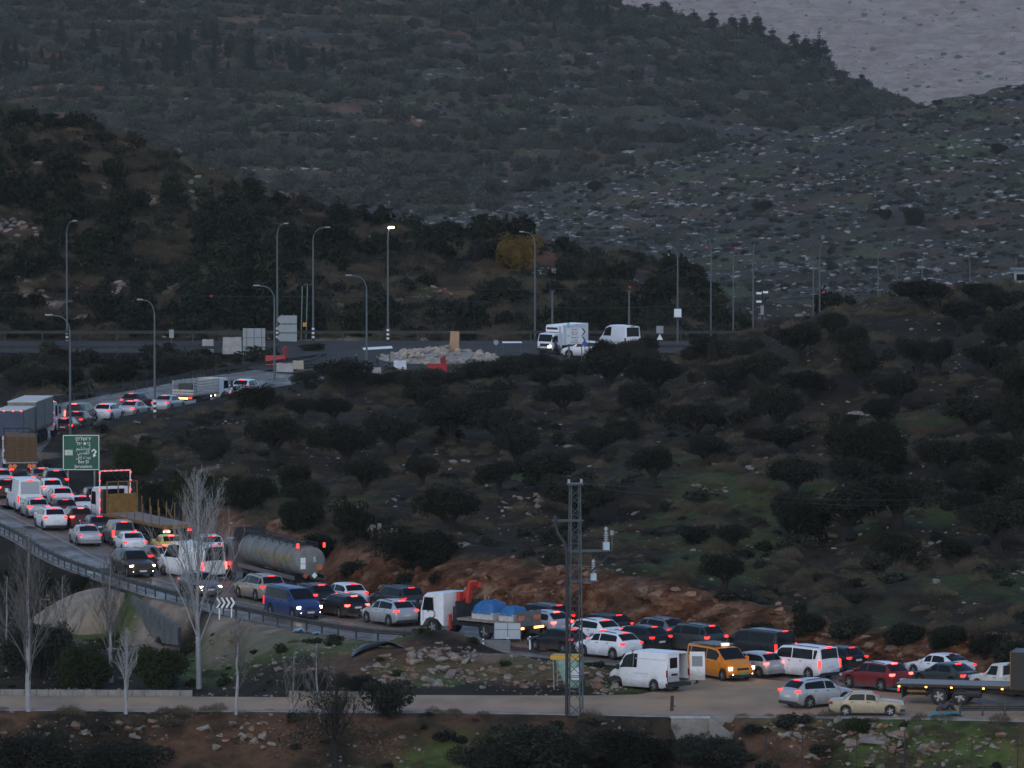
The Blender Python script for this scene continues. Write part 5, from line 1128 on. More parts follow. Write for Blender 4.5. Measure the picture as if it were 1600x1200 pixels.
barrier(430, 570, 2, 'low red plastic barrier left of the roundabout'); barrier(683, 583, 2, 'red plastic barrier right of the white block', 20)
for px, py, lab, rz in ((446, 566, 'tall red plastic barrier end by the short lamp post', 70), (693, 582, 'upright red panel by the bushes', 60), (886, 551, 'tilted red panel in front of the far white crossover', 10)):
    p = G(px, py); s_ = empty('red_panel', (p[0], p[1], 0), R(rz), lab, 'barrier'); MB().box((0, 0, .85), (.9, .12, 1.5), ry=R(-12)).build('panel', M_RPLAS, s_); MB().box((0, 0, .06), (1.0, .6, .12)).build('foot', M_RPLAS, s_)
p = G(590, 574); s_ = empty('canopy_shelter', (p[0], p[1], 0), R(4), 'small shelter with a flat white canopy by the stone island', 'shelter')
MB().box((0, 0, 1.95), (2.9, 2.2, .10), ry=R(-3)).build('canopy', mat('white_canopy', (.8, .82, .84), .6, var=.04), s_)
for x in (-1.2, 1.2):
    for y in (-.9, .9): MB().tube([(x, y, -.1), (x, y, 1.95)], .04, 6).build('post', M_LPOLE, s_)
p = G(800, 556); s_ = empty('canopy_shelter', (p[0], p[1], 0), 0, 'low flat canopy half hidden by bushes left of the lorry', 'shelter'); MB().box((0, 0, 1.4), (2.0, 1.5, .07)).build('canopy', mat('white_canopy', (.8, .82, .84), .6), s_); [MB().tube([(x, 0, -.1), (x, 0, 1.4)], .04, 6).build('post', M_LPOLE, s_) for x in (-.85, .85)]
# watchtower at the photo edge
a = at(1593, 455, 770); s_ = empty('watchtower', (a.x + .8, 770, a.z - 6), 0, 'grey guard tower at the photo edge above the crest', 'tower')
MB().box((0, 0, 3.2), (2.2, 2.2, 6.6)).build('shaft', M_BLOCK, s_); MB().box((0, 0, 7.4), (3.0, 3.0, 1.8)).build('cabin', M_SBACK, s_); MB().box((0, -1.52, 7.6), (2.5, .04, .7)).build('window', M_GLASS, s_); MB().box((0, 0, 8.4), (3.5, 3.5, .2)).build('roof', M_LPOLE, s_); MB().tube([(-1.2, 0, 8.4), (-1.2, 0, 9.6)], .05, 5).build('antenna', M_LPOLE, s_); MB().box((-1.53, 0, 7.6), (.04, 2.5, .7)).build('window', M_GLASS, s_)

# ------------------------------------------------------------------ people
M_SKIN = mat('skin', (.32, .19, .13), .6, var=.05)
def person(loc, rz, top, legs, label, hood=None, lean=0.):
    J = {'pel': (0, 0, .95, .15, .11), 'wst': (0, 0, 1.12, .14, .10), 'chs': (.02 + lean * .2, 0, 1.36, .17, .12), 'nek': (.03 + lean * .3, 0, 1.52, .055, .055), 'hed': (.06 + lean * .4, 0, 1.64, .085, .095), 'crn': (.05 + lean * .4, 0, 1.74, .07, .08)}
    for s, n_ in ((-1, 'r'), (1, 'l')):
        J |= {'hip' + n_: (0, s * .10, .90, .095, .095), 'kne' + n_: (.05 * s, s * .12, .50, .065, .065), 'ank' + n_: (.02 * s - .02, s * .13, .09, .042, .042), 'toe' + n_: (.02 * s + .14, s * .15, .045, .035, .045),
              'sho' + n_: (.02 + lean * .2, s * .19, 1.42, .07, .07), 'elb' + n_: (.02 + lean * .3, s * .26, 1.14, .05, .05), 'wri' + n_: (.16 + lean * .5, s * .24, .93, .033, .033), 'han' + n_: (.22 + lean * .5, s * .22, .85, .035, .025)}
    E = [('pel', 'wst'), ('wst', 'chs'), ('chs', 'nek'), ('nek', 'hed'), ('hed', 'crn')]
    for n_ in 'rl': E += [('pel', 'hip' + n_), ('hip' + n_, 'kne' + n_), ('kne' + n_, 'ank' + n_), ('ank' + n_, 'toe' + n_), ('chs', 'sho' + n_), ('sho' + n_, 'elb' + n_), ('elb' + n_, 'wri' + n_), ('wri' + n_, 'han' + n_)]
    ks = list(J); me = bpy.data.meshes.new('person'); me.from_pydata([J[k][:3] for k in ks], [(ks.index(a), ks.index(b)) for a, b in E], []); o = link(bpy.data.objects.new('tmp', me))
    o.modifiers.new('s', 'SKIN'); o.modifiers.new('d', 'SUBSURF').levels = 1
    for i, k in enumerate(ks): me.skin_vertices[0].data[i].radius = J[k][3:]; me.skin_vertices[0].data[i].use_root = k == 'pel'
    m2 = bpy.data.meshes.new_from_object(o.evaluated_get(bpy.context.evaluated_depsgraph_get())); bpy.data.objects.remove(o); m2.materials.clear(); m2.name = 'person'
    for m in (legs, top, M_SKIN): m2.materials.append(m)
    for f_ in m2.polygons: c = f_.center; f_.material_index = 2 if c.z > 1.53 or (abs(c.y) > .17 and c.z < .93 and c.x > .14) else 1 if c.z > .93 else 0
    m2.shade_smooth(); b = link(bpy.data.objects.new('person', m2)); b.location = loc; b.rotation_euler = (0, 0, rz); tag(b, label, 'person')
    bm = bmesh.new(); bmesh.ops.create_uvsphere(bm, u_segments=10, v_segments=8, radius=.125 if hood else .108); bmesh.ops.delete(bm, geom=[v for v in bm.verts if v.co.x > .055 and v.co.z < .07], context='VERTS'); hm_ = bpy.data.meshes.new('hair'); bm.to_mesh(hm_); bm.free(); hm_.materials.append(hood or mat('dark_hair', (.015, .012, .01), .8, var=.1)); hm_.shade_smooth()
    put(hm_, 'hood' if hood else 'hair', b, None, (.045 + lean * .4, 0, 1.665)); return b
M_OLV = mat('olive_uniform', (.035, .038, .028), .9, var=.2, scale=6); M_DKC = mat('dark_clothing', (.02, .02, .024), .9, var=.2, scale=6); M_GRYH = mat('grey_hoodie', (.15, .16, .17), .9, var=.15, scale=6)
g = G(590, 583); person((g[0], g[1], .01), R(200), M_OLV, M_OLV, 'person in dark uniform standing by the pale blocks')
g = G(556, 580); person((g[0], g[1], .01), R(330), M_DKC, M_DKC, 'person in dark clothes behind the painted block')
g = G(868, 558); person((g[0], g[1], .01), R(20), M_DKC, M_DKC, 'person in dark clothes beside the refrigerated lorry')
g = G(1089, 1069); person((g[0], g[1], .01), R(170), M_GRYH, M_DKC, 'person in a grey hooded top behind the wrecked van door', hood=M_GRYH, lean=.15)

# ------------------------------------------------------------------ lattice pylon
M_PYL = mat('pylon_steel', (.085, .10, .105), .6, .4, var=.2, scale=2); b0 = P(898, 1118); Hp = at(898, 757, b0.y).z - b0.z
py = empty('lattice_pylon', b0, R(12), 'slim steel lattice pylon with cable terminals in the foreground', 'pylon')
def leg_w(z): return .40 - (.40 - .26) * z / Hp
for sx in (-1, 1):
    for sy in (-1, 1): MB().box((0, 0, 0), (.068, .068, 1)).build('leg', M_PYL, py).data.transform(Matrix(((1, 0, sx * (leg_w(Hp) - leg_w(0)) / 1, sx * (leg_w(0) + leg_w(Hp)) / 2), (0, 1, sy * (leg_w(Hp) - leg_w(0)), sy * (leg_w(0) + leg_w(Hp)) / 2), (0, 0, Hp, Hp / 2), (0, 0, 0, 1))))
zs = [0]; 
while zs[-1] < Hp - .5: zs.append(min(Hp, zs[-1] + 1.9 * leg_w(zs[-1])))
for i, (a, b) in enumerate(zip(zs[:-1], zs[1:])):
    for q in range(4):
        M = Matrix.Rotation(q * math.pi / 2, 4, 'Z'); s = 1 if (i + q) % 2 else -1
        MB().tube([M @ Vector((-s * leg_w(a), leg_w(a), a)), M @ Vector((s * leg_w(b), leg_w(b), b))], .022, 4).build('brace', M_PYL, py)
        if i % 3 == 0: MB().tube([M @ Vector((-leg_w(a), leg_w(a), a)), M @ Vector((leg_w(a), leg_w(a), a))], .02, 4).build('brace', M_PYL, py)
zc = lambda p_: at(898, p_, b0.y).z - b0.z
MB().box((0, 0, Hp + .03), (.85, .85, .10)).build('head_plate', M_PYL, py)
def arm(z, x0, x1): 
    for y in (-.26, .26): MB().box(((x0 + x1) / 2, y, z), (abs(x1 - x0), .09, .1)).build('cross_arm', M_PYL, py)
    for x in np.linspace(x0, x1, 4): MB().box((x, 0, z), (.07, .66, .07)).build('arm_tie', M_PYL, py)
arm(zc(813), -1.25, .4); arm(zc(861), -.5, 2.05); arm(zc(908), -.4, 1.3)
M_PORC = mat('insulator_grey', (.32, .34, .35), .4, var=.1); M_TERM = mat('pale_blue_terminal', (.40, .52, .58), .5, var=.08)
def terminal(x, z, y=0, s=1.0, box_=True):
    e = empty('cable_terminal'); e.parent = py; e.location = (x, y, z)
    MB().box((0, 0, .22 * s), (.34 * s, .3 * s, .44 * s)).build('terminal_box', M_TERM, e)
    k = MB(); [k.tube([(0, 0, .44 * s + j * .13), (0, 0, .50 * s + j * .13)], [.15 * s, .09 * s], 8) for j in range(5)]; k.tube([(0, 0, .4 * s), (0, 0, 1.2 * s)], .05, 6); k.build('insulator', M_PORC, e); MB().tube([(0, 0, 1.15 * s), (0, 0, 1.32 * s)], [.13, .08], 8).build('cap', M_LHEAD, e)
terminal(1.8, zc(861) + .05, -.2); terminal(1.05, zc(908) + .05, -.2, .9)
MB().tube([(2.15, -.2, zc(861) + .9), (2.15, -.2, zc(861) + 1.15)], .13, 8).build('lamp_globe', M_LHEAD, py); MB().tube([(2.15, -.2, zc(861)), (2.15, -.2, zc(861) + .9)], .04, 5).build('stem', M_PYL, py)
MB().tube([(-1.2, -.3, zc(812) + .3), (-1.25, -.35, zc(815)), (-1.1, -.45, zc(832)), (-.75, -.6, zc(846)), (-.62, -.66, zc(862)), (-.60, -.66, zc(950)), (-.62, -.66, .1)], .1, 8).build('drop_cable', M_TRIM, py)
MB().tube([(1.9, -.2, zc(861)), (1.8, -.3, zc(872)), (1.3, -.4, zc(883)), (.7, -.5, zc(895))], .05, 6).build('drop_cable', M_TRIM, py)
Mi = py.matrix_basis.inverted()
for dy in (-4, 4): MB().tube([(.3, dy * .07, Hp + .1)] + [Mi @ at(x, y + dy, Y_) for x, y, Y_ in ((960, 763, 415), (1040, 769, 425), (1160, 778, 438), (1350, 786, 462), (1700, 780, 510))], .012, 4).build('overhead_wire', M_DKSTEEL, py)
k = MB(); [k.tube([(x, 0, Hp + .05), (x, 0, Hp + .3)], .08, 6) for x in (-.35, .38)]; k.build('insulators', M_PORC, py)

# recycling cage beside the pylon
p = P(888, 1078); s_ = empty('recycling_bag', p, R(-10), 'mint green mesh bag with a yellow rim beside the pylon', 'bag')
n = 18; v = []
for j in range(8):
    u = j / 7; hw = .42 + .42 * u ** .8
    for i in range(n):
        a = 2 * math.pi * i / n; q = 1 + .08 * vn(i * .9, j * .7, 4); x = hw * np.sign(math.cos(a)) * abs(math.cos(a)) ** .6 * q; y = hw * .8 * np.sign(math.sin(a)) * abs(math.sin(a)) ** .6 * q; v.append((x - .5 * (1 - u) * -.6, y, .15 + 1.75 * u))
f = [(j * n + i, j * n + (i + 1) % n, (j + 1) * n + (i + 1) % n, (j + 1) * n + i) for j in range(7) for i in range(n)] + [tuple(range(n))[::-1]]
mesh_obj('mesh_bag', v, f, mat('mint_mesh', (.24, .38, .33), .8, var=.25, scale=3, bump=.3), s_, True)
MB().box((-.1, 0, 1.98), (1.75, 1.4, .22)).build('yellow_rim', mat('yellow_plastic', (.55, .30, .03), .6, var=.12), s_)
k = MB(); [k.tube([(sx * .75, sy * .6, -.1), (sx * .8, sy * .65, 1.95)], .035, 5) for sx in (-1, 1) for sy in (-1, 1)]; k.build('frame_posts', M_STEEL, s_)
MB().box((.55, -.72, 1.05), (.5, .02, .75)).build('notice_plate', mat('pale_notice', (.5, .52, .55), .6, var=.1), s_)

# ------------------------------------------------------------------ concrete: culvert apron, wing wall, headwall, steel post
a0 = G(205, 926); M_SHOT = mat('tan_shotcrete', (.25, .20, .148), .95, var=.2, scale=.9, bump=.3)
ia, ib = (int(np.argmin(np.hypot(*(OUT - G(*q)).T))) for q in ((207, 926), (158, 910)))
lo_, hi_ = min(ia, ib), max(ia, ib); E_ = resample(OUT[lo_:hi_ + 1], 22); tn = np.gradient(E_, axis=0); tn /= np.linalg.norm(tn, axis=1)[:, None]; nr = np.c_[tn[:, 1], -tn[:, 0]]
if inside(np.array([E_[8][0] + nr[8][0]]), np.array([E_[8][1] + nr[8][1]]), POLY_MAIN)[0]: nr = -nr
v = []; m = 10
for i in range(22):
    u = i / 21; rnd_ = 1 - .55 * max(0, (u - .45) / .55) ** 2      # the far end rounds down into the ground
    for j in range(m):
        w_ = j / (m - 1); q = E_[i] + nr[i] * (.75 + (3.6 + 2.6 * u) * w_ ** .8); v.append((q[0], q[1], .03 - 2.75 * w_ ** 1.7 - (1 - rnd_) * 2.6 if j < m - 1 else -4.2))
f = [(i * m + j, (i + 1) * m + j, (i + 1) * m + j + 1, i * m + j + 1) for i in range(21) for j in range(m - 1)]
b0_ = len(v); v += [(p_[0], p_[1], -4.2) for p_ in v[:m]]; f += [(j, j + 1, b0_ + j + 1, b0_ + j) for j in range(m - 1)]
s_ = mesh_obj('concrete_apron', v, f, M_SHOT, None, True); tag(s_, 'smooth tan concrete apron below the guard rail', 'apron'); s_.modifiers.new('thick', 'SOLIDIFY').thickness = .25
s_ = empty('wing_wall', (a0[0], a0[1], 0), 0, 'grey concrete wing wall right of the tan apron', 'wall'); A, B = G(205, 931), G(278, 963)
q = MB(); dx, dy = B[0] - A[0], B[1] - A[1]
q.add([Vector(p_) - Vector((a0[0], a0[1], 0)) for p_ in [(A[0], A[1], .0), (B[0], B[1], -.75), (B[0], B[1], -1.9), (A[0], A[1] - .3, -2.9), (A[0] + .2, A[1] + .5, .0), (B[0] + .2, B[1] + .5, -.75), (B[0] + .2, B[1] + .5, -1.9), (A[0] + .2, A[1] + .5, -2.9)]], [(0, 1, 2, 3), (4, 7, 6, 5), (0, 4, 5, 1), (1, 5, 6, 2), (2, 6, 7, 3), (0, 3, 7, 4)])
q.build('wall_slab', mat('grey_cast_concrete', (.105, .105, .098), .9, var=.35, scale=1.2), s_)
h0 = G(1050, 1122); s_ = empty('culvert_headwall', (h0[0], h0[1], 0), R(-2), 'concrete headwall with sloping wing below the junction', 'wall')
MB().box((1.05, 0, -.72), (2.2, .35, 1.5)).build('wall_slab', M_CONC, s_); MB().prism([(2.15, .02), (2.35, .02), (4.3, -1.5), (4.3, -2.4), (2.15, -2.4)], -.62, -.3).build('wing', M_CONC, s_); MB().box((1.05, 0, .06), (2.3, .45, .1)).build('coping', M_BLOCK, s_)
g = G(1050, 1111); s_ = empty('steel_post', (g[0], g[1], 0), 0, 'stub of a dark steel post above the headwall', 'post'); MB().box((0, 0, .42), (.2, .14, .95), ry=.03).build('upright', M_DKSTEEL, s_); MB().box((.13, 0, .3), (.2, .05, .06), ry=.6).build('bracket', M_DKSTEEL, s_)
for i, px in enumerate((1197, 1253, 1338, 1413, 1518, 1590)):
    p = P(px, 1205); s_ = empty('fence_post', p, 0, 'thin dark fence stake in the rubble, %s from the left' % ORD[i], 'fence post', 'fence stakes in the rubble'); MB().tube([(0, 0, -.3), (.02, 0, 2.0 + .2 * (i % 2))], .032, 5).build('stake', M_TRIM, s_); MB().box((.02, 0, 1.9), (.08, .08, .05)).build('cap', M_DKSTEEL, s_)
g = P(1362, 1162); s_ = mesh_obj('concrete_slab', [(-.9, -.5, 0), (.75, -.62, .02), (.95, .5, .1), (-.6, .6, .12), (-.9, -.5, .22), (.75, -.62, .24), (.95, .5, .32), (-.6, .6, .34)], [(0, 3, 2, 1), (4, 5, 6, 7), (0, 1, 5, 4), (1, 2, 6, 5), (2, 3, 7, 6), (3, 0, 4, 7)], M_CONC); s_.location = g + Vector((0, 0, .05)); s_.rotation_euler = (.22, .1, .2); s_.scale = (.85, .85, .7); tag(s_, 'tilted broken concrete slab in the rubble below the tan saloon', 'slab')
def cloth(px, py, sx, sy, h, m, label, name='plastic_sheet'):
    p = P(px, py); n = 12; v = []
    for i in range(n):
        for j in range(n):
            u, w_ = i / (n - 1) - .5, j / (n - 1) - .5; x, y = u * sx, w_ * sy * (1 + .4 * vn(i / 2, 3, 8)); v.append((x, y, float(zi(p.x + x, p.y + y)) - p.z + .04 + h * max(0, (vn(i / 2.2, j / 2.2, 12) + .5)) * (1 - (2 * abs(u)) ** 3)))
    o = mesh_obj(name, v, [(i * n + j, (i + 1) * n + j, (i + 1) * n + j + 1, i * n + j + 1) for i in range(n - 1) for j in range(n - 1)], m, None, True); o.location = p; tag(o, label, name.split('_')[-1]); o.modifiers.new('thick', 'SOLIDIFY').thickness = .015
cloth(1478, 1121, 2.2, 1.0, .35, mat('turquoise_plastic', (.03, .20, .24), .5, var=.2), 'torn turquoise plastic sheet on the verge below the tow truck'); cloth(590, 1012, 3.2, 2.4, .5, mat('black_plastic', (.012, .012, .013), .5, var=.2), 'crumpled black plastic sheeting left of the rubble heap'); cloth(467, 989, .8, .6, .35, mat('pale_blue_plastic', (.22, .42, .55), .5, var=.2), 'pale blue plastic bag beside the guard rail'); cloth(1478, 1112, 1.2, .8, .7, mat('dark_tarp', (.06, .06, .06), .7, var=.2), 'grey heap of tarpaulin beside the turquoise sheet'); cloth(494, 992, .5, .5, .2, mat('pale_blue_plastic', (.22, .42, .55), .5), 'small scrap of blue plastic right of the blue bag')

# ------------------------------------------------------------------ stones
def rock_mesh(seed, flat=.7, sub=2, tint=None):
    r_ = random.Random(seed); bm = bmesh.new()
    for _ in range(15):
        d = Vector((r_.gauss(0, 1), r_.gauss(0, 1), r_.gauss(0, 1))).normalized() * r_.uniform(.75, 1.1); d.z *= flat; bm.verts.new(d)
    bmesh.ops.convex_hull(bm, input=bm.verts[:]); bmesh.ops.delete(bm, geom=[v for v in bm.verts if not v.link_faces], context='VERTS')
    me = bpy.data.meshes.new('stone'); bm.to_mesh(me); bm.free(); return me
M_LIME = mat('pale_limestone', (.15, .128, .105), .95, col2=(.28, .24, .20), scale=2.5, bump=.5, rnd=.3); M_RUST = mat('rusty_limestone', (.14, .078, .05), .95, col2=(.25, .155, .105), scale=2.5, bump=.5, rnd=.3); M_GREYR = mat('grey_hill_rock', (.15, .143, .13), .95, col2=(.32, .305, .275), scale=1.5, bump=.5, rnd=.25)
ROCKS = {k: [rock_mesh(i * 7 + j, fl, 2) for i in range(9)] for j, (k, fl) in enumerate((('lime', .75), ('rust', .7), ('grey', .5)))}
for k, m in (('lime', M_LIME), ('rust', M_RUST), ('grey', M_GREYR)):
    for me in ROCKS[k]: me.materials.append(m)
def stone(parent, x, y, z, s, kind, name='stone', flat=1.):
    o = link(bpy.data.objects.new(name, random.choice(ROCKS[kind]))); o.parent = parent; o.location = Vector((x, y, z)) - (parent.location if parent else Vector()); o.scale = (s * random.uniform(.8, 1.35), s * random.uniform(.7, 1.1), s * random.uniform(.6, 1) * flat); o.rotation_euler = (random.uniform(-.35, .35), random.uniform(-.35, .35), random.uniform(0, 6.3)); return o
def heap(label, zones, seed, name='rubble_heap'):
    random.seed(seed); c = P(zones[0][0], zones[0][1]); h = empty(name, c, 0, label, 'rubble')
    for px, py, rx, ry, n, smin, smax in zones:
        for _ in range(n):
            a = random.uniform(0, 6.283); q = random.random() ** .6; g = P(px + rx * q * math.cos(a), py + ry * q * math.sin(a)); s = smin + (smax - smin) * random.random() ** 2.6
            if pdist(np.array([g.x]), np.array([g.y]), OUT)[0] < .5 or inside(np.array([g.x]), np.array([g.y]), POLY_MAIN)[0] or inside(np.array([g.x]), np.array([g.y]), APR)[0]: continue
            stone(h, g.x, g.y, g.z + s * .18, s, 'rust' if random.random() < .38 else 'lime')
    return h
heap('long heap of broken rock and earth between the road and side road', [(660, 1045, 75, 30, 110, .08, .5), (770, 1060, 85, 22, 80, .06, .42), (700, 1020, 45, 14, 50, .08, .35), (860, 1062, 40, 18, 30, .06, .35), (600, 1050, 40, 22, 30, .08, .35)], 3)
heap('stones and debris round the nose of the wrecked van', [(935, 1055, 30, 18, 34, .08, .35), (950, 1080, 30, 7, 22, .08, .3), (925, 1073, 12, 8, 6, .3, .5)], 4)
heap('broad rubble slope below the old tan saloon', [(1340, 1150, 70, 26, 95, .08, .5), (1440, 1165, 60, 25, 55, .08, .5), (1250, 1150, 60, 25, 45, .08, .4), (1380, 1185, 140, 18, 75, .07, .38), (1550, 1170, 60, 25, 30, .08, .4), (1420, 1122, 40, 5, 18, .12, .35)], 5)
heap('rocks and red earth clods on the bank below the side road', [(120, 1150, 130, 25, 50, .07, .38), (370, 1150, 60, 30, 46, .08, .45), (240, 1140, 40, 28, 24, .08, .45), (420, 1165, 40, 20, 14, .08, .4), (620, 1170, 50, 25, 30, .08, .3)], 6)
heap('pale stones strewn in the grass below the guard rail', [(420, 1040, 90, 30, 60, .06, .28), (200, 1030, 60, 30, 40, .06, .3), (330, 1000, 40, 12, 18, .08, .3), (500, 1060, 60, 20, 30, .08, .3), (100, 930, 60, 25, 26, .06, .25)], 8, 'scattered_stones')
# stones of the orchard floor and the cut bank belong to the ground
random.seed(11); nrock = 0
for _ in range(900):
    px, py = random.uniform(480, 1600), random.uniform(620, 985)
    if nrock > 170: break
    if vn(px / 70, py / 45, 77) < .12: continue
    g = P(px, py)
    if not inside(np.array([g.x]), np.array([g.y]), ORCH)[0] or pdist(np.array([g.x]), np.array([g.y]), IN)[0] < 4.2: continue
    s = .08 + .42 * random.random() ** 3; stone(ground, g.x, g.y, g.z + s * .1, s, 'lime' if random.random() < .75 else 'rust', 'stone', .7); nrock += 1
for px, py, n, s0 in ((840, 780, 14, .55), (800, 795, 12, .45), (690, 728, 6, .6), (640, 732, 5, .5), (1345, 645, 8, .6), (1180, 738, 4, .7), (1330, 822, 3, .6), (1452, 852, 3, .6), (590, 830, 10, .6), (700, 852, 5, .5), (1105, 765, 8, .5), (1300, 840, 6, .6), (1570, 720, 8, .6), (1450, 870, 7, .5)):
    for _ in range(n): g = P(px + random.gauss(0, 16), py + random.gauss(0, 5)); s = s0 * random.uniform(.3, 1); stone(ground, g.x, g.y, g.z + s * .1, s, 'lime' if random.random() < .8 else 'rust', 'stone', .7)
ib = int(np.argmin(np.hypot(*(IN - G(430, 903)).T))); E_ = resample(IN[:ib + 1], 760); tn = np.gradient(E_, axis=0); tn /= np.linalg.norm(tn, axis=1)[:, None]; nr = np.c_[tn[:, 1], -tn[:, 0]]
if inside(np.array([E_[300][0] + nr[300][0]]), np.array([E_[300][1] + nr[300][1]]), POLY_MAIN)[0]: nr = -nr
arc = np.r_[0, np.cumsum(np.linalg.norm(np.diff(E_, axis=0), axis=1))]; mrow = 30; T = np.linspace(0, 1, mrow)[None, :]; A_ = arc[:, None]
end = E_ + nr * 4.6; ztop = zi(end[:, 0], end[:, 1])[:, None]; fadeL = sst(0, 8, arc[-1] - A_)
face = fbm(A_ / 5 + T * 0, T * 2.2 + A_ * 0, 611, 4) + .5 * np.abs(fbm(A_ / 1.6, T * 5 + A_ * 0, 617, 4)) + .35 * fbm(A_ / .7, T * 9 + A_ * 0, 623, 3); D_ = .75 + 3.9 * T ** 1.5 - (face * 1.5) * np.sin(np.clip(T, 0, 1) * math.pi) ** .6
Zb = -.15 + (ztop + .2) * (1 - (1 - T) ** 1.6) + .22 * fbm(A_ / .9, T * 7 + A_ * 0, 631, 3) * np.sin(T * math.pi); Zb = Zb * fadeL - .6 * (1 - fadeL)
V_ = np.stack([E_[:, 0][:, None] + nr[:, 0][:, None] * D_, E_[:, 1][:, None] + nr[:, 1][:, None] * D_, Zb], -1).reshape(-1, 3); I_ = np.arange(760 * mrow).reshape(760, mrow)
bme = fast_mesh('cut_bank', V_, np.stack([I_[:-1, :-1], I_[1:, :-1], I_[1:, 1:], I_[:-1, 1:]], -1).reshape(-1, 4))
bmt = bpy.data.materials.new('red_cut_rock'); bmt.use_nodes = True; n_ = bmt.node_tree; b_ = n_.nodes['Principled BSDF']; b_.inputs['Roughness'].default_value = .95; b_.inputs['Specular IOR Level'].default_value = .1; ge_ = n_.nodes.new('ShaderNodeNewGeometry')
def nz_(s_, d_=6, st=(1, 1, 1)):
    mp = n_.nodes.new('ShaderNodeMapping'); mp.inputs['Scale'].default_value = st; n_.links.new(ge_.outputs['Position'], mp.inputs[0]); z = n_.nodes.new('ShaderNodeTexNoise'); z.inputs['Scale'].default_value = s_; z.inputs['Detail'].default_value = d_; z.inputs['Roughness'].default_value = .7; n_.links.new(mp.outputs[0], z.inputs['Vector']); return z.outputs['Fac']
def rm_(f_, st):
    r = n_.nodes.new('ShaderNodeValToRGB'); n_.links.new(f_, r.inputs[0]); cr_ = r.color_ramp
    while len(cr_.elements) < len(st): cr_.elements.new(.5)
    for e_, (p_, c_) in zip(cr_.elements, st): e_.position = p_; e_.color = (*c_, 1)
    return r.outputs[0]
c1 = rm_(nz_(.55, 6, (1, 1, 1.6)), [(.32, (.018, .011, .007)), (.44, (.085, .032, .015)), (.55, (.17, .076, .038)), (.68, (.29, .185, .12))]); c2 = rm_(nz_(.16, 3), [(.50, (0, 0, 0)), (.66, (.5, .5, .5))])
mx = n_.nodes.new('ShaderNodeMix'); mx.data_type = 'RGBA'; n_.links.new(c2, mx.inputs[0]); n_.links.new(c1, mx.inputs[6]); n_.links.new(rm_(nz_(1.5, 6), [(.4, (.035, .026, .018)), (.65, (.075, .055, .038))]), mx.inputs[7]); n_.links.new(mx.outputs[2], b_.inputs['Base Color'])
bp_ = n_.nodes.new('ShaderNodeBump'); bp_.inputs['Strength'].default_value = 1; bp_.inputs['Distance'].default_value = .3; n_.links.new(nz_(2.4, 6), bp_.inputs['Height']); n_.links.new(bp_.outputs[0], b_.inputs['Normal'])
bme.materials.append(bmt); bank_o = link(bpy.data.objects.new('cut_bank', bme)); tag(bank_o, 'raw red earth and rock bank cut beside the road', kind='structure')
random.seed(15)
for _ in range(190):   # rocks sticking out of the bank
    i = random.randrange(10, 640); t_ = random.uniform(.15, .95); k_ = i * mrow + int(t_ * (mrow - 1))
    if vn(i / 40, 3, 9) < -.15: continue
    x, y, z = V_[k_]; s_ = .12 + .5 * random.random() ** 2.2; stone(bank_o, x, y, z - s_ * .2, s_, 'rust', 'rock', 1.1)
# the stone island of the roundabout
isl = empty('stone_island', (RBC[0] + 3, RBC[1] + 6, 0), 0, 'roundabout island heaped with pale rough stones', 'island'); random.seed(5); n = 24; v = [(0, 0, .7)]; f = []
for j, (r_, z) in enumerate(((2.2, .6), (4.4, .36), (6.0, .03))):
    v += [(r_ * 1.05 * math.cos(2 * math.pi * i / n), r_ * 1.6 * math.sin(2 * math.pi * i / n), z) for i in range(n)]
f = [(0, 1 + i, 1 + (i + 1) % n) for i in range(n)] + [(1 + j * n + i, 1 + j * n + n + i, 1 + j * n + n + (i + 1) % n, 1 + j * n + (i + 1) % n) for j in range(2) for i in range(n)]
mesh_obj('mound', v, f, mat('pale_gravel', (.30, .27, .23), .95, var=.3, scale=2), isl, True)
M_ISL = mat('island_stone', (.36, .30, .235), .95, var=.2, scale=2, rnd=.25)
for _ in range(150):
    a = random.uniform(0, 6.283); q = math.sqrt(random.random()); x, y = 6 * q * math.cos(a), 9.5 * q * math.sin(a); o = stone(isl, isl.location.x + x, isl.location.y + y, .75 * (1 - q ** 2) + .08, random.uniform(.15, .6), 'lime'); o.material_slots[0].link = 'OBJECT'; o.material_slots[0].material = M_ISL
c = isl.location; M_MONO = mat('orange_monolith', (.40, .25, .15), .9, var=.15, scale=1.5, bump=.3)
q = at(710, 548, c.y + 1); o = MB().box((0, 0, 1.0), (1.0, .7, 2.2), ry=.05, taper=.9).build('standing_stone', M_MONO, None); o.location = (q.x, c.y + 1, .6); tag(o, 'upright orange standing stone on the island', 'stone')
q = at(697, 548, c.y); o = stone(None, q.x, c.y, 1.1, .75, 'lime', 'boulder'); tag(o, 'round pale boulder leaning by the orange standing stone', 'boulder')

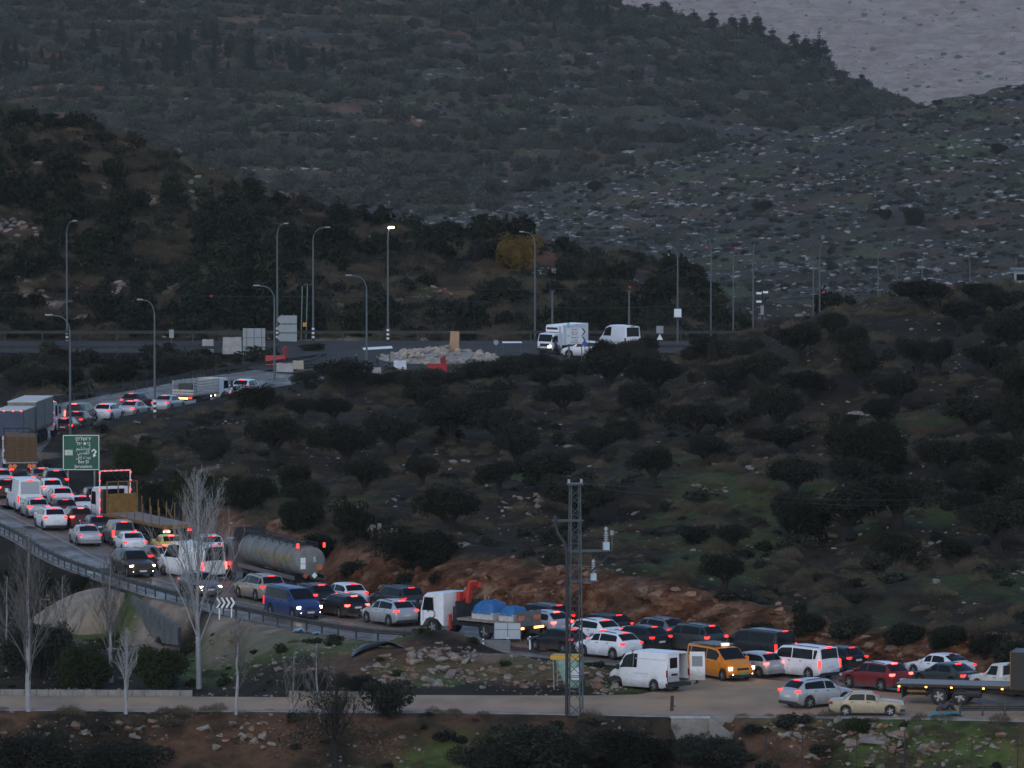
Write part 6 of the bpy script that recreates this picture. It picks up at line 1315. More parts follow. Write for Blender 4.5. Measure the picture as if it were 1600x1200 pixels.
# ------------------------------------------------------------------ foliage
def leaf_cloud(lobes, n, size, seed, up=.3, shell=.55, elong=1.0):
    """n small leaf triangles spread near the surface of the lobes (x,y,z,rx,ry,rz)"""
    r_ = np.random.default_rng(seed); L = np.array(lobes, float); wt = (L[:, 3] * L[:, 4]) ** 1.0; k = r_.choice(len(L), n, p=wt / wt.sum())
    d = r_.normal(size=(n, 3)); d /= np.linalg.norm(d, axis=1)[:, None]; rad = shell + (1.06 - shell) * r_.random(n) ** .5; c = L[k, :3] + d * rad[:, None] * L[k, 3:6]
    a = r_.normal(size=(n, 3)); a[:, 2] += up; a /= np.linalg.norm(a, axis=1)[:, None]; b = np.cross(a, r_.normal(size=(n, 3))); b /= np.linalg.norm(b, axis=1)[:, None] + 1e-9
    s = size * r_.uniform(.5, 1.3, n)[:, None]; v = np.stack([c - a * s * elong - b * s * .5, c - a * s * .6 * elong + b * s * .6, c + a * s * elong], 1).reshape(-1, 3)
    return v, np.arange(3 * n).reshape(-1, 3)
def branchy(h, fork, seed, lean=.15, r0=.22, n=4):
    r_ = random.Random(seed); mb = MB(); pts = [(0, 0, -.25), (r_.uniform(-.1, .1), r_.uniform(-.1, .1), fork * .5), (r_.uniform(-.15, .15), r_.uniform(-.1, .1), fork)]; mb.tube(pts, [r0 * 1.25, r0, r0 * .85], 7)
    tips = []
    for i in range(n):
        a = 2 * math.pi * i / n + r_.uniform(-.5, .5); R_ = h * .28 * r_.uniform(.7, 1.2); q = Vector((math.cos(a) * R_, math.sin(a) * R_, h * r_.uniform(.55, .75))); p0 = Vector(pts[-1]); m = (p0 + q) / 2 + Vector((math.cos(a) * .2, math.sin(a) * .2, -.1))
        mb.tube([p0, m, q], [r0 * .65, r0 * .4, r0 * .15], 5); tips.append(q)
        for _ in range(2): w_ = q + Vector((r_.uniform(-.8, .8), r_.uniform(-.8, .8), r_.uniform(.2, .7))); mb.tube([m, (m + w_) / 2, w_], [r0 * .3, r0 * .2, r0 * .06], 4)
    return mb, tips
def fol(name, c1, c2, rnd=.25):
    m = mat(name, c1, .9, col2=c2, scale=1.4, rnd=rnd, spec=.15); return m
M_OLIVE = fol('olive_leaf', (.010, .0115, .0075), (.026, .028, .018)); M_DARKB = fol('dark_evergreen_leaf', (.007, .010, .0045), (.017, .021, .0095)); M_PINE = fol('pine_needles', (.012, .019, .012), (.026, .036, .021)); M_SCRUB = fol('scrub_leaf', (.016, .019, .013), (.035, .037, .026), .4); M_DRY = fol('dry_brush', (.060, .049, .032), (.125, .102, .067), .3); M_GOLD = fol('golden_leaf', (.10, .062, .014), (.18, .115, .026)); M_FARSCRUB = fol('hill_scrub_leaf', (.032, .039, .029), (.066, .070, .054), .5); M_BARK = mat('olive_bark', (.014, .012, .010), .95, var=.3, scale=6, bump=.5); M_GREENB = fol('green_bush_leaf', (.014, .021, .007), (.033, .043, .013)); M_STRAW = fol('straw_grass', (.16, .12, .07), (.28, .21, .13), .3)
def mk(name, v, f, m): me = fast_mesh(name, v, f); me.materials.append(m); return me
OLIVE = []
for i in range(6):
    r_ = random.Random(50 + i); mb, tips = branchy(4.3, .9, 60 + i, r0=.42, n=5); lobes = [(0, 0, 3.0, 1.7, 1.7, 1.3), (0, 0, 2.6, 1.5, 1.5, .8)]
    for q in tips + [t_ + Vector((r_.uniform(-1, 1), r_.uniform(-1, 1), r_.uniform(-.2, .6))) for t_ in tips] + [t_ * .8 + Vector((r_.uniform(-.9, .9), r_.uniform(-.9, .9), r_.uniform(.3, 1.2))) for t_ in tips]: s = r_.uniform(.7, 1.15); lobes.append((q.x * 1.1, q.y * 1.1, max(2.35, min(q.z, 3.9) - r_.uniform(0, .6)), s * 1.1, s * 1.1, s * .8))
    v, f = leaf_cloud(lobes[1:], 6000, .115, i, elong=1.5, shell=.35); OLIVE.append((mb.me('trunk', M_BARK, 40), mk('crown', v, f, M_OLIVE)))
BIGBUSH = []
for i in range(4):
    r_ = random.Random(190 + i); lobes = [(r_.uniform(-.8, .8), r_.uniform(-.7, .7), r_.uniform(.25, 1.0), r_.uniform(.22, .5), r_.uniform(.22, .5), r_.uniform(.2, .42)) for _ in range(26)]; v, f = leaf_cloud(lobes, 12000, .036, 120 + i, elong=1.8, shell=.25); v[:, 2] = np.maximum(v[:, 2], -.1)
    mb = MB(); [mb.tube([(0, 0, -.2), (r_.uniform(-.3, .3), r_.uniform(-.3, .3), .5), (r_.uniform(-.7, .7), r_.uniform(-.7, .7), 1.15)], [.05, .03, .008], 4) for _ in range(16)]; BIGBUSH.append((mb.me('stems', M_BARK), fast_mesh('foliage', v, f)))
BUSH = []
for i in range(6):
    r_ = random.Random(90 + i); lobes = [(r_.uniform(-.75, .75), r_.uniform(-.75, .75), r_.uniform(.3, .95), r_.uniform(.4, .7), r_.uniform(.4, .7), r_.uniform(.35, .6)) for _ in range(11)]; v, f = leaf_cloud(lobes, 2600, .085, 20 + i, elong=1.2); v[:, 2] = np.maximum(v[:, 2], -.1)
    mb = MB(); [mb.tube([(0, 0, -.2), (r_.uniform(-.3, .3), r_.uniform(-.3, .3), .5), (r_.uniform(-.7, .7), r_.uniform(-.7, .7), 1.0)], [.06, .04, .015], 4) for _ in range(6)]; BUSH.append((mb.me('stems', M_BARK), fast_mesh('foliage', v, f)))
DRYB = []
for i in range(4):   # leafless twiggy brush: long thin slivers fanning up from the root
    r_ = np.random.default_rng(130 + i); n = 1000; a = r_.uniform(0, 6.283, n); q = np.sqrt(r_.random(n)); hgt = .62 * (1 - q ** 2) * r_.uniform(.2, 1.1, n); p0 = np.c_[np.cos(a) * q, np.sin(a) * q, hgt] + r_.normal(size=(n, 3)) * .06
    e = np.c_[np.cos(a) * q * .9, np.sin(a) * q * .9, np.ones(n) * .8] + r_.normal(size=(n, 3)) * .6; e /= np.linalg.norm(e, axis=1)[:, None]; ln = r_.uniform(.12, .38, n)[:, None]; sd_ = np.cross(e, r_.normal(size=(n, 3))); sd_ /= np.linalg.norm(sd_, axis=1)[:, None]
    v = np.stack([p0 - sd_ * .011, p0 + sd_ * .011, p0 + e * ln], 1).reshape(-1, 3); DRYB.append(fast_mesh('twigs', v, np.arange(3 * n).reshape(-1, 3)))
PINE = []
for i in range(4):
    r_ = random.Random(170 + i); lobes = [(r_.uniform(-.25, .25) * (1 - z / 9), r_.uniform(-.25, .25), z, *(3 * [max(.3, (1.9 * (1 - (z / 9.2) ** 1.6)) * r_.uniform(.55, 1.0))])) for z in np.linspace(1.4, 8.6, 9)]; lobes += [(math.cos(a) * 1.5 * (1 - z / 9), math.sin(a) * 1.5 * (1 - z / 9), z, .75, .75, .5) for a, z in ((r_.uniform(0, 6.3), r_.uniform(1.6, 7.5)) for _ in range(16))]
    v, f = leaf_cloud(lobes, 3600, .17, 40 + i, elong=1.3); mb = MB().tube([(0, 0, -.3), (0, .1, 4), (.1, 0, 8.2)], [.2, .14, .04], 6); PINE.append((mb.me('trunk', M_BARK), mk('crown', v, f, M_PINE)))
def tree(kind, g, w_, h, label, group=None, name=None, cat='tree', m=None):
    var = {'olive': OLIVE, 'pine': PINE, 'bush': BUSH}[kind]; a, b = random.choice(BIGBUSH if kind == 'bush' and w_ > 3.0 else var); r_ = empty(name or {'olive': 'olive_tree', 'pine': 'pine_tree', 'bush': 'bush'}[kind], g, random.uniform(0, 6.28), label, cat, group)
    W0, H0 = {'olive': (4.9, 4.75), 'pine': (3.6, 9.2), 'bush': (2.3, 1.45)}[kind]; r_.scale = (w_ / W0, w_ / W0, h / H0)
    put(a, 'trunk' if kind != 'bush' else 'stems', r_); put(b, 'crown' if kind != 'bush' else 'foliage', r_, m); return r_
def px_tree(kind, px, base, top, wpx, label, **k):
    g = P(px, base); return tree(kind, g, wpx / F * g.y, (base - top) / F * g.y, label, **k)
random.seed(21)
OL = [  # px, base, top, width  (olives of the orchard)
 (1022, 622, 540, 100), (952, 607, 532, 92), (1086, 690, 612, 92), (1214, 678, 585, 96), (1345, 612, 523, 78), (1436, 584, 515, 70), (1466, 588, 520, 60), (1545, 592, 530, 84), (1519, 680, 605, 108), (1248, 566, 490, 82), (1438, 484, 424, 92), (1500, 515, 455, 70), (1528, 474, 432, 56), (1240, 776, 702, 98), (1506, 792, 712, 70), (1190, 607, 542, 82), (1132, 926, 850, 72), (1401, 888, 818, 74),
 (429, 718, 636, 90), (612, 712, 628, 84), (706, 693, 606, 100), (571, 772, 706, 74), (807, 735, 643, 92), (700, 836, 742, 102), (1145, 862, 805, 60), (1010, 560, 520, 50), (1580, 560, 470, 90), (1560, 500, 440, 70), (880, 650, 585, 70), (760, 660, 596, 72), (930, 720, 650, 74), (1020, 760, 690, 70), (660, 760, 700, 60), (520, 660, 612, 66), (470, 655, 612, 60), (850, 610, 566, 60), (1110, 560, 515, 60), (1300, 530, 478, 60), (1330, 560, 500, 60), (1590, 700, 600, 90), (1600, 840, 730, 110), (1400, 640, 570, 76), (790, 600, 552, 66)]
r3 = random.Random(321); tries = 0
while len(OL) < 66 and tries < 4000:
    tries += 1; px, ba = r3.uniform(440, 1600), r3.uniform(560, 870)
    if ba < 600 + max(0, 900 - px) * .02 or ba > 800 + (px - 440) * .06 or (px > 1150 and ba < 640 - (px - 1150) * .25): continue
    if any(math.hypot(px - o[0], (ba - o[1]) * 2.2) < 62 for o in OL): continue
    h_ = (ba + 160) / 47 * r3.uniform(2.6, 4.6); OL.append((px, ba, ba - h_, h_ * r3.uniform(.95, 1.35)))
rows = [('on the orchard crest', 400, 540), ('on the upper orchard', 540, 625), ('in the middle of the orchard', 625, 745), ('on the lower orchard slope', 745, 1000)]
for nm, a, b in rows:
    q = sorted([o for o in OL if a <= o[1] < b])
    for i, o in enumerate(q): px_tree('olive', *o, ('%s olive tree from the left ' % ORD[i].capitalize()) + nm, group='olive trees of the orchard')
BU = [ # px, base, top, width, material, label
 (405, 642, 590, 84, M_DARKB, 'dense dark round tree beside the upper arm of the road'), (1352, 748, 640, 145, M_DARKB, 'huge dark evergreen bush in the middle of the orchard'), (1259, 845, 775, 96, M_DARKB, 'dark bush clump above the cut bank near the small olive'), (650, 892, 820, 150, M_DARKB, 'broad dark thicket above the bank right of the tanker'), (550, 852, 768, 60, M_DARKB, 'tall dark bush left of the broad thicket'), (390, 800, 735, 90, M_DARKB, 'dark bush mass above the tanker cab'), (300, 790, 730, 90, M_GREENB, 'green-black bush behind the empty flatbed'), (210, 740, 680, 90, M_GREENB, 'leafy bush right of the green sign'),
 (250, 800, 740, 80, M_DARKB, 'dark bush between the sign and the flatbed'), (330, 720, 676, 70, M_SCRUB, 'grey bush inside the bend below the upper arm'), (460, 764, 722, 66, M_DARKB, 'round dark bush left of the mid-slope olives'), (495, 696, 664, 40, M_DARKB, 'small dark bush among the upper olives'), (470, 830, 770, 90, M_DARKB, 'dark bush behind the tanker barrel'), (1488, 872, 842, 54, M_DARKB, 'low bush right of the small lone olive'), (1430, 350, 316, 40, M_DARKB, ''),
 (970, 690, 650, 60, M_DARKB, 'dark bush between two orchard olives'), (870, 780, 735, 70, M_SCRUB, 'grey bush behind the pylon top'), (1080, 850, 820, 60, M_SCRUB, 'low grey bush left of the small lone olive above the bank'), (1600, 650, 560, 80, M_DARKB, 'dark bush at the photo edge on the upper slope'), (1550, 780, 720, 90, M_DARKB, 'dark bush at the right of the lower orchard'), (1190, 1010, 970, 60, M_DARKB, 'dark bush hanging on the bank above the black van'), (1260, 1000, 960, 60, M_DARKB, 'dark bush on the bank above the white passenger van'), (640, 930, 890, 50, M_SCRUB, 'bush at the foot of the bank above the crane truck'), (500, 880, 830, 70, M_DARKB, 'dark bush just above the tanker tail'),
 (1420, 1010, 975, 70, M_DARKB, 'low dark bush on the bank above the red crossover'), (1540, 1030, 980, 80, M_DARKB, 'dark bush on the bank above the white pickup'),
 (945, 566, 524, 74, M_DARKB, 'bush in front of the far white van'), (830, 585, 545, 60, M_SCRUB, 'bush left of the refrigerated lorry'), (760, 592, 558, 70, M_SCRUB, 'bush in front of the stone island, right side'), (660, 604, 572, 90, M_SCRUB, 'wide bush in front of the concrete blocks'), (540, 610, 565, 60, M_SCRUB, 'thin bush left of the painted block'), (490, 548, 535, 50, M_GREENB, 'low green hedge inside the curved rail'),
 (850, 1215, 1120, 200, M_SCRUB, 'large dark foreground bush left of the pylon foot'), (980, 1215, 1130, 180, M_DARKB, 'large dark foreground bush right of the pylon foot'), (760, 1215, 1150, 130, M_SCRUB, 'low dark foreground bush in the grass'), (1110, 1215, 1140, 150, M_SCRUB, 'foreground bush below the concrete headwall'), (60, 1215, 1130, 180, M_SCRUB, 'big dark foreground bush at the lower left corner'), (200, 1215, 1150, 150, M_SCRUB, 'dark foreground bush right of the corner bush'), (600, 1120, 1060, 80, M_SCRUB, 'dark bush hanging over the side road edge'),
 (130, 1075, 990, 110, M_GREENB, 'dark bush behind the side road, left of two bare trees'), (250, 1078, 1000, 100, M_GREENB, 'dark bush between the bare trees behind the side road'), (60, 1060, 960, 120, M_SCRUB, 'tall scrub behind the leftmost bare tree'), (30, 930, 880, 120, M_SCRUB, 'scrub below the guard rail at the photo edge'), (120, 925, 895, 70, M_DARKB, 'dark bush above the tan concrete apron'), (480, 1085, 1040, 100, M_SCRUB, 'bush at the far edge of the side road'), (560, 1088, 1050, 80, M_SCRUB, 'small bush left of the rubble heap foot'),
 (1340, 1150, 1120, 40, M_GREENB, 'green weeds among the rubble below the tan saloon'), (40, 600, 565, 90, M_SCRUB, 'bush behind the curtain lorry at the photo edge'), (180, 608, 566, 80, M_DARKB, 'dark bush above the guard rail of the upper arm'), (90, 612, 570, 90, M_DARKB, 'dark bush left of the upper lamp post'), (270, 590, 555, 90, M_SCRUB, 'bush above the stake-sided lorry')]
for i, (px, ba, hh, w_) in enumerate([(478, 600, 22, 50), (520, 598, 34, 50), (590, 606, 26, 60), (620, 600, 20, 50), (700, 602, 24, 60), (740, 596, 28, 50), (800, 586, 34, 60), (855, 580, 28, 50), (890, 584, 26, 50), (985, 566, 40, 60), (1010, 570, 30, 50), (1090, 566, 30, 60), (1130, 560, 34, 50), (1170, 556, 30, 60)]): BU.append((px, ba, ba - hh, w_, M_SCRUB, '%s scrub bush from the left along the upper orchard edge' % ORD[i].capitalize()))
for i, (px, ba, hh, w_) in enumerate([(560, 905, 30, 60), (690, 925, 34, 50), (840, 950, 26, 40), (1130, 985, 28, 50), (1330, 1000, 40, 70), (1480, 1020, 44, 80), (1590, 1040, 40, 70)]): BU.append((px, ba, ba - hh, w_, M_DARKB if i % 2 else M_SCRUB, '%s bush from the left clinging to the red bank' % ORD[i].capitalize()))
for px, ba, tp_, w_, m, lab in BU:
    if lab: px_tree('bush', px, ba, tp_, w_, lab, m=m, cat='bush', group='bushes')


# cypress and tamarisk skirts behind the bare trees
# ------------------------------------------------------------------ bare pale trees
M_PALE = mat('pale_bark', (.27, .27, .27), .85, var=.2, scale=5); M_TWIG = mat('grey_twigs', (.11, .105, .10), .9, var=.2, scale=3)
def bare_tree(px, base, top, label, seed, nb=34, r0=.14, split=.12, spread=.5):
    r_ = random.Random(seed); g = P(px, base); H = (base - top) / F * g.y; root = empty('bare_tree', g, 0, label, 'tree', 'bare pale-barked trees'); tr = MB(); br = MB()
    tp = [Vector((0, 0, -.3))]
    for i in range(1, 9): tp.append(Vector((tp[-1].x + r_.uniform(-.07, .07), r_.uniform(-.06, .06), H * i / 8)))
    tr.tube(tp, [r0 * (1.15 - i / 8) + .008 for i in range(9)], 7)
    def tpos(t): k = min(7, int(t * 8)); return tp[k].lerp(tp[k + 1], t * 8 - k)
    def br_(p, d, L, rad, lev):
        pts = [p]; 
        for i in range(3): d = (d + Vector((r_.uniform(-.24, .24), r_.uniform(-.24, .24), .15))).normalized(); pts.append(pts[-1] + d * L / 3)
        br.tube(pts, [rad, rad * .75, rad * .5, rad * .2], 4 if lev == 0 else 3, False)
        if lev < 2:
            for _ in range(8 if lev == 0 else 5): k = r_.uniform(.25, .95); q = pts[min(2, int(k * 3))].lerp(pts[min(2, int(k * 3)) + 1], k * 3 - min(2, int(k * 3))); a = r_.uniform(0, 6.283); br_(q, (d + Vector((math.cos(a), math.sin(a), .1)) * r_.uniform(.35, .7)).normalized(), L * r_.uniform(.28, .5), max(.006, rad * .45), lev + 1)
    for i in range(nb):
        t = split + (.94 - split) * (i / nb) ** .85; a = i * 2.4 + r_.uniform(-.4, .4); L = H * (.46 * (1 - t) + .07) * r_.uniform(.7, 1.2); s = spread * r_.uniform(.7, 1.2); br_(tpos(t), Vector((math.cos(a) * s, math.sin(a) * s, 1)).normalized(), L, max(.012, r0 * .40 * (1.05 - t)), 0)
    tr.build('trunk', M_PALE, root, 40); br.build('branches', M_TWIG if seed % 2 else M_PALE, root); return root
bare_tree(45, 1112, 838, 'leftmost bare tree in front of the side road', 1, 40, .15, .14, .42); bare_tree(196, 1116, 985, 'small pale bare tree right of the leftmost, before the side road', 2, 26, .11, .2, .42); bare_tree(174, 1066, 862, 'bare tree behind the side road in front of the tan apron', 3, 34, .12, .12, .45); bare_tree(311, 1076, 738, 'tallest bare tree with a thick white trunk', 4, 46, .15, .2, .6); bare_tree(369, 1118, 962, 'slim bare sapling right of the tallest bare tree', 5, 18, .09, .22, .5)
for i, (px, ba, tp_) in enumerate(((500, 1130, 1010), (455, 1120, 1020), (10, 1050, 900), (95, 1060, 900))): bare_tree(px, ba, tp_, ['twiggy grey tree at the side road right of the sapling', 'low twiggy tree left of the forked tree', 'twiggy tree at the photo edge below the guard rail', 'twiggy tree left of the tan apron'][i], 31 + 2 * i, 22, .07, .06, .8)

st_ = bare_tree(525, 1208, 1052, 'dark twiggy tree with a forked trunk in the foreground', 51, 44, .17, .25, 1.1); st_.name = 'small_tree'; del st_['group']
for ch in st_.children: ch.material_slots[0].link = 'OBJECT'; ch.material_slots[0].material = M_BARK
v, f = leaf_cloud([(random.uniform(-2.6, 2.6), random.uniform(-2, 2), random.uniform(1.6, 4.6), .9, .9, .7) for _ in range(26)], 2600, .07, 77, elong=1.4, shell=.1); lc_ = put(mk('foliage', v, f, M_SCRUB), 'foliage', st_)
# ------------------------------------------------------------------ stuff: scrub, brush, rock and grit strewn over the slopes
SRC = bpy.data.collections.new('scatter_sources')
def src(me, name, m=None):
    o = bpy.data.objects.new(name, me); SRC.objects.link(o)
    if m:
        if not me.materials: me.materials.append(m)
        o.material_slots[0].link = 'OBJECT'; o.material_slots[0].material = m
    return o
def scatter(name, label, pts, scl, meshes, m=None, flat=1., tilt=0.):
    coll = bpy.data.collections.new(name + '_src')
    for i, me in enumerate(meshes):
        o = bpy.data.objects.new('%s_%02d' % (name, i), me)
        if not me.materials: me.materials.append(m or M_SCRUB)
        if m: o.material_slots[0].link = 'OBJECT'; o.material_slots[0].material = m
        coll.objects.link(o)
    n = len(pts); me = bpy.data.meshes.new(name); me.vertices.add(n); me.vertices.foreach_set('co', np.asarray(pts, np.float32).ravel())
    r_ = np.random.default_rng(len(name) + n); S = np.asarray(scl)[:, None] * r_.uniform(.75, 1.3, (n, 3)) * np.array([1, 1, flat]); rot = np.c_[r_.uniform(-tilt, tilt, n), r_.uniform(-tilt, tilt, n), r_.uniform(0, 6.283, n)]
    for nm, tp, ar_ in (('scl', 'FLOAT_VECTOR', S), ('rot', 'FLOAT_VECTOR', rot)): a = me.attributes.new(nm, tp, 'POINT'); a.data.foreach_set('vector', ar_.astype(np.float32).ravel())
    a = me.attributes.new('idx', 'INT', 'POINT'); a.data.foreach_set('value', r_.integers(0, len(meshes), n).astype(np.int32))
    o = link(bpy.data.objects.new(name, me)); tag(o, label, kind='stuff')
    ng = bpy.data.node_groups.new(name, 'GeometryNodeTree'); ng.interface.new_socket('Geometry', in_out='INPUT', socket_type='NodeSocketGeometry'); ng.interface.new_socket('Geometry', in_out='OUTPUT', socket_type='NodeSocketGeometry')
    N = ng.nodes; Lk = ng.links; gi = N.new('NodeGroupInput'); go = N.new('NodeGroupOutput'); ip = N.new('GeometryNodeInstanceOnPoints'); ci = N.new('GeometryNodeCollectionInfo'); ci.inputs[0].default_value = coll; ci.inputs['Separate Children'].default_value = True; ci.inputs['Reset Children'].default_value = True
    def na(nm, t): q = N.new('GeometryNodeInputNamedAttribute'); q.data_type = t; q.inputs[0].default_value = nm; return q.outputs[0]
    Lk.new(gi.outputs[0], ip.inputs['Points']); Lk.new(ci.outputs[0], ip.inputs['Instance']); ip.inputs['Pick Instance'].default_value = True; Lk.new(na('idx', 'INT'), ip.inputs['Instance Index']); Lk.new(na('rot', 'FLOAT_VECTOR'), ip.inputs['Rotation']); Lk.new(na('scl', 'FLOAT_VECTOR'), ip.inputs['Scale']); Lk.new(ip.outputs[0], go.inputs[0])
    o.modifiers.new('scatter', 'NODES').node_group = ng; return o
rg = np.random.default_rng(99)
LOWB = []
for i in range(5):
    r_ = random.Random(290 + i); lobes = [(r_.uniform(-.7, .7), r_.uniform(-.7, .7), r_.uniform(.3, .9), r_.uniform(.4, .75), r_.uniform(.4, .75), r_.uniform(.35, .6)) for _ in range(8)]; v, f = leaf_cloud(lobes, 520, .19, 80 + i); LOWB.append(fast_mesh('shrub', v, f))
def hill_pts(n, zf, y0, y1, clump, thr, seed, xr=1.25, ypow=1.0, cx=30, cy=30):
    Y = y0 + (y1 - y0) * rg.random(n) ** ypow; X = (rg.random(n) * 2 - 1) * 800 / F * xr * Y; k = fbm(X / cx, Y / cy, seed) * clump + rg.uniform(-.5, .5, n) > thr; X, Y = X[k], Y[k]
    return np.c_[X, Y, zf(X, Y)]
def clear_of(p, spots, Y):   # keep open ground where the photograph shows bare terraces and outcrops
    px = 800 + p[:, 0] / p[:, 1] * F; py = YH + (CAMH - p[:, 2]) / p[:, 1] * F; k = np.ones(len(p), bool)
    for x, y, rx, ry in spots: k &= ((px - x) / rx) ** 2 + ((py - y) / ry) ** 2 > 1 + .5 * vn(px / 9, py / 5, 3)
    return p[k]
OPEN1 = [(60, 470, 90, 14), (160, 462, 60, 12), (190, 445, 20, 10), (40, 362, 42, 14), (138, 378, 26, 9), (30, 350, 30, 10), (300, 290, 16, 30), (328, 335, 24, 14), (245, 312, 16, 10), (155, 300, 14, 14), (40, 440, 50, 6), (150, 498, 60, 8), (220, 500, 40, 6), (700, 458, 50, 12), (500, 315, 34, 8), (850, 430, 40, 14), (1010, 440, 45, 16), (930, 400, 30, 8), (620, 470, 40, 6)]
hp = lambda *a, **k: (lambda p: p[p[:, 2] > -1.0])(clear_of(hill_pts(*a, **k), OPEN1, 0))
p = hp(9000, z1, 756, 884, 1.0, -.12, 401, 1.3); scatter('scrub', 'dark scrub covering the left hillside', p - [0, 0, .15], .3 + 1.0 * rg.random(len(p)) ** 1.7, LOWB, M_SCRUB)
p = hp(700, z1, 756, 884, 1.2, .05, 421, 1.3); scatter('scrub', 'tall evergreen scrub in patches on the left hillside', p - [0, 0, .2], rg.uniform(1.2, 2.2, len(p)), LOWB, M_DARKB, 1.1)
p = hp(6000, z1, 756, 884, 1.0, -.15, 431, 1.3); scatter('dry_brush', 'grey dry brush on the left hillside', p - [0, 0, .1], rg.uniform(.8, 1.7, len(p)), DRYB, M_DRY)
p = hill_pts(4200, z1, 756, 884, 2.0, .28, 441, 1.3, cx=12, cy=9); scatter('rock', 'pale rock outcrops on the left hillside', p, .12 + .6 * rg.random(len(p)) ** 2.5, ROCKS['lime'], None, .8, .3)
p = hill_pts(26000, z3, 2010, 2900, .9, -.1, 501, 1.25, 1.0, 76, 30); scatter('scrub', 'scrub and low trees over the terraced back hill', p - [0, 0, .2], .6 + 2.4 * rg.random(len(p)) ** 2.2, LOWB, M_FARSCRUB)
p = hill_pts(3000, z3, 2300, 2900, 2.4, .5, 521, 1.3, .7, 110, 110); p = p[(p[:, 1] < 2830) & (p[:, 0] / p[:, 1] * F < 150)]; scatter('woodland', 'wood of dark conifers on the back hill', p - [0, 0, .3], rg.uniform(.5, 1.1, len(p)), [q[1] for q in PINE], M_PINE)
p = hill_pts(42000, z3, 2005, 2900, .8, .0, 541, 1.25, 1.2, 57, 15); lv = (p[:, 2] / 2.6 + fbm(p[:, 0] / 48, p[:, 1] / 115, 543) * .6) % 1.0; p = p[(lv < .13) | (rg.random(len(p)) < .14)]; scatter('rock', 'pale terrace stones on the back hill', p, .4 + 1.1 * rg.random(len(p)) ** 2.5, ROCKS['grey'], None, .55, .2)
p = hill_pts(36000, z2, 1480, 2100, .9, .0, 601, 1.25, 1, 42, 23); lv = (p[:, 2] / 1.7 + fbm(p[:, 0] / 40, p[:, 1] / 90, 603) * .7) % 1.0; p = p[(lv < .3) | (rg.random(len(p)) < .45)]; scatter('rock', 'grey limestone rocks all over the right hillside', p, .18 + 1.15 * rg.random(len(p)) ** 3.4, ROCKS['grey'], None, .75, .25)
p = hill_pts(15000, z2, 1480, 2100, .8, -.1, 621, 1.25, 1); scatter('scrub', 'low dwarf shrubs between the rocks of the right hillside', p - [0, 0, .1], .3 + 1.0 * rg.random(len(p)) ** 2, LOWB, M_FARSCRUB, .7)
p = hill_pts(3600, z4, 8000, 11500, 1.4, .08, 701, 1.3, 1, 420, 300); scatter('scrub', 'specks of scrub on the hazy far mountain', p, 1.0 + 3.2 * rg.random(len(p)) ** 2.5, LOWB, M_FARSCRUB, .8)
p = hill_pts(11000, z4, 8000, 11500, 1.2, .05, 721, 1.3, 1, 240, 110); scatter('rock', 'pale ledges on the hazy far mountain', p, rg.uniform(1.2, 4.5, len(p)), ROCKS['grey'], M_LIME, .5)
# near ground
def near_pts(n, y0, y1, thr, seed, fn, x=62, clump=1.4, cx=9, cy=12):
    Y = rg.uniform(y0, y1, n); X = rg.uniform(-x, x, n); k = (fbm(X / cx, Y / cy, seed) * clump + rg.uniform(-.5, .5, n) > thr) & fn(X, Y); X, Y = X[k], Y[k]; return np.c_[X, Y, zi(X, Y)]
inor = lambda X, Y: inside(X, Y, ORCH) & (pdist(X, Y, IN) > 3.0) & (Y < 716)
offroad = lambda X, Y: ~inside(X, Y, POLY_MAIN) & ~inside(X, Y, APR) & (pdist(X, Y, OUT) > 1.2) & (pdist(X, Y, IN) > 1.0) & (np.hypot(X - RBC[0], (Y - RBC[1]) / 1.5) > 18)
p = near_pts(15000, 428, 716, -.1, 801, inor); scatter('dry_brush', 'dry grey-brown brush across the orchard floor', p - [0, 0, .05], .22 + .85 * rg.random(len(p)) ** 2, DRYB, M_DRY)
p = near_pts(3000, 428, 716, .05, 811, inor); scatter('scrub', 'low dark undergrowth across the orchard floor', p - [0, 0, .1], .2 + .75 * rg.random(len(p)) ** 2, LOWB, M_SCRUB, .8)
p = near_pts(1300, 560, 726, -.1, 821, lambda X, Y: offroad(X, Y) & ~inside(X, Y, ORCH) & (X < -14)); scatter('dry_brush', 'dry brush between the upper arm and the highway', p - [0, 0, .05], rg.uniform(.6, 1.4, len(p)), DRYB, M_DRY)
p = near_pts(420, 560, 726, 0, 823, lambda X, Y: offroad(X, Y) & ~inside(X, Y, ORCH) & (X < -14)); scatter('scrub', 'scrub between the upper arm and the highway', p - [0, 0, .1], rg.uniform(.4, 1.2, len(p)), LOWB, M_SCRUB)
p = near_pts(2400, 372, 408, -.1, 831, offroad, 40, 1.4, 5, 4); scatter('dry_brush', 'dry weeds on the bank below the side road', p - [0, 0, .05], rg.uniform(.25, .7, len(p)), DRYB, M_DRY)
p = near_pts(700, 372, 404, .1, 833, offroad, 40, 1.4, 5, 4); scatter('scrub', 'dark low growth on the bank below the side road', p - [0, 0, .1], rg.uniform(.2, .6, len(p)), LOWB, M_SCRUB, .8)
p = near_pts(1400, 420, 500, 0, 841, lambda X, Y: offroad(X, Y) & ~inside(X, Y, ORCH), 45, 1.4, 5, 6); scatter('weeds', 'weeds and tufts between the two roads', p - [0, 0, .05], rg.uniform(.15, .55, len(p)), DRYB + LOWB, M_GREENB, .8)
p = near_pts(22000, 372, 500, .1, 851, lambda X, Y: offroad(X, Y) & ~inside(X, Y, ORCH), 45, 1.8, 4, 5); scatter('rubble', 'small stones and litter strewn on the verges', p, .03 + .16 * rg.random(len(p)) ** 3, ROCKS['lime'], None, 1., .4)
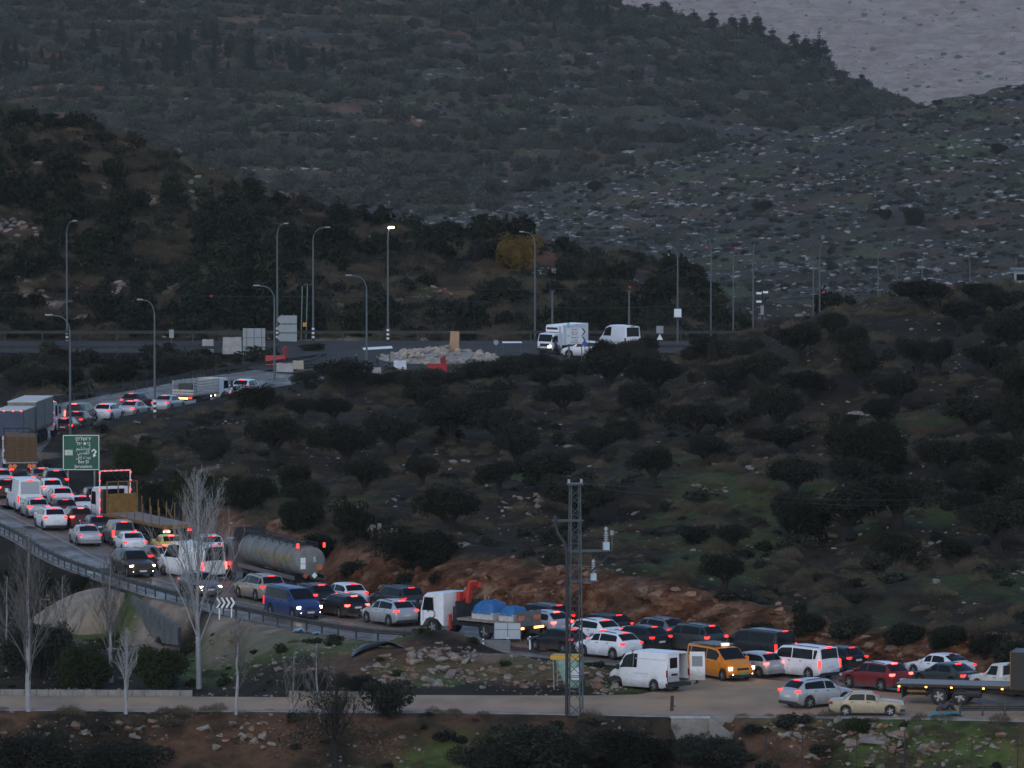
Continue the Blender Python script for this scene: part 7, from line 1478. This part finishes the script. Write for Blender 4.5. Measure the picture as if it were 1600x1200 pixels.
p = near_pts(16000, 430, 712, .15, 861, inor, 62, 1.8, 7, 9); scatter('rubble', 'small stones on the orchard floor', p, .04 + .2 * rg.random(len(p)) ** 3, ROCKS['lime'], None, .8, .4)
bk_ = lambda X, Y: inside(X, Y, ORCH) & (pdist(X, Y, IN) > 3.2) & (pdist(X, Y, IN) < 6)
p = near_pts(9000, 400, 500, .1, 871, bk_, 60, 1.5, 3, 4); scatter('dry_brush', 'dry straw tufts hanging on the red cut bank', p - [0, 0, .05], rg.uniform(.2, .5, len(p)), DRYB, M_STRAW if False else M_DRY)
p = near_pts(5000, 400, 500, .1, 881, bk_, 60, 1.5, 3, 4); scatter('rubble', 'loose rusty stones on the red cut bank', p, .06 + .3 * rg.random(len(p)) ** 2.5, ROCKS['rust'], None, 1., .4)

p = near_pts(520, 712, 726.5, -.2, 891, lambda X, Y: ~inside(X, Y, POLY_MAIN) & (X < -24) & (pdist(X, Y, OUT) > 2), 75); scatter('scrub', 'hedge of scrub along the near side of the far highway', p - [0, 0, .1], rg.uniform(.5, 1.15, len(p)), LOWB, M_SCRUB)
# larger rocks of the hillsides, pieces of the hills themselves
random.seed(77)
def hill_rocks(h, zf, n, box, Y, kinds, s0, s1, flat=.7, st=.3):
    for _ in range(n):
        px, py = random.uniform(box[0], box[2]), random.uniform(box[1], box[3]); g = P(px, py, Y[0], Y[1], zf, st)
        if vn(px / 60, py / 25, 31) < -.1: continue
        s = s0 + (s1 - s0) * random.random() ** 2; stone(h, g.x, g.y, g.z + .05, s, kinds, 'rock', flat)
hill_rocks(H2, z2, 260, (820, 180, 1600, 430), (1460, 2110), 'grey', .6, 1.4, .6, .7); hill_rocks(H1, z1, 120, (0, 250, 700, 520), (754, 892), 'lime', .3, .9); hill_rocks(H3, z3, 150, (150, 60, 1300, 310), (2002, 2905), 'grey', 1.3, 3.2, .5, .8)
for x, y, rx, ry in OPEN1:
    for _ in range(9): g = P(x + random.gauss(0, rx * .4), y + random.gauss(0, ry * .4), 754, 892, z1); s_ = random.uniform(.2, .85); stone(H1, g.x, g.y, g.z, s_, 'lime' if random.random() < .8 else 'rust', 'rock', .8)
# trees one can tell apart on the hills
RP = [(1040, 22, -2, 30), (1112, 46, 20, 26), (1143, 54, 22, 30), (1163, 62, 28, 26), (1184, 70, 26, 34), (1207, 74, 48, 26), (1240, 92, 55, 36), (1258, 98, 60, 28), (1280, 108, 54, 42), (1347, 142, 124, 20), (1010, 14, -2, 34), (1085, 38, 16, 26)]
for i, (px, ba, tp_, w_) in enumerate(sorted(RP)): g = at(px, ba, 2894); g.z = float(z3(np.array([g.x]), np.array([2894.]))[0]) - .5; tree('pine', g, w_ / F * 2894, (ba - tp_ + 6) / F * 2894, '%s pine from the left on the back ridge' % ORD[i].capitalize(), 'pines on the back ridge')
HP = [(215, 525, 400, 70), (300, 525, 380, 60), (345, 520, 350, 80), (385, 500, 290, 80), (420, 505, 330, 70), (330, 420, 270, 70), (360, 390, 280, 80), (410, 400, 300, 70), (395, 330, 265, 60), (270, 330, 250, 50), (450, 430, 330, 60), (530, 360, 300, 60), (570, 350, 310, 40), (30, 200, 160, 50), (80, 200, 170, 50), (150, 210, 185, 36), (700, 380, 335, 70), (480, 520, 420, 60)]
for i, (px, ba, tp_, w_) in enumerate(sorted(HP)): g = P(px, ba, 754, 892, z1); g.z -= .3; tree('pine', g, w_ / F * g.y, (ba - tp_) / F * g.y, '%s dark conifer from the left on the left hillside' % ORD[i].capitalize(), 'conifers on the left hillside')
g = P(804, 420, 754, 892, z1); tree('bush', g, 88 / F * g.y, 66 / F * g.y, 'golden-brown autumn tree on the hill behind the roundabout', None, 'autumn_tree', 'tree', M_GOLD)
for i, (px, ba, tp_, w_) in enumerate(sorted([(1430, 352, 316, 42), (1382, 342, 326, 26), (1335, 165, 152, 24), (1245, 172, 158, 30), (1465, 165, 155, 20), (1520, 140, 128, 18), (930, 300, 280, 26), (845, 290, 262, 30), (1190, 330, 312, 40), (660, 300, 280, 24), (1560, 240, 222, 30)])): g = P(px, ba, 1460, 2110, z2, .5); tree('bush', g, w_ / F * g.y, (ba - tp_) / F * g.y, '%s lone bush from the left on the rocky hillside' % ORD[i].capitalize(), 'lone bushes on the rocky hillside', m=M_DARKB, cat='bush')
